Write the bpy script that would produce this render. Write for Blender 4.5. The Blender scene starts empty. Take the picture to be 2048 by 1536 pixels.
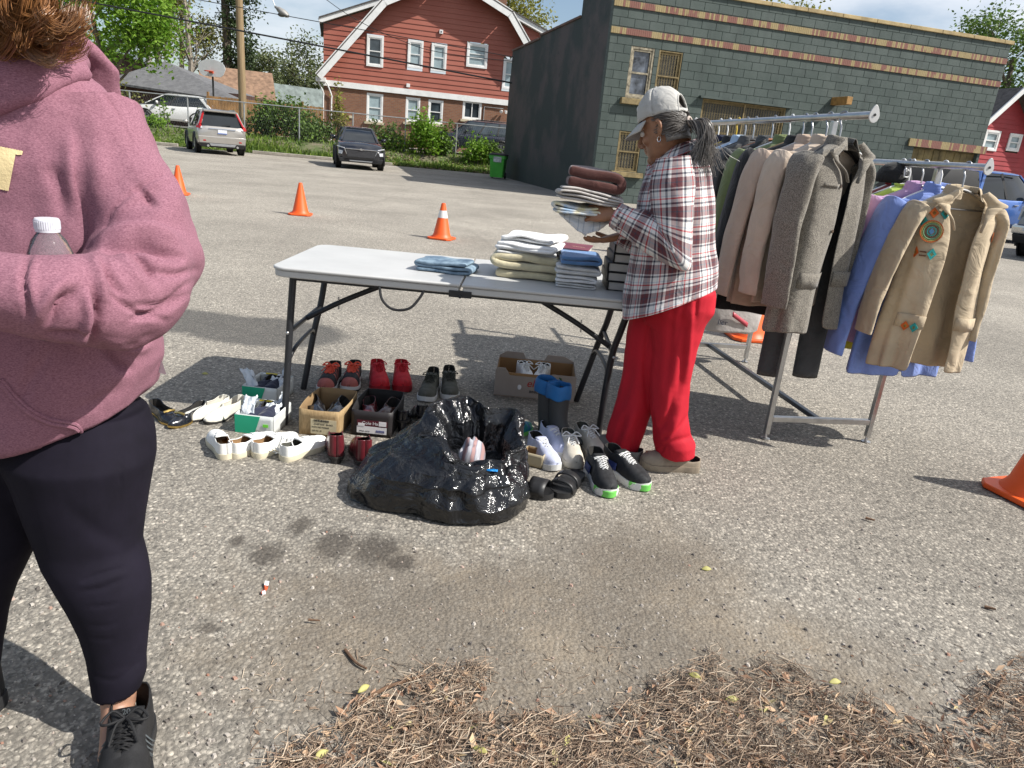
import bpy, bmesh, math, random
from mathutils import Vector, Matrix, noise, Euler
from math import sin, cos, pi, radians, sqrt, atan2
random.seed(7)
S = bpy.context.scene
COL = S.collection
V = Vector
# ---------------------------------------------------------------- camera calibration
F_PX = 1420.0; EYE = 1.32
ROLL = math.atan(.095); PITCH = math.atan(470/1420)
_cr, _sr, _cp, _sp = cos(ROLL), sin(ROLL), cos(PITCH), sin(PITCH)
def ray(px, py):
    dx = px-1024; dy = py-768
    u = dx*_cr+dy*_sr; v = -dx*_sr+dy*_cr
    return V((u/F_PX, _cp-(v/F_PX)*_sp, -_sp-(v/F_PX)*_cp))
def G(px, py, z=0.0):
    r = ray(px, py); t = (z-EYE)/r.z
    return V((r.x*t, r.y*t, z))
def D(px, py, Y):
    r = ray(px, py); t = Y/r.y
    return V((r.x*t, Y, EYE+r.z*t))
def on_plane(px, py, o, rz):
    """point of the vertical plane through o with heading rz, in that plane's own x, z"""
    r = ray(px, py); n = V((-sin(rz), cos(rz), 0)); c = V((0, 0, EYE))
    t = (V(o)-c).dot(n)/r.dot(n); p = c+r*t-V(o)
    return (p.x*cos(rz)+p.y*sin(rz), p.z)
def nz(p, s=1.0): return noise.noise(V(p)*s)
def lerp(a, b, t): return a+(b-a)*t
def interp(t, ks):
    """piecewise-smooth interpolation of [(t, value), ...]"""
    if t <= ks[0][0]: return ks[0][1]
    for (a, x), (b, y) in zip(ks, ks[1:]):
        if t <= b:
            s = (t-a)/(b-a); s = s*s*(3-2*s)
            if isinstance(x, (tuple, list)): return tuple(p+(q-p)*s for p, q in zip(x, y))
            return x+(y-x)*s
    return ks[-1][1]
def spline(pts, n):
    """Catmull-Rom through pts, n samples per span"""
    P = [V(p) for p in pts]; P = [P[0]*2-P[1]]+P+[P[-1]*2-P[-2]]; out = []
    for i in range(1, len(P)-2):
        a, b, c, d = P[i-1:i+3]
        for k in range(n):
            t = k/n
            out.append(.5*((2*b)+(c-a)*t+(2*a-5*b+4*c-d)*t*t+(3*b-a-3*c+d)*t**3))
    out.append(P[-2]); return out
# ---------------------------------------------------------------- materials
MATS = {}
def srgb(r, g, b):
    f = lambda c: (c/255/12.92 if c <= 10 else ((c/255+.055)/1.055)**2.4)
    return (f(r), f(g), f(b))
class NT:
    def __init__(s, name):
        s.m = bpy.data.materials.new(name); s.m.use_nodes = True; s.t = s.m.node_tree; s.n = s.t.nodes
        s.p = s.n['Principled BSDF']; s.out = s.n['Material Output']; s._tc = None
    def node(s, typ, **kw):
        n = s.n.new('ShaderNode'+typ)
        for k, v in kw.items(): setattr(n, k, v)
        return n
    def link(s, a, b): s.t.links.new(a, b)
    def set(s, n, **kw):
        for k, v in kw.items():
            k = k.replace('_', ' ')
            i = n.inputs[k] if k in n.inputs else None
            if i is None: continue
            if hasattr(v, 'node'): s.link(v, i)
            else: i.default_value = (tuple(v)+(1,)) if (hasattr(v, '__len__') and len(v) == 3 and i.type == 'RGBA') else v
        return n
    def tc(s, which='Object'):
        if s._tc is None: s._tc = s.node('TexCoord')
        return s._tc.outputs[which]
    def noise(s, scale, detail=4, rough=.55, vec=None, dist=0):
        n = s.node('TexNoise'); s.set(n, Scale=scale, Detail=detail, Roughness=rough, Distortion=dist)
        s.link(vec if vec is not None else s.tc(), n.inputs['Vector']); return n.outputs['Fac']
    def voro(s, scale, feature='F1', out='Color', vec=None, rnd=1.0):
        n = s.node('TexVoronoi', feature=feature); s.set(n, Scale=scale, Randomness=rnd)
        s.link(vec if vec is not None else s.tc(), n.inputs['Vector']); return n.outputs[out]
    def ramp(s, fac, stops, interp='LINEAR'):
        n = s.node('ValToRGB'); cr = n.color_ramp; cr.interpolation = interp
        while len(cr.elements) < len(stops): cr.elements.new(.5)
        for e, (p, c) in zip(cr.elements, stops):
            e.position = p; e.color = (c, c, c, 1) if not hasattr(c, '__len__') else tuple(c)+(1,)
        s.link(fac, n.inputs[0]); return n.outputs['Color']
    def mix(s, fac, a, b, blend='MIX'):
        n = s.node('Mix', data_type='RGBA', blend_type=blend)
        for i, v in ((0, fac), (6, a), (7, b)):
            if hasattr(v, 'node'): s.link(v, n.inputs[i])
            else: n.inputs[i].default_value = (tuple(v)+(1,)) if hasattr(v, '__len__') else v
        return n.outputs[2]
    def math(s, op, a, b=0.0, c=0.0):
        n = s.node('Math', operation=op)
        for i, v in enumerate((a, b, c)):
            if hasattr(v, 'node'): s.link(v, n.inputs[i])
            else: n.inputs[i].default_value = v
        return n.outputs[0]
    def sep(s, vec=None):
        n = s.node('SeparateXYZ'); s.link(vec if vec is not None else s.tc(), n.inputs[0]); return n.outputs
    def comb(s, x, y, z=0.0):
        n = s.node('CombineXYZ')
        for i, v in enumerate((x, y, z)):
            if hasattr(v, 'node'): s.link(v, n.inputs[i])
            else: n.inputs[i].default_value = v
        return n.outputs[0]
    def bump(s, h, strength=.3, dist=.01, prev=None):
        n = s.node('Bump'); s.set(n, Strength=strength, Distance=dist); s.link(h, n.inputs['Height'])
        if prev is not None: s.link(prev, n.inputs['Normal'])
        s.link(n.outputs[0], s.p.inputs['Normal']); return n.outputs[0]
    def col(s, c): s.set(s.p, Base_Color=c)
def mat(name, col, rough=.6, var=.12, vs=6, bump=0, bs=60, bd=.004, metal=0, fold=0, fs=9, col2=None, sheen=0, coat=0, trans=0, alpha=1, ior=1.45, spec=.5, fine=0):
    """a generic surface: noise-driven tone, grain and soft-fold bumps, all in object space"""
    if name in MATS: return MATS[name]
    k = NT(name); p = k.p
    col2 = col2 or tuple(c*(1-var*1.6) for c in col)
    hi = tuple(min(1, c*(1+var)) for c in col)
    k.col(k.ramp(k.noise(vs, 5, .6), [(.3, col2), (.7, hi)]))
    if fine:
        k.col(k.mix(k.math('MULTIPLY', k.noise(bs*2.2, 2, .7), fine), k.ramp(k.noise(vs, 5, .6), [(.3, col2), (.7, hi)]), tuple(c*.35 for c in col)))
    k.set(p, Roughness=rough, Metallic=metal, IOR=ior, Alpha=alpha)
    p.inputs['Specular IOR Level'].default_value = spec
    if sheen: p.inputs['Sheen Weight'].default_value = sheen; p.inputs['Sheen Roughness'].default_value = .5
    if coat: p.inputs['Coat Weight'].default_value = coat; p.inputs['Coat Roughness'].default_value = .05
    if trans: p.inputs['Transmission Weight'].default_value = trans
    pr = None
    if fold: pr = k.bump(k.noise(fs, 3, .5, dist=1.2), fold, .03)
    if bump: k.bump(k.noise(bs, 3, .6), bump, bd, pr)
    MATS[name] = k.m; return k.m
# ---------------------------------------------------------------- mesh builder
class MB:
    def __init__(s): s.v = []; s.f = []; s.m = []; s.uv = {}
    def add(s, vs, fs, mi=0):
        o = len(s.v); s.v += [tuple(v) for v in vs]
        for f in fs: s.f.append([i+o for i in f]); s.m.append(mi)
        return o
    def box(s, c, d, rot=None, mi=0):
        x, y, z = d[0]/2, d[1]/2, d[2]/2
        vs = [V(q) for q in ((-x,-y,-z),(x,-y,-z),(x,y,-z),(-x,y,-z),(-x,-y,z),(x,-y,z),(x,y,z),(-x,y,z))]
        if rot is not None:
            R = rot if isinstance(rot, Matrix) else Euler(rot).to_matrix(); vs = [R@q for q in vs]
        s.add([q+V(c) for q in vs], [(3,2,1,0),(4,5,6,7),(0,1,5,4),(1,2,6,5),(2,3,7,6),(3,0,4,7)], mi); return s
    def bar(s, a, b, w, h, up=(0,0,1), mi=0):
        a, b = V(a), V(b); d = (b-a); L = d.length; d.normalize(); r = d.cross(V(up))
        if r.length < 1e-4: r = d.cross(V((1,0,0)))
        r.normalize(); u = r.cross(d); R = Matrix((r, d, u)).transposed()
        return s.box((a+b)/2, (w, L, h), R, mi)
    def tube(s, pts, r, n=8, caps=True, mi=0, flat=1.0, up=None):
        P = [V(p) for p in pts]; k = len(P); rr = r if hasattr(r, '__len__') else [r]*k
        T = [(P[min(i+1, k-1)]-P[max(i-1, 0)]).normalized() for i in range(k)]
        N = V(up) if up is not None else (V((0,0,1)) if abs(T[0].z) < .9 else V((1,0,0)))
        vs = []
        for i in range(k):
            if up is not None: N = V(up)
            N = N-T[i]*N.dot(T[i])
            if N.length < 1e-5: N = T[i].orthogonal()
            N.normalize(); B = T[i].cross(N)
            for j in range(n):
                a = 2*pi*j/n; vs.append(P[i]+N*cos(a)*rr[i]*flat+B*sin(a)*rr[i])
        fs = [(i*n+j, i*n+(j+1) % n, (i+1)*n+(j+1) % n, (i+1)*n+j) for i in range(k-1) for j in range(n)]
        if caps: fs += [tuple(range(n))[::-1], tuple((k-1)*n+j for j in range(n))]
        s.add(vs, fs, mi); return s
    def loft(s, rings, caps=(True, True), closed=True, mi=0):
        n = len(rings[0]); vs = [q for r in rings for q in r]; m = n if closed else n-1
        fs = [(i*n+j, i*n+(j+1) % n, (i+1)*n+(j+1) % n, (i+1)*n+j) for i in range(len(rings)-1) for j in range(m)]
        if caps[0]: fs.append(tuple(range(n))[::-1])
        if caps[1]: fs.append(tuple((len(rings)-1)*n+j for j in range(n)))
        s.add(vs, fs, mi); return s
    def lathe(s, prof, n=16, c=(0,0,0), ax=None, mi=0, caps=(True, True)):
        R = ax if ax is not None else Matrix.Identity(3)
        return s.loft([[R@V((r*cos(2*pi*j/n), r*sin(2*pi*j/n), z))+V(c) for j in range(n)] for r, z in prof], caps, mi=mi)
    def prism(s, poly, o, ux, uy, depth, mi=0):
        """polygon poly in axes ux, uy from o, extruded along ux x uy by depth"""
        o, ux, uy = V(o), V(ux), V(uy); w = ux.cross(uy).normalized()*depth; n = len(poly)
        a = [o+ux*x+uy*y for x, y in poly]; b = [q+w for q in a]
        s.add(a+b, [tuple(range(n))[::-1], tuple(range(n, 2*n))]+[(i, (i+1) % n, n+(i+1) % n, n+i) for i in range(n)], mi); return s
    def grid(s, fn, nu, nv, mi=0, uv=None):
        """fn(u, v) on 0..1; keeps uv if given as function"""
        o = s.add([fn(i/nu, j/nv) for i in range(nu+1) for j in range(nv+1)],
                  [(i*(nv+1)+j, (i+1)*(nv+1)+j, (i+1)*(nv+1)+j+1, i*(nv+1)+j+1) for i in range(nu) for j in range(nv)], mi)
        if uv:
            for i in range(nu+1):
                for j in range(nv+1): s.uv[o+i*(nv+1)+j] = uv(i/nu, j/nv)
        return s
    def ball(s, c, r, n=12, m=8, R=None, mi=0):
        r = V((r, r, r)) if not hasattr(r, '__len__') else V(r); rings = []
        for i in range(1, m):
            t = pi*i/m-pi/2
            ring = [V((cos(t)*cos(2*pi*j/n)*r.x, cos(t)*sin(2*pi*j/n)*r.y, sin(t)*r.z)) for j in range(n)]
            rings.append([(R@q if R is not None else q)+V(c) for q in ring])
        return s.loft(rings, mi=mi)
    def build(s, name, mats, parent=None, smooth=True, sharp=40, bevel=0, bseg=2, solid=0, sub=0, loc=None, soff=0, remesh=0, smo=0, smi=0, disp=None):
        me = bpy.data.meshes.new(name); me.from_pydata(s.v, [], s.f)
        for m in (mats if isinstance(mats, (list, tuple)) else [mats]): me.materials.append(m)
        if any(s.m): me.polygons.foreach_set('material_index', s.m)
        if s.uv:
            ul = me.uv_layers.new(name='uv')
            for l in me.loops: ul.data[l.index].uv = s.uv.get(l.vertex_index, (0, 0))
        if smooth:
            me.polygons.foreach_set('use_smooth', [True]*len(me.polygons))
            if sharp: me.set_sharp_from_angle(angle=radians(sharp))
        me.update(); o = bpy.data.objects.new(name, me); COL.objects.link(o)
        if parent is not None: o.parent = parent
        if loc is not None: o.location = loc
        if solid:
            q = o.modifiers.new('thick', 'SOLIDIFY'); q.thickness = solid; q.offset = soff
            if smi: q.material_offset = smi
        if bevel:
            q = o.modifiers.new('bevel', 'BEVEL'); q.width = bevel; q.segments = bseg; q.limit_method = 'ANGLE'; q.angle_limit = radians(35)
        if remesh:
            q = o.modifiers.new('remesh', 'REMESH'); q.mode = 'VOXEL'; q.voxel_size = remesh; q.use_smooth_shade = True
        if smo:
            q = o.modifiers.new('smooth', 'SMOOTH'); q.iterations = smo; q.factor = .5
        if sub:
            q = o.modifiers.new('sub', 'SUBSURF'); q.levels = sub; q.render_levels = sub
        if disp:
            for st, sz in disp:
                tx = bpy.data.textures.new(name+'_folds', 'CLOUDS'); tx.noise_scale = sz; tx.noise_depth = 1
                q = o.modifiers.new('folds', 'DISPLACE'); q.texture = tx; q.strength = st; q.mid_level = .5; q.texture_coords = 'LOCAL'
        return o
def tag(o, label=None, cat=None, group=None, kind=None):
    if label: o['label'] = label
    if cat: o['category'] = cat
    if group: o['group'] = group
    if kind: o['kind'] = kind
    return o
def thing(name, label, cat, loc=(0,0,0), rz=0, group=None, rot=None):
    o = bpy.data.objects.new(name, None); COL.objects.link(o); o.empty_display_size = .1
    o.location = loc; o.rotation_euler = rot or (0, 0, rz); return tag(o, label, cat, group)
def dup(o, loc=None, rz=None, label=None, group=None, parent=None, scale=None):
    c = o.copy(); COL.objects.link(c)
    if parent is not None: c.parent = parent
    for ch in list(o.children): dup(ch, parent=c)
    if loc is not None: c.location = loc
    if rz is not None: c.rotation_euler = (0, 0, rz)
    if scale is not None: c.scale = scale
    if label: c['label'] = label
    if group: c['group'] = group
    return c
def text(body, size, name, m, parent, o, ux, uy, depth=.001, align='CENTER', shear=0):
    """raised lettering lying in the plane of axes ux, uy"""
    cu = bpy.data.curves.new(name, 'FONT'); cu.body = body; cu.size = size; cu.extrude = depth; cu.align_x = align; cu.align_y = 'CENTER'; cu.shear = shear
    tmp = bpy.data.objects.new(name, cu); me = bpy.data.meshes.new_from_object(tmp); me.name = name; bpy.data.objects.remove(tmp)
    me.materials.clear(); me.materials.append(m); ob = bpy.data.objects.new(name, me); COL.objects.link(ob); ob.parent = parent
    ux, uy = V(ux).normalized(), V(uy).normalized(); w = ux.cross(uy)
    R = Matrix((ux, uy, w)).transposed().to_4x4(); ob.matrix_local = Matrix.Translation(V(o))@R
    return ob
def rotm(rz=0, ry=0, rx=0): return Euler((rx, ry, rz)).to_matrix()

import numpy as np
from mathutils.bvhtree import BVHTree
def project_np(P):
    z = P[:, 2]-EYE; fwd = P[:, 1]*_cp-z*_sp; u = P[:, 0]/fwd*F_PX; v = -(P[:, 1]*_sp+z*_cp)/fwd*F_PX
    return np.stack([1024+u*_cr-v*_sr, 768+u*_sr+v*_cr], 1)
def bake(o):
    """turn an object's modifiers into plain mesh"""
    dg = bpy.context.evaluated_depsgraph_get(); me = bpy.data.meshes.new_from_object(o.evaluated_get(dg), depsgraph=dg); o.modifiers.clear(); o.data = me
    me.polygons.foreach_set('use_smooth', [True]*len(me.polygons)); return o
def sculpt(o, strokes, smooth=3):
    """press creases (depth < 0) and raise folds (depth > 0) along strokes traced over the side we see: (points, depth, width)"""
    me = o.data; n = len(me.vertices); P = np.empty(n*3); me.vertices.foreach_get('co', P); P = P.reshape(-1, 3); N = np.empty(n*3); me.vertex_normals.foreach_get('vector', N); N = N.reshape(-1, 3)
    q = project_np(P); vd_ = P-np.array([0, 0, EYE]); vd_ /= np.linalg.norm(vd_, axis=1)[:, None]; face = np.clip(-(N*vd_).sum(1)*2.0+.25, 0, 1); dsp = np.zeros(n)
    for pts, dep, wd in strokes:
        pl = np.array(spline([(a, b, 0) for a, b in pts], 6))[:, :2]; best = np.full(n, 1e9); par = np.zeros(n); m = len(pl)-1
        for i in range(m):
            a, b = pl[i], pl[i+1]; ab = b-a; t = np.clip(((q-a)@ab)/(ab@ab+1e-9), 0, 1); d = np.linalg.norm(q-(a+t[:, None]*ab), axis=1); k_ = d < best; best[k_] = d[k_]; par[k_] = (i+t[k_])/m
        tap = np.sin(np.pi*np.clip(par*.9+.05, 0, 1))**.6; dsp += dep*np.exp(-(best/wd)**2)*tap*face
    P += N*dsp[:, None]; me.vertices.foreach_set('co', P.ravel()); me.update()
def bvh(o): me = o.data; return BVHTree.FromPolygons([v.co.copy() for v in me.vertices], [tuple(p.vertices) for p in me.polygons])
def hit(t, px, py, off=.0015):
    r = ray(px, py).normalized(); l, n, i, d = t.ray_cast(V((0, 0, EYE)), r)
    return None if l is None else l-r*off
def decal(t, poly, step=2.5, off=.0015):
    """a thin printed patch that follows the cloth: cells of a fine grid inside a traced outline"""
    xs = [a for a, b in poly]; ys = [b for a, b in poly]; g = MB(); idx = {}
    def inside(x, y):
        c = False
        for (x0, y0), (x1, y1) in zip(poly, poly[1:]+poly[:1]):
            if (y0 > y) != (y1 > y) and x < (x1-x0)*(y-y0)/(y1-y0)+x0: c = not c
        return c
    y = min(ys)
    while y < max(ys):
        sp_ = clip_spans(poly, y+step*.5)
        for a, b in sp_:
            n = max(1, int((b-a)/step))
            for i in range(n):
                x0, x1 = lerp(a, b, i/n), lerp(a, b, (i+1)/n); c = [hit(t, *k_, off) for k_ in ((x0, y), (x1, y), (x1, y+step), (x0, y+step))]
                if all(c): g.add(c, [(3, 2, 1, 0)])
        y += step
    return g
# ================================================================ camera, sun, sky
cam = bpy.data.cameras.new('camera'); co = bpy.data.objects.new('camera', cam); COL.objects.link(co); S.camera = co
cam.lens = 36*F_PX/2048; cam.sensor_width = 36; cam.clip_end = 2000; cam.clip_start = .05
_f = V((0, _cp, -_sp)); _r0 = V((1, 0, 0)); _u0 = V((0, _sp, _cp))
_r = _r0*_cr-(-_u0)*_sr*1.0  # image x axis seen in the level frame: u = dx cos + dy sin
_r = _r0*_cr+_u0*_sr; _u = -_r0*_sr+_u0*_cr
co.matrix_world = Matrix.Translation((0, 0, EYE))@Matrix((_r, _u, -_f)).transposed().to_4x4()
SUN_EL = radians(45.5); SUN_DIR = V((.975*cos(SUN_EL), -.22*cos(SUN_EL), sin(SUN_EL))).normalized()
sl = bpy.data.lights.new('sun', 'SUN'); sl.energy = 5.0; sl.angle = radians(.53); sl.color = (1, .96, .9)
so = bpy.data.objects.new('sun', sl); COL.objects.link(so); so.location = SUN_DIR*30; so.rotation_euler = SUN_DIR.to_track_quat('Z', 'Y').to_euler()
W = bpy.data.worlds.new('World'); S.world = W; W.use_nodes = True; wt = W.node_tree; wn = wt.nodes; wl = wt.links
bg = wn['Background']; bg.inputs['Strength'].default_value = .105
sky = wn.new('ShaderNodeTexSky'); sky.sky_type = 'NISHITA'; sky.sun_disc = False; sky.sun_elevation = SUN_EL
sky.sun_rotation = atan2(SUN_DIR.x, SUN_DIR.y); sky.air_density = 1; sky.dust_density = 1.6; sky.ozone_density = 1.2
tcw = wn.new('ShaderNodeTexCoord'); mp = wn.new('ShaderNodeMapping'); mp.inputs['Scale'].default_value = (1.5, 1.5, 4.5); mp.inputs['Location'].default_value = (.35, .1, .55)
n1 = wn.new('ShaderNodeTexNoise'); n1.inputs['Scale'].default_value = 2.1; n1.inputs['Detail'].default_value = 7; n1.inputs['Roughness'].default_value = .55
cr_ = wn.new('ShaderNodeValToRGB'); cr_.color_ramp.elements[0].position = .40; cr_.color_ramp.elements[1].position = .66
sepw = wn.new('ShaderNodeSeparateXYZ'); mad = wn.new('ShaderNodeMath'); mad.operation = 'MULTIPLY_ADD'; mad.inputs[1].default_value = .16
mixw = wn.new('ShaderNodeMix'); mixw.data_type = 'RGBA'; mixw.inputs[7].default_value = (6.9, 7.2, 7.7, 1)
wl.new(tcw.outputs['Generated'], mp.inputs[0]); wl.new(mp.outputs[0], n1.inputs['Vector']); wl.new(tcw.outputs['Generated'], sepw.inputs[0])
wl.new(sepw.outputs[0], mad.inputs[0]); wl.new(n1.outputs['Fac'], mad.inputs[2]); wl.new(mad.outputs[0], cr_.inputs[0])
wl.new(cr_.outputs['Color'], mixw.inputs[0]); wl.new(sky.outputs[0], mixw.inputs[6]); wl.new(mixw.outputs[2], bg.inputs['Color'])
S.view_settings.view_transform = 'Standard'; S.view_settings.look = 'None'; S.view_settings.exposure = .40; S.view_settings.gamma = 1
S.cycles.use_denoising = True
S.cycles.max_bounces = 6; S.cycles.transparent_max_bounces = 12; S.cycles.caustics_reflective = False; S.cycles.caustics_refractive = False
# ================================================================ ground
k = NT('old_asphalt'); xyz = k.tc()
stone = k.voro(75, out='Color'); sx = k.sep(stone)[0]
agg = k.ramp(sx, [(0, (.09, .086, .08)), (.2, (.18, .173, .16)), (.5, (.285, .27, .245)), (.76, (.36, .34, .305)), (.9, (.46, .435, .39)), (1, (.60, .57, .51))])
binder = k.ramp(k.voro(75, out='Distance'), [(.28, 0), (.62, 1)])
agg = k.mix(k.math('MULTIPLY', binder, .75), agg, (.165, .157, .144))
small = k.ramp(k.sep(k.voro(190, out='Color'))[1], [(0, (.12, .115, .106)), (.6, (.26, .248, .225)), (1, (.46, .44, .40))])
agg = k.mix(k.ramp(k.noise(38, 3, .6), [(.45, 0), (.6, .85)]), agg, small)
wear = k.ramp(k.noise(.55, 6, .62), [(.3, .78), (.7, 1.18)])
agg = k.mix(1.0, agg, wear, 'MULTIPLY')
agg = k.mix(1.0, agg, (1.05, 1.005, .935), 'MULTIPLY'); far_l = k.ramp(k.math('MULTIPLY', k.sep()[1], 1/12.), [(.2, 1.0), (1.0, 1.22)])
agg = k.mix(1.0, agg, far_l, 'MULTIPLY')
X, Y, _ = k.sep()
wob = k.noise(2.2, 5, .65); wob2 = k.noise(9, 4, .6)
def blob(cx, cy, rx, ry, a0=.75, a1=1.15, amp=.9):
    d = k.math('SQRT', k.math('ADD', k.math('POWER', k.math('MULTIPLY', k.math('SUBTRACT', X, cx), 1/rx), 2), k.math('POWER', k.math('MULTIPLY', k.math('SUBTRACT', Y, cy), 1/ry), 2)))
    d = k.math('ADD', d, k.math('MULTIPLY', k.math('SUBTRACT', k.math('ADD', k.math('MULTIPLY', wob, .6), k.math('MULTIPLY', wob2, .4)), .5), amp))
    return k.ramp(d, [(min(.99, a0/2), 1), (min(1, a1/2), 0)]) if False else k.ramp(k.math('MULTIPLY', d, .5), [(a0/2, 1), (a1/2, 0)])
# soil trodden over the tarmac and oil stains
soil = k.math('MAXIMUM', blob(.20, 1.66, 1.05, .50, .6, 1.15, 1.6), blob(.50, 2.05, .42, .50, .4, 1.15, 1.8))
soil = k.math('MULTIPLY', soil, k.ramp(k.noise(34, 4, .7), [(.3, .62), (.55, 1)]))
soilc = k.mix(k.ramp(k.noise(1.7, 5, .62), [(.46, 0), (.66, 1)]), k.mix(k.ramp(k.noise(150, 3, .75), [(.35, 0), (.7, 1)]), (.085, .070, .054), (.25, .215, .17)), k.mix(k.ramp(k.noise(150, 3, .75), [(.35, 0), (.7, 1)]), (.17, .138, .10), (.35, .29, .215)))
agg = k.mix(k.math('MULTIPLY', soil, .88), agg, soilc)
wob, wob2 = k.noise(26, 4, .6), k.noise(70, 3, .6); st = None
for px_, py_, rx, ry in ((474, 1082, .028, .038), (536, 1107, .058, .075), (603, 1051, .044, .066), (668, 1088, .070, .105), (752, 1098, .085, .105), (800, 1125, .06, .05), (415, 1255, .035, .03)):
    c = G(px_, py_); q = blob(c.x, c.y, rx, ry, .60, 1.15, 1.9); st = q if st is None else k.math('MAXIMUM', st, q)
agg = k.mix(k.math('MULTIPLY', st, .68), agg, (.050, .042, .035))
pc = G(470, 655); shade_pat = k.math('MAXIMUM', blob(pc.x-.75, pc.y+.05, 1.25, .36, .8, 1.0, .35), blob(pc.x+.2, pc.y-.02, .62, .40, .8, 1.0, .3))
agg = k.mix(k.math('MULTIPLY', shade_pat, .72), agg, (.055, .055, .055))  # cast shadow left of the table, painted into the ground colour
crack = k.ramp(k.voro(.33, 'DISTANCE_TO_EDGE', 'Distance', vec=None), [(0, 1), (.012, 0)])
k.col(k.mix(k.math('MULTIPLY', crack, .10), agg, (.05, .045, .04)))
k.set(k.p, Roughness=.9); k.p.inputs['Specular IOR Level'].default_value = .25
h = k.math('ADD', k.math('MULTIPLY', k.voro(75, out='Distance'), -1.0), k.math('MULTIPLY', k.noise(160, 3, .7), .8))
b1 = k.bump(h, .55, .008); k.bump(k.noise(5, 5, .6), .25, .03, b1)
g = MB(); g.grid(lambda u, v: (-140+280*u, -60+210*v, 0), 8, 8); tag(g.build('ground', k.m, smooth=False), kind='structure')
# raised verge: a bank beyond the lot's edge
VA, VB = G(295, 288), G(973, 348)
vd = (VB-VA); vd.z = 0; vd.normalize(); vn = V((-vd.y, vd.x, 0))
def verge(s, t, z=None):
    """s along the lot's edge (0 at its left mark), t metres behind it"""
    p = VA+vd*s+vn*t
    hh = interp(t, [(0, .01), (.5, .10), (2.2, .62), (4, .74), (60, .75)])
    return V((p.x, p.y, hh if z is None else z))
k = NT('verge_soil_grass')
k.col(k.mix(k.ramp(k.noise(.9, 5, .65), [(.4, 0), (.6, 1)]), k.mix(k.noise(9, 4, .7), (.045, .075, .018), (.10, .14, .035)), k.mix(k.noise(14, 4, .7), (.10, .085, .05), (.22, .19, .13))))
k.set(k.p, Roughness=.95); k.bump(k.noise(12, 5, .7), .6, .06)
g = MB(); ts = [0, .15, .4, .8, 1.3, 1.8, 2.3, 3, 4, 8, 16, 40, 100]
g.grid(lambda u, v: verge(-60+140*u, ts[round(v*12)])+V((0, 0, (.05 if 0 < v < .9 else 0)*nz((u*90, v*7, 1)))), 120, 12)
tag(g.build('grass_verge', k.m), kind='structure')
k = NT('driveway_concrete'); k.col(k.ramp(k.noise(3, 5, .6), [(.3, (.22, .21, .19)), (.7, (.33, .32, .29))])); k.set(k.p, Roughness=.9)
g = MB(); g.grid(lambda u, v: verge(-30+60*u, 4.4+5.2*v, .80), 20, 2); tag(g.build('driveway', k.m, smooth=False), kind='structure')
# low timber and concrete edging along the lot
kc = mat('weathered_kerb', (.34, .31, .26), .9, .2, 5, .5, 30, .01)
for i, (s0, s1) in enumerate(((-1.5, 1.35), (4.6, 8.2), (9.4, 11.0))):
    g = MB(); a, b = verge(s0, -.12, .07), verge(s1, -.12, .07); g.bar(a, b, .16, .14)
    tag(g.build('kerb', kc, bevel=.02, smooth=True), kind='structure')

# ================================================================ litter in the foreground
def polyin(poly, x, y):
    c = False
    for (x0, y0), (x1, y1) in zip(poly, poly[1:]+poly[:1]):
        if (y0 > y) != (y1 > y) and x < (x1-x0)*(y-y0)/(y1-y0)+x0: c = not c
    return c
LP_ = [(500, 1640), (540, 1525), (640, 1470), (700, 1400), (800, 1362), (930, 1352), (1010, 1400), (1060, 1425), (1190, 1440), (1290, 1390), (1370, 1345), (1500, 1338), (1640, 1370), (1780, 1430), (1860, 1455), (1920, 1400), (1960, 1340), (2060, 1318), (2250, 1300), (2500, 1380), (2720, 1480), (2720, 1800), (440, 1800)]
rr = random.Random(77); k = NT('dead_needles'); k.col(k.ramp(k.node('NewGeometry').outputs['Random Per Island'], [(0, (.10, .07, .05)), (.35, (.25, .175, .12)), (.75, (.42, .31, .215)), (1, (.60, .50, .38))])); k.set(k.p, Roughness=.8); m_ndl = k.m
g = MB(); cnt = 0
while cnt < 17000:
    px, py = rr.uniform(480, 2700), rr.uniform(1290, 1720)
    ins = polyin(LP_, px+60*nz((px*.011, py*.011, 1)), py+55*nz((px*.013, py*.013, 5)))
    if not ins and rr.random() > .045: continue
    if ins and nz((px*.008, py*.012, 9)) < -.25 and rr.random() > .35: continue
    cnt += 1; p = G(px, py); L = rr.choice((rr.uniform(.012, .05), rr.uniform(.03, .10))) if ins else rr.uniform(.010, .045); a = rr.uniform(0, 2*pi); d = V((cos(a), sin(a), rr.gauss(0, .25))).normalized(); c = p+V((0, 0, rr.uniform(.001, .026 if ins else .002))); sd = d.cross(V((0, 0, 1))).normalized(); w = rr.uniform(.0005, .0014); bend = sd*rr.gauss(0, .20)*L+V((0, 0, abs(rr.gauss(0, .05))*L))
    q0, q1, q2 = c-d*L*.5, c+bend, c+d*L*.5; q0.z = max(q0.z, .0005); q2.z = max(q2.z, .0005); up_z = V((0, 0, w*1.2))
    g.add([q0-sd*w, q0+sd*w, q1+sd*w, q1-sd*w, q2+sd*w*.6, q2-sd*w*.6, q0+up_z, q1+up_z, q2+up_z], [(0, 3, 7, 6), (1, 6, 7, 2), (3, 5, 8, 7), (2, 7, 8, 4)])
tag(g.build('needle_litter', m_ndl, smooth=False), kind='stuff')
g = MB(); k = NT('litter_leaves'); k.col(k.ramp(k.node('NewGeometry').outputs['Random Per Island'], [(0, (.16, .085, .05)), (.6, (.38, .23, .14)), (.93, (.50, .36, .22)), (1, (.36, .36, .12))])); k.set(k.p, Roughness=.7)
cnt = 0
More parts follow.
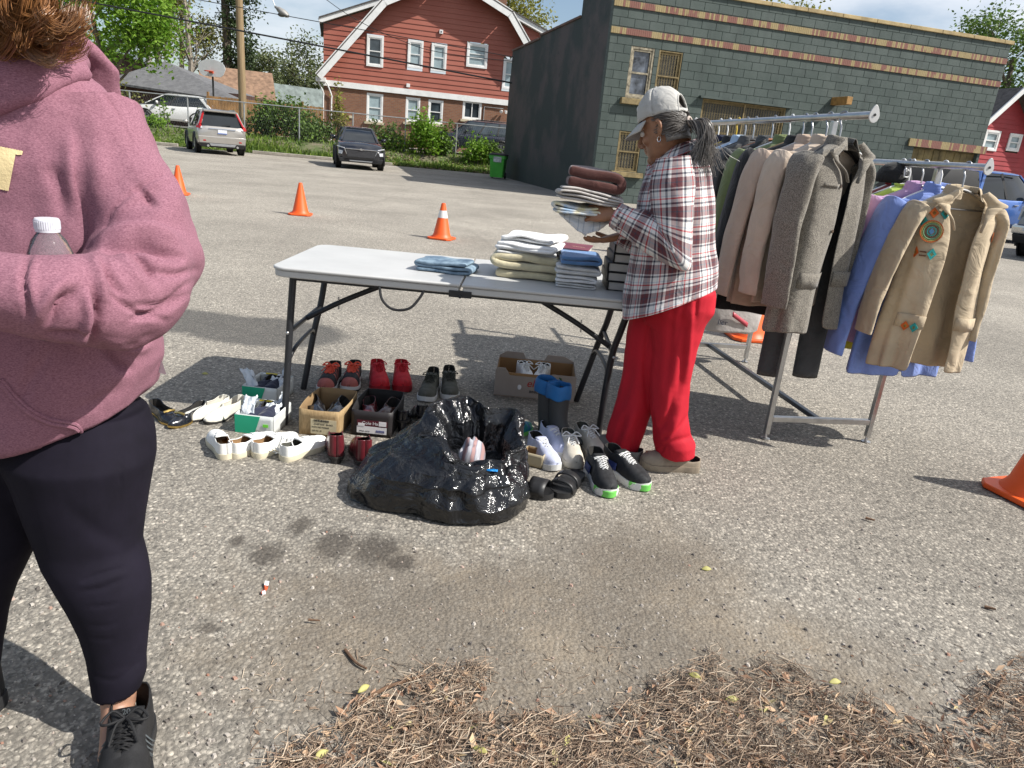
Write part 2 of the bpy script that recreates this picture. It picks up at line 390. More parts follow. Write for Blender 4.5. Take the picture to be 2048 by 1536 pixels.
while cnt < 1500:
    px, py = rr.uniform(480, 2200), rr.uniform(1300, 1690); ins = polyin(LP_, px, py)
    if not ins and rr.random() > .02: continue
    cnt += 1; p = G(px, py)+V((0, 0, rr.uniform(.002, .018 if ins else .003))); a = rr.uniform(0, 6.3); L = rr.uniform(.007, .022); d = V((cos(a), sin(a), rr.gauss(0, .3)))*L; e = V((-sin(a), cos(a), rr.gauss(0, .4)))*L*rr.uniform(.2, .45); z_ = V((0, 0, L*.25*rr.random()))
    g.add([p-d, p+e+z_, p+d, p-e+z_, p], [(0, 4, 1), (1, 4, 2), (2, 4, 3), (3, 4, 0)])
tag(g.build('leaf_litter', k.m, smooth=False), kind='stuff')
k = NT('loose_grit'); k.col(k.ramp(k.node('NewGeometry').outputs['Random Per Island'], [(0, (.08, .07, .062)), (.5, (.27, .24, .21)), (.85, (.45, .41, .36)), (1, (.30, .15, .10))])); k.set(k.p, Roughness=.85); g = MB()
for i in range(2600):
    px, py = rr.uniform(-50, 2150), 1010+rr.random()**.8*600; p = G(px, py); r = rr.choice((.002, .003, .003, .004, .006))*rr.uniform(.7, 1.3); vs = [V((cos(q)*r*rr.uniform(.7, 1.2), sin(q)*r*rr.uniform(.7, 1.2), 0)) for q in (0, 1.26, 2.5, 3.77, 5.0)]; t_ = V((rr.gauss(0, r*.2), rr.gauss(0, r*.2), r*.8))
    g.add([p+v_ for v_ in vs]+[p+v_*.6+t_ for v_ in vs], [(i_, (i_+1) % 5, 5+(i_+1) % 5, 5+i_) for i_ in range(5)]+[(5, 6, 7, 8, 9)])
tag(g.build('loose_grit', k.m, smooth=False), kind='stuff')
m_twig = mat('dry_twig', (.17, .10, .06), .9, .35, 20, .5, 90, .003)
for i, (pts, r, lab) in enumerate(((((690, 1302), (712, 1330), (733, 1342)), .0045, 'short dark twig alone on the tarmac above the needle bed'), (((715, 1420), (770, 1385), (850, 1358)), .006, 'pale stick lying along the edge of the needle bed'), (((617, 1246), (640, 1250)), .0035, 'tiny twig end on the bare tarmac'), (((1968, 1216), (1990, 1223)), .006, 'stubby dark bark piece on the tarmac far from the needles'), (((2010, 1350), (1985, 1390), (1940, 1440)), .0035, 'thin twig curving out of the smaller needle heap'), (((1690, 1490), (1676, 1536), (1665, 1570)), .007, 'grey stick standing in the needle bed by the picture edge'), (((800, 1460), (880, 1436), (930, 1431)), .003, 'thin bowed twig across the needle bed'), (((1730, 1040), (1748, 1046)), .006, 'small bark scrap on the tarmac below the rack'))):
    g = MB(); ps = [G(*q)+V((0, 0, r+.004*(i % 3)+.004*sin(j))) for j, q in enumerate(pts)]; ps = spline(ps, 4) if len(ps) > 2 else ps; g.tube(ps, [r*(1-.4*j/max(1, len(ps)-1)) for j in range(len(ps))], 7); tag(g.build('twig', m_twig), lab, 'twig', 'twigs on the ground')
m_ylf = leaf_ = mat('yellowing_leaf', (.40, .37, .12), .6, .2, 40)
for px, py, rz, lab in ((1388, 1362, -.5, 'pale yellow leaf at the back of the needle bed'), (1665, 1373, .2, 'yellow leaf near the back edge of the needle bed'), (1130, 1492, 1.2, 'yellow leaf standing in the middle of the needle bed'), (640, 1520, .8, 'yellow leaf at the needle bed corner nearest the hoodie'), (725, 1388, .9, 'yellow leaf by the pale stick'), (1460, 1408, .1, 'dull yellow leaf among the needles'), (960, 1510, -.3, 'yellow leaf low in the needle bed'), (1412, 1140, .1, 'pale dry leaf scrap out on the trodden soil'), (410, 749, .1, 'small green leaf lying in the table shadow')):
    p = G(px, py); g = MB(); L = .018; g.grid(lambda u, v: V(((u-.5)*2*L, (v-.5)*L*.75*sin(pi*min(.97, max(.03, u)))**.8, .014*(py > 1300)+.004+.008*sin(u*3)*v)), 8, 4); o = g.build('fallen_leaf', m_ylf, sharp=0, loc=p, solid=.0006); o.rotation_euler = (.2, 0, rz); tag(o, lab, 'leaf', 'yellow leaves on the ground')
p = G(530, 1180); g = MB(); g.grid(lambda u, v: V(((u-.5)*.012, (v-.5)*.055, .004+.004*sin(u*6+v*9))), 6, 10); wrp = thing('sweet_wrapper', 'torn orange and white sweet wrapper on the tarmac', 'wrapper', p, .12); g.build('wrapper', mat('orange_foil', (.62, .10, .03), .35, .15, 60), wrp, sharp=0, solid=.0005); g = MB(); g.box((0, .022, .008), (.012, .016, .003), (.3, .2, .1)); g.box((.002, -.022, .006), (.010, .014, .003), (.2, -.2, .3)); g.build('white_end', mat('white_foil', (.72, .72, .72), .35, .1, 40), wrp)
# ================================================================ buildings
RZ = atan2(.26, .966)
def frame_on(o, rz=RZ): return (lambda px, py: on_plane(px, py, o, rz))
def clip_spans(poly, z):
    xs = []
    for (x0, z0), (x1, z1) in zip(poly, poly[1:]+poly[:1]):
        if (z0 <= z < z1) or (z1 <= z < z0): xs.append(x0+(x1-x0)*(z-z0)/(z1-z0))
    xs.sort(); return list(zip(xs[::2], xs[1::2]))
def cut(spans, holes):
    for a, b in holes:
        out = []
        for s, e in spans:
            if b <= s or a >= e: out.append((s, e)); continue
            if a > s: out.append((s, a))
            if b < e: out.append((b, e))
        spans = out
    return [(s, e) for s, e in spans if e-s > .02]
def siding(g, poly, holes, h, y=0.0, lap=.028):
    """lapped boards filling a polygon of the wall's x, z, openings left out"""
    z0 = min(p[1] for p in poly); z1 = max(p[1] for p in poly); n = int((z1-z0)/h)+1
    for i in range(n):
        a, b = z0+i*h, min(z0+(i+1)*h, z1-.001)
        zm = a+h*.5
        if zm >= z1: break
        sa, sb = clip_spans(poly, a+.002), clip_spans(poly, b-.002)
        hs = [(q[0], q[2]) for q in holes if q[1] < zm < q[3]]
        if len(sa) == len(sb) and not hs:
            prs = list(zip(sa, sb))
        else:
            prs = [(c, c) for c in cut(clip_spans(poly, zm), hs)]
        for (l0, r0), (l1, r1) in prs:
            g.add([(l0, y-lap, a), (r0, y-lap, a), (r1, y-.004, b), (l1, y-.004, b), (l0, y, a), (r0, y, a)], [(0, 1, 2, 3), (4, 5, 1, 0)])
m_white = mat('white_trim_paint', (.74, .74, .72), .55, .07, 3, .1, 30)
m_glass = mat('window_glass_dark', (.05, .065, .075), .06, .5, .9, spec=.9)
m_blind = mat('window_blind_pale', (.30, .38, .40), .25, .2, 1.5, spec=.8)
m_sill = mat('limestone_sill', (.50, .43, .30), .85, .15, 4, .2, 40)
m_alu = mat('galvanised', (.42, .43, .43), .5, .12, 8, metal=.6)
def window(par, x0, z0, x1, z1, style='double', frame=m_white, y=0.0, fw=.10, glass=None, sill=None):
    g = MB(); d = .10
    for a, b, c, e in ((x0, z0, x0+fw, z1), (x1-fw, z0, x1, z1), (x0+fw, z1-fw, x1-fw, z1), (x0+fw, z0, x1-fw, z0+fw)):
        g.box(((a+c)/2, y-.0, (b+e)/2), (c-a, d, e-b))
    W_ = g.build('window', frame, par, smooth=False, bevel=.008)
    q = MB(); zm = (z0+z1)/2; t = .05; ix0, ix1, iz0, iz1 = x0+fw, x1-fw, z0+fw, z1-fw
    for a, b, c, e in ((ix0, iz0, ix0+t, iz1), (ix1-t, iz0, ix1, iz1), (ix0+t, iz1-t, ix1-t, iz1), (ix0+t, iz0, ix1-t, iz0+t)):
        q.box(((a+c)/2, y+.0, (b+e)/2), (c-a, .06, e-b))
    if style == 'slider': q.box(((ix0+ix1)/2, y, zm), (t, .06, iz1-iz0-2*t))
    elif style == 'double': q.box(((ix0+ix1)/2, y, zm), (ix1-ix0-2*t, .06, t))
    elif style == 'louvre':
        for f in (.42, .62): q.box(((ix0+ix1)/2, y, lerp(iz1, iz0, f)), (ix1-ix0-2*t, .06, t*.8))
    q.build('sash', frame, W_, smooth=False)
    p = MB(); p.box(((x0+x1)/2, y+.03, zm), (ix1-ix0-2*t+.002, .012, iz1-iz0-2*t+.002)); p.build('pane', glass or m_glass, W_, smooth=False)
    if sill:
        s_ = MB(); s_.box(((x0+x1)/2, y-.09, z0-.07), (x1-x0+.22, .26, .13)); s_.build('sill', sill, W_, smooth=False, bevel=.01)
    return W_
# ---- the red gambrel house
_h = D(646, 290, 42); HO = V((_h.x, 42, .74)); PH = frame_on(HO)
house = thing('gambrel_house', 'red lap-sided house with white gambrel rakes over a brown brick ground floor', 'house', HO, RZ)
hz = lambda px, py: PH(px, py)
L0 = 0.0; R0 = hz(1085, 120)[0]+1.2
belt = hz(800, 182)[1]; eave_z = hz(650, 150)[1]
dl = hz(640, 42)[1]; lb = hz(767, 8); rb = hz(1015, 32); top = (lerp(lb[0], rb[0], .5), rb[1]+(rb[0]-lb[0])*.5*.42)
re_ = hz(1056, 100)
poly = [(L0, belt+.1), (R0, belt+.1), (R0, hz(1078, 72)[1]-.35), (rb[0]+.15, rb[1]-.1), top, (lb[0]-.1, lb[1]-.1), (L0, dl-.1)]
k = NT('red_siding'); zz = k.sep()[2]
k.col(k.mix(k.ramp(k.noise(.8, 4, .6), [(.35, 0), (.7, .55)]), (.30, .082, .052), (.36, .122, .082))); k.set(k.p, Roughness=.6); m_red = k.m
wpx = [((733, 71, 767, 134), 'double', m_glass), ((815, 81, 846, 137), 'double', m_blind), ((862, 88, 893, 143), 'double', m_blind), ((933, 87, 975, 136), 'louvre', m_blind), ((1005, 119, 1042, 180), 'double', m_blind)]
wr = []
for (a, b, c, d), stl, gl in wpx:
    p, q = hz(a, (b+d)/2), hz((a+c)/2, b); r, s_ = hz(c, (b+d)/2), hz((a+c)/2, d); wr.append((p[0], s_[1], r[0], q[1], stl, gl))
g = MB(); siding(g, poly, [w[:4] for w in wr], .262, lap=.036); g.build('siding', m_red, house, smooth=False)
k = NT('brown_brick'); vx = k.comb(k.sep()[0], k.sep()[2])
bn = k.node('TexBrick'); k.set(bn, Scale=1.0, Color1=(.19, .075, .038), Color2=(.27, .12, .06), Mortar=(.20, .16, .12), Mortar_Size=.009, Brick_Width=.23, Row_Height=.085, Bias=-.1); k.link(vx, bn.inputs['Vector'])
k.col(k.mix(k.noise(1.2, 5, .6), bn.outputs['Color'], k.mix(.5, bn.outputs['Color'], (.12, .06, .04)))); k.set(k.p, Roughness=.85); k.bump(bn.outputs['Fac'], -.5, .008); m_brick = k.m
lpx = [((733, 187, 766, 244), 'double', m_blind), ((811, 195, 840, 245), 'double', m_blind), ((856, 200, 886, 248), 'double', m_glass), ((925, 201, 963, 240), 'slider', m_glass)]
lw = []
for (a, b, c, d), stl, gl in lpx:
    p, q = hz(a, (b+d)/2), hz((a+c)/2, b); r, s_ = hz(c, (b+d)/2), hz((a+c)/2, d); lw.append((p[0], s_[1], r[0], q[1], stl, gl))
g = MB(); zs = sorted({0, belt-.1, *[w[1] for w in lw], *[w[3] for w in lw]})
for a, b in zip(zs, zs[1:]):
    for l, r in cut([(L0+.02, R0)], [(w[0], w[2]) for w in lw if w[1] <= (a+b)/2 <= w[3]]): g.box(((l+r)/2, .16, (a+b)/2), (r-l, .3, b-a))
g.box((L0+.17, 4.5, (belt-.1)/2), (.3, 8.3, belt-.1)); g.build('brick_wall', m_brick, house, smooth=False)
g = MB(); g.box((L0+.1, 4.4, (belt+dl)/2), (.2, 8.4, dl-belt-.2)); g.build('side_wall', m_red, house, smooth=False)
for w in wr: window(house, *w[:4], w[4], y=-.03, glass=w[5], fw=.12)
for w in lw: window(house, *w[:4], w[4], y=.06, glass=w[5], fw=.10, sill=m_sill)
g = MB(); g.box(((L0+R0)/2, -.04, belt), (R0-L0+.05, .12, .3)); g.build('belt_trim', m_white, house, smooth=False)
def rake(a, b, w=.42, over=.5, y=-.85):
    g = MB(); A, B = V((a[0], y, a[1])), V((b[0], y, b[1])); n = (B-A).normalized().cross(V((0, 1, 0)))
    if n.z < 0: n = -n
    g.add([A-n*w/2, B-n*w/2, B+n*w/2, A+n*w/2]+[q+V((0, .05, 0)) for q in (A-n*w/2, B-n*w/2, B+n*w/2, A+n*w/2)],
          [(0, 1, 2, 3), (7, 6, 5, 4), (0, 4, 5, 1), (1, 5, 6, 2), (2, 6, 7, 3), (3, 7, 4, 0)]); g.build('rake_board', m_white, house, smooth=False)
el = hz(641, 155); elf = (el[0]-.1, el[1])
rake(elf, lb); rake(lb, top); rake(top, rb); rake(rb, (re_[0]+.12, re_[1]-.25))
m_shingle = mat('dark_shingles', (.10, .09, .085), .9, .3, 6, .5, 25, .02)
rf = MB()
for a, b in ((elf, lb), (lb, top), (top, rb), (rb, (re_[0]+.12, re_[1]-.25))):
    A, B = V((a[0], 0, a[1])), V((b[0], 0, b[1])); n = (B-A).normalized().cross(V((0, 1, 0))); n = n if n.z > 0 else -n
    q0, q1 = A+n*.16, B+n*.16
    for e0, e1 in ((-.86, 9.0),) if (a, b) in ((lb, top), (top, rb)) else ((-.86, .30),):
        P_ = [q0+V((0, e0, 0)), q1+V((0, e0, 0)), q1+V((0, e1, 0)), q0+V((0, e1, 0))]; U_ = [p-n*.06 for p in P_]
        rf.add(P_+U_, [(0, 1, 2, 3), (7, 6, 5, 4), (0, 4, 5, 1), (1, 5, 6, 2), (2, 6, 7, 3), (3, 7, 4, 0)])
ro = rf.build('roof', m_shingle, house, smooth=False)
for a, b in (((L0-.25, dl-.02), (lb[0]-.05, lb[1]+.12)), ((rb[0]+.1, rb[1]+.12), (R0+.2, hz(1078, 72)[1]-.35))):     # shed dormers either side
    g = MB(); A, B = V((a[0], -.06, a[1])), V((b[0], -.06, b[1])); g.bar(A+V((0, -.14, 0)), B+V((0, -.14, 0)), .28, .24); g.build('dormer_fascia', m_white, house, smooth=False)
    g = MB(); A.y = 3.9; B.y = 3.9; g.bar(A+V((0, 0, .15)), B+V((0, 0, .15)), 8.6, .06, up=(0, 0, 1)); g.build('dormer_roof', m_shingle, house, smooth=False)
g = MB(); g.box((elf[0]+.12, -.2, elf[1]-.12), (.55, .5, .22)); g.build('eave_return', m_white, house, smooth=False, bevel=.02)
for dx, off in ((-.02, 0), (.42, .1)):
    g = MB(); g.tube(spline([(elf[0]+.02+dx, -.25, elf[1]-.25), (L0+.02+dx, -.1, elf[1]-.75-off), (L0+.02+dx, -.09, elf[1]-1.1-off), (L0+.02+dx, -.09, .1)], 6), .045, 6); g.build('downspout', m_white, house)
g = MB(); c = hz(882, 64); g.box((c[0], -.06, c[1]), (.2, .14, .2)); vb = g.build('vent_box', m_white, house, smooth=False, bevel=.01)
g = MB(); g.box((c[0], -.135, c[1]), (.07, .02, .07)); g.build('vent_hole', m_glass, vb, smooth=False)
g = MB(); c = hz(816, 171); g.box((c[0], -.06, c[1]), (.2, .12, .19)); g.build('junction_box', m_white, house, smooth=False, bevel=.01)
c = hz(1006, 222); g = MB()
for sx_ in (-.09, .09): g.lathe([(.04, 0), (.09, .12), (.095, .16)], 10, (c[0]+sx_, -.12, c[1]), rotm(0, 0, 0)@Euler((radians(115), 0, sx_*6)).to_matrix())
fl = g.build('flood_light', m_white, house)
g = MB(); g.tube([(hz(968, 222)[0], -.03, .5), (hz(968, 222)[0], -.03, c[1]+.12), (c[0], -.05, c[1]+.12)], .025, 6); g.build('conduit', m_alu, house)
g = MB(); c = hz(1005, 8); g.box((c[0]+.25, 2.5, c[1]+.2), (.9, .7, 2.2)); g.box((c[0]+.25, 2.5, c[1]+1.2), (1.05, .85, .2)); g.build('chimney', m_brick, ro, smooth=False)
g = MB(); c = hz(702, 234); g.box((c[0], -.03, c[1]), (.2, .08, .14)); g.build('meter_box', m_sill, house, smooth=False, bevel=.01)
# ---- the green block building
BO = V((1.87, 22.75, 0)); PB = frame_on(BO)
shop = thing('block_building', 'flat-roofed dark green concrete block building with yellow and red brick bands', 'building', BO, RZ)
BW = PB(2022, 90)[0]; BH = PB(1500, 7)[1]+.02; CH = .235
k = NT('green_block_paint'); rnd = k.node('NewGeometry').outputs['Random Per Island']
gc = k.mix(rnd, (.040, .060, .052), (.056, .078, .068)); gc = k.mix(k.ramp(k.noise(1.1, 6, .65), [(.42, 0), (.72, .6)]), gc, (.090, .112, .102)); gc = k.mix(k.ramp(k.noise(24, 5, .7), [(.62, 0), (.75, .5)]), gc, (.16, .19, .17))
sm = k.node('Mapping'); sm.inputs['Scale'].default_value = (1.3, 1.3, .16); k.link(k.tc(), sm.inputs[0]); gc = k.mix(k.ramp(k.noise(1.6, 6, .7, vec=sm.outputs[0]), [(.5, 0), (.68, .55)]), gc, (.026, .038, .034)); gc = k.mix(k.ramp(k.noise(60, 3, .8), [(.66, 0), (.74, .7)]), gc, (.20, .21, .19))
k.col(gc); k.set(k.p, Roughness=.62); k.bump(k.noise(35, 5, .7), .35, .01); m_block = k.m
k = NT('mortar_green'); k.col(k.ramp(k.noise(16, 4, .7), [(.35, (.045, .06, .052)), (.62, (.11, .135, .122))])); k.set(k.p, Roughness=.8); m_mort = k.m
def rect(px0, py0, px1, py1):
    a, b = PB(px0, (py0+py1)/2), PB((px0+px1)/2, py0); c, d = PB(px1, (py0+py1)/2), PB((px0+px1)/2, py1); return [a[0], d[1], c[0], b[1]]
snap = lambda z: round(z/CH)*CH
op = {'up': rect(1256, 97, 1304, 194), 'upm': rect(1312, 100, 1360, 200), 'low': rect(1234, 264, 1280, 336), 'big': rect(1394, 212, 1562, 330), 'door': rect(1818, 292, 1948, 372)}
for q in op.values(): q[1], q[3] = snap(q[1]), snap(q[3])
op['upm'][1] = op['up'][1]; op['upm'][3] = op['up'][3]; op['door'][1] = 0
bz = [snap(PB(1600, 62)[1]), snap(PB(1600, 128)[1])]
g = MB(); rr = random.Random(3); z = 0.0; i = 0
while z < BH-.05:
    if not any(abs(z-b) < .01 for b in bz):
        x = -CH if i % 2 else 0
        while x < BW:
            a, b = max(x, 0), min(x+2*CH, BW)
            for l, r in cut([(a+.0035, b-.0035)], [(q[0], q[2]) for q in op.values() if q[1]-.01 < z+CH/2 < q[3]+.01]):
                d = rr.random()*.004; ch = .0045; z0, z1 = z+.0035, min(z+CH, BH)-.0035; y0 = -.012-d
                g.add([(l, 0, z0), (r, 0, z0), (r, 0, z1), (l, 0, z1), (l+ch, y0, z0+ch), (r-ch, y0, z0+ch), (r-ch, y0, z1-ch), (l+ch, y0, z1-ch)],
                      [(4, 5, 6, 7), (0, 1, 5, 4), (1, 2, 6, 5), (2, 3, 7, 6), (3, 0, 4, 7)])
            x += 2*CH
    z += CH; i += 1
g.build('block_courses', m_block, shop, smooth=False)  # painted concrete blocks of the front wall, laid in courses
g = MB(); zs = sorted({0, BH, *[q[1] for q in op.values()], *[q[3] for q in op.values()]})
for a, b in zip(zs, zs[1:]):
    for l, r in cut([(0, BW)], [(q[0], q[2]) for q in op.values() if q[1] <= (a+b)/2 <= q[3]]): g.box(((l+r)/2, .098, (a+b)/2), (r-l, .2, b-a))
g.build('front_wall', m_mort, shop, smooth=False)
k = NT('soldier_brick'); rnd = k.node('NewGeometry').outputs['Random Per Island']; sel = k.math('ADD', k.math('MULTIPLY', rnd, .35), k.math('MULTIPLY', k.noise(.9, 3, .6), .8))
k.col(k.mix(k.ramp(k.noise(20, 4, .7), [(.5, 0), (.7, .5)]), k.ramp(sel, [(.0, (.20, .085, .068)), (.54, (.23, .10, .078)), (.57, (.32, .245, .115)), (1, (.38, .30, .155))]), (.16, .12, .07))); k.set(k.p, Roughness=.8); m_sold = k.m
for b in bz:
    g = MB(); x = 0
    while x < BW-.02: g.box((x+.033, -.02, b+CH/2), (.060, .06, .168), (0, 0, rr.uniform(-.02, .02))); x += .0665
    g.build('brick_band', m_sold, shop, smooth=False)
g = MB(); x = op['door'][0]-.25
while x < op['door'][2]+.3: g.box((x, -.03, op['door'][3]+.125), (.062, .09, .24), (0, rr.uniform(-.02, .02), 0)); x += .0685
g.build('door_lintel', m_sold, shop, smooth=False)
m_cap = mat('yellow_coping', (.42, .32, .16), .8, .25, 2.5, .3, 20, .01); m_yel = mat('yellow_painted_frame', (.25, .19, .09), .7, .3, 6, .3, 40)
g = MB(); x = -.04
while x < BW: w_ = min(1.25, BW+.06-x); g.box((x+w_/2, .1, BH+.05), (w_-.012, .34, .11)); x += 1.25
g.build('coping', m_cap, shop, smooth=False, bevel=.01)
k = NT('side_wall_paint'); zz = k.sep()
f1 = k.ramp(k.noise(.55, 4, .6), [(.40, 0), (.56, 1)]); cc = k.mix(f1, (.082, .070, .068), (.030, .042, .040)); cc = k.mix(k.ramp(k.noise(2.6, 6, .7), [(.6, 0), (.68, .8)]), cc, (.03, .034, .034))
zr = k.ramp(k.math('ADD', k.math('MULTIPLY', zz[2], .3), k.math('MULTIPLY', k.noise(1.5, 4), .25)), [(.3, 1), (.45, 0)]); cc = k.mix(k.math('MULTIPLY', zr, .8), cc, (.045, .056, .048))
k.col(cc); k.set(k.p, Roughness=.75); bn = k.node('TexBrick'); k.set(bn, Scale=1.0, Mortar_Size=.006, Brick_Width=.4, Row_Height=.2); k.link(k.comb(zz[1], zz[2]), bn.inputs['Vector']); k.bump(bn.outputs['Fac'], -.35, .006, k.bump(k.noise(9, 5, .7), .3, .03)); m_side = k.m
PS = frame_on(BO, RZ+pi/2)
s1, s2, s3 = PS(1160, 60)[0], PS(1081, 75)[0], PS(1030, 108)[0]
h1, h2, h3 = BH, PS(1120, 55)[1], PS(1055, 90)[1]
g = MB()
for a, b, hh in ((.2, s1, h1), (s1, s2, h2), (s2, s3+.5, h3)): g.box((.1, (a+b)/2, hh/2), (.2, b-a-.0005, hh))
g.build('side_wall', m_side, shop, smooth=False)
for a, b, hh in ((.28, s1, h1), (s1, s2, h2), (s2, s3+.5, h3)):
    g = MB(); x = a
    while x < b-.05: w_ = min(.33, b-x); g.box((.1, x+w_/2, hh+.035), (.3, w_-.012, .07), (rr.uniform(-.03, .03), 0, 0)); x += .33
    g.build('side_coping', mat('clay_coping', (.16, .10, .08), .85, .3, 5), shop, smooth=False)
g = MB(); g.box((BW-.1, s3/2+.3, BH/2-.05), (.2, s3+.2, BH-.1)); g.box((BW/2, s3+.6, 2.2), (BW-.05, .2, 4.4)); g.box((BW/2, s3/2+.4, 4.3), (BW-.45, s3+.2, .15)); g.build('rear_shell', m_side, shop, smooth=False)
def grille(par, x0, z0, x1, z1, y, m, pitch=.09, w=.0065):
    g = MB(); n = int((x1-x0)/pitch); mz = int((z1-z0)/(pitch*.8)); hz_ = (z1-z0)/mz
    for i in range(n+1):
        for ph in (0, 1):
            pts = [(x0+(x1-x0)*(i+.5*((j+ph) % 2))/(n+.5), y-.003*ph, z0+hz_*j) for j in range(mz+1)]
            for p, q in zip(pts, pts[1:]): g.add([(p[0]-w, p[1], p[2]), (p[0]+w, p[1], p[2]), (q[0]+w, q[1], q[2]), (q[0]-w, q[1], q[2]), (p[0], p[1]+w, p[2]), (q[0], q[1]+w, q[2])], [(0, 1, 2, 3), (1, 4, 5, 2), (4, 0, 3, 5)])
    g.build('security_grille', m, par, smooth=False)
m_gr = mat('grille_metal', (.21, .165, .08), .7, .3, 9)
a = op['up']; w1 = window(shop, a[0], a[1], a[2], a[3], 'double', mat('peeling_white_wood', (.33, .29, .21), .8, .45, 9, .4, 30), y=.05, fw=.07, glass=mat('dusty_glass', (.10, .115, .14), .12, .8, 3.5, spec=.8))
g = MB(); g.box(((a[0]+a[2])/2, -.05, a[1]-.1), (a[2]-a[0]+.3, .24, .17)); g.build('sill', m_yel, w1, smooth=False, bevel=.01)
for nm in ('upm', 'low', 'big'):
    a = op[nm]; w1 = window(shop, a[0], a[1], a[2], a[3], 'double', m_yel, y=.10, fw=.06, glass=mat('grimy_glass', (.05, .05, .045), .3, .5, 2))
    grille(w1, a[0]+.02, a[1]+.02, a[2]-.02, a[3]-.02, .02, m_gr)
    g = MB()
    for p, q in (((a[0]+.025, a[1]), (a[0]+.025, a[3])), ((a[2]-.025, a[1]), (a[2]-.025, a[3])), ((a[0]+.04, a[3]-.025), (a[2]-.04, a[3]-.025)), ((a[0]+.04, a[1]+.025), (a[2]-.04, a[1]+.025))): g.bar((p[0], .015, p[1]), (q[0], .015, q[1]), .03, .03, up=(0, 1, 0))
    if nm == 'big':
        for f in (.5,): g.bar((lerp(a[0], a[2], f), .0, a[1]), (lerp(a[0], a[2], f), .0, a[3]-.04), .04, .04, up=(0, 1, 0))
    else: g.bar((a[0]+.04, .012, (a[1]+a[3])/2), (a[2]-.04, .012, (a[1]+a[3])/2), .03, .03, up=(0, 1, 0))
    g.build('grille_frame', m_yel, w1, smooth=False)
    if nm == 'low': g = MB(); g.box(((a[0]+a[2])/2, -.05, a[1]-.08), (a[2]-a[0]+.3, .24, .15)); g.build('sill', m_yel, w1, smooth=False, bevel=.01)
    if nm == 'big': g = MB(); g.box(((a[0]+a[2])/2, -.05, a[3]+.03), (a[2]-a[0]+.3, .2, .06)); g.build('lintel_ledge', m_block, w1, smooth=False)
a = op['door']; g = MB(); m_door = mat('ochre_door_paint', (.22, .165, .065), .7, .35, 3, .3, 20)
g.box(((a[0]+a[2])/2, .15, a[3]/2), (a[2]-a[0], .05, a[3]-.01)); dr = g.build('garage_door', m_door, shop, smooth=False)
g = MB(); nx = 3
for i in range(nx):
    for j in range(4):
        x0 = lerp(a[0], a[2], i/nx)+.06; x1 = lerp(a[0], a[2], (i+1)/nx)-.06; z0 = a[3]*j/4+.05; z1 = a[3]*(j+1)/4-.05
        for q in range(3): g.box((lerp(x0, x1, (q+.5)/3), .115, (z0+z1)/2), ((x1-x0)/3-.012, .02, z1-z0))
g.build('door_panels', m_door, dr, smooth=False, bevel=.004)
b = PB(1667, 203); g = MB(); g.box((b[0], -.38, b[1]), (.2, .8, .23)); g.build('beam_stub', mat('raw_timber_end', (.40, .22, .07), .7, .25, 7), shop, smooth=False, bevel=.01)
# ---- red house beyond the pickup
RO = V((25.6, 36.5, .1)); PR = frame_on(RO, RZ)
rh = thing('red_gable_house', 'bright red lap-sided gable house behind the blue pickup truck', 'house', RO, RZ)
ap = PR(2030, 182); ew = PR(1955, 235); w_ = max(2.5, ap[0]-ew[0])
pl = [(ap[0]-w_, 1.3), (ap[0]+w_, 1.3), (ap[0]+w_, ap[1]-w_*1.05), ap, (ap[0]-w_, ap[1]-w_*1.05)]
m_red2 = mat('crimson_siding', (.33, .04, .045), .6, .12, 1.5)
wq = []
for a, b, c, d in ((1965, 260, 1996, 302), (2014, 267, 2040, 303)):
    p, q, r, s_ = PR(a, (b+d)/2), PR((a+c)/2, b), PR(c, (b+d)/2), PR((a+c)/2, d); wq.append((p[0], s_[1], r[0], q[1]))
g = MB(); siding(g, pl, wq, .2); g.build('siding', m_red2, rh, smooth=False)
g = MB(); g.box((ap[0], .12, .62), (2*w_, .22, 1.3)); g.box((ap[0]-w_+.1, 3.5, ap[1]*.3), (.2, 7, ap[1]*.6)); g.build('brick_wall', m_brick, rh, smooth=False)
for q in wq: window(rh, *q, 'double', y=-.02, glass=m_blind, fw=.1)
g = MB()
for sg in (-1, 1): g.bar((ap[0]+sg*(w_+.3), 3, ap[1]-(w_+.3)*1.05+.1), (ap[0], 3, ap[1]+.1), 6.9, .1, up=(sg*.7, 0, .7))
g.build('roof', m_shingle, rh, smooth=False)
g = MB()
for sg in (-1, 1): g.bar((ap[0]+sg*(w_+.3), -.5, ap[1]-(w_+.3)*1.05+.05), (ap[0], -.5, ap[1]+.05), .08, .2, up=(sg*.7, 0, .7))
g.build('rake_board', m_white, rh, smooth=False)
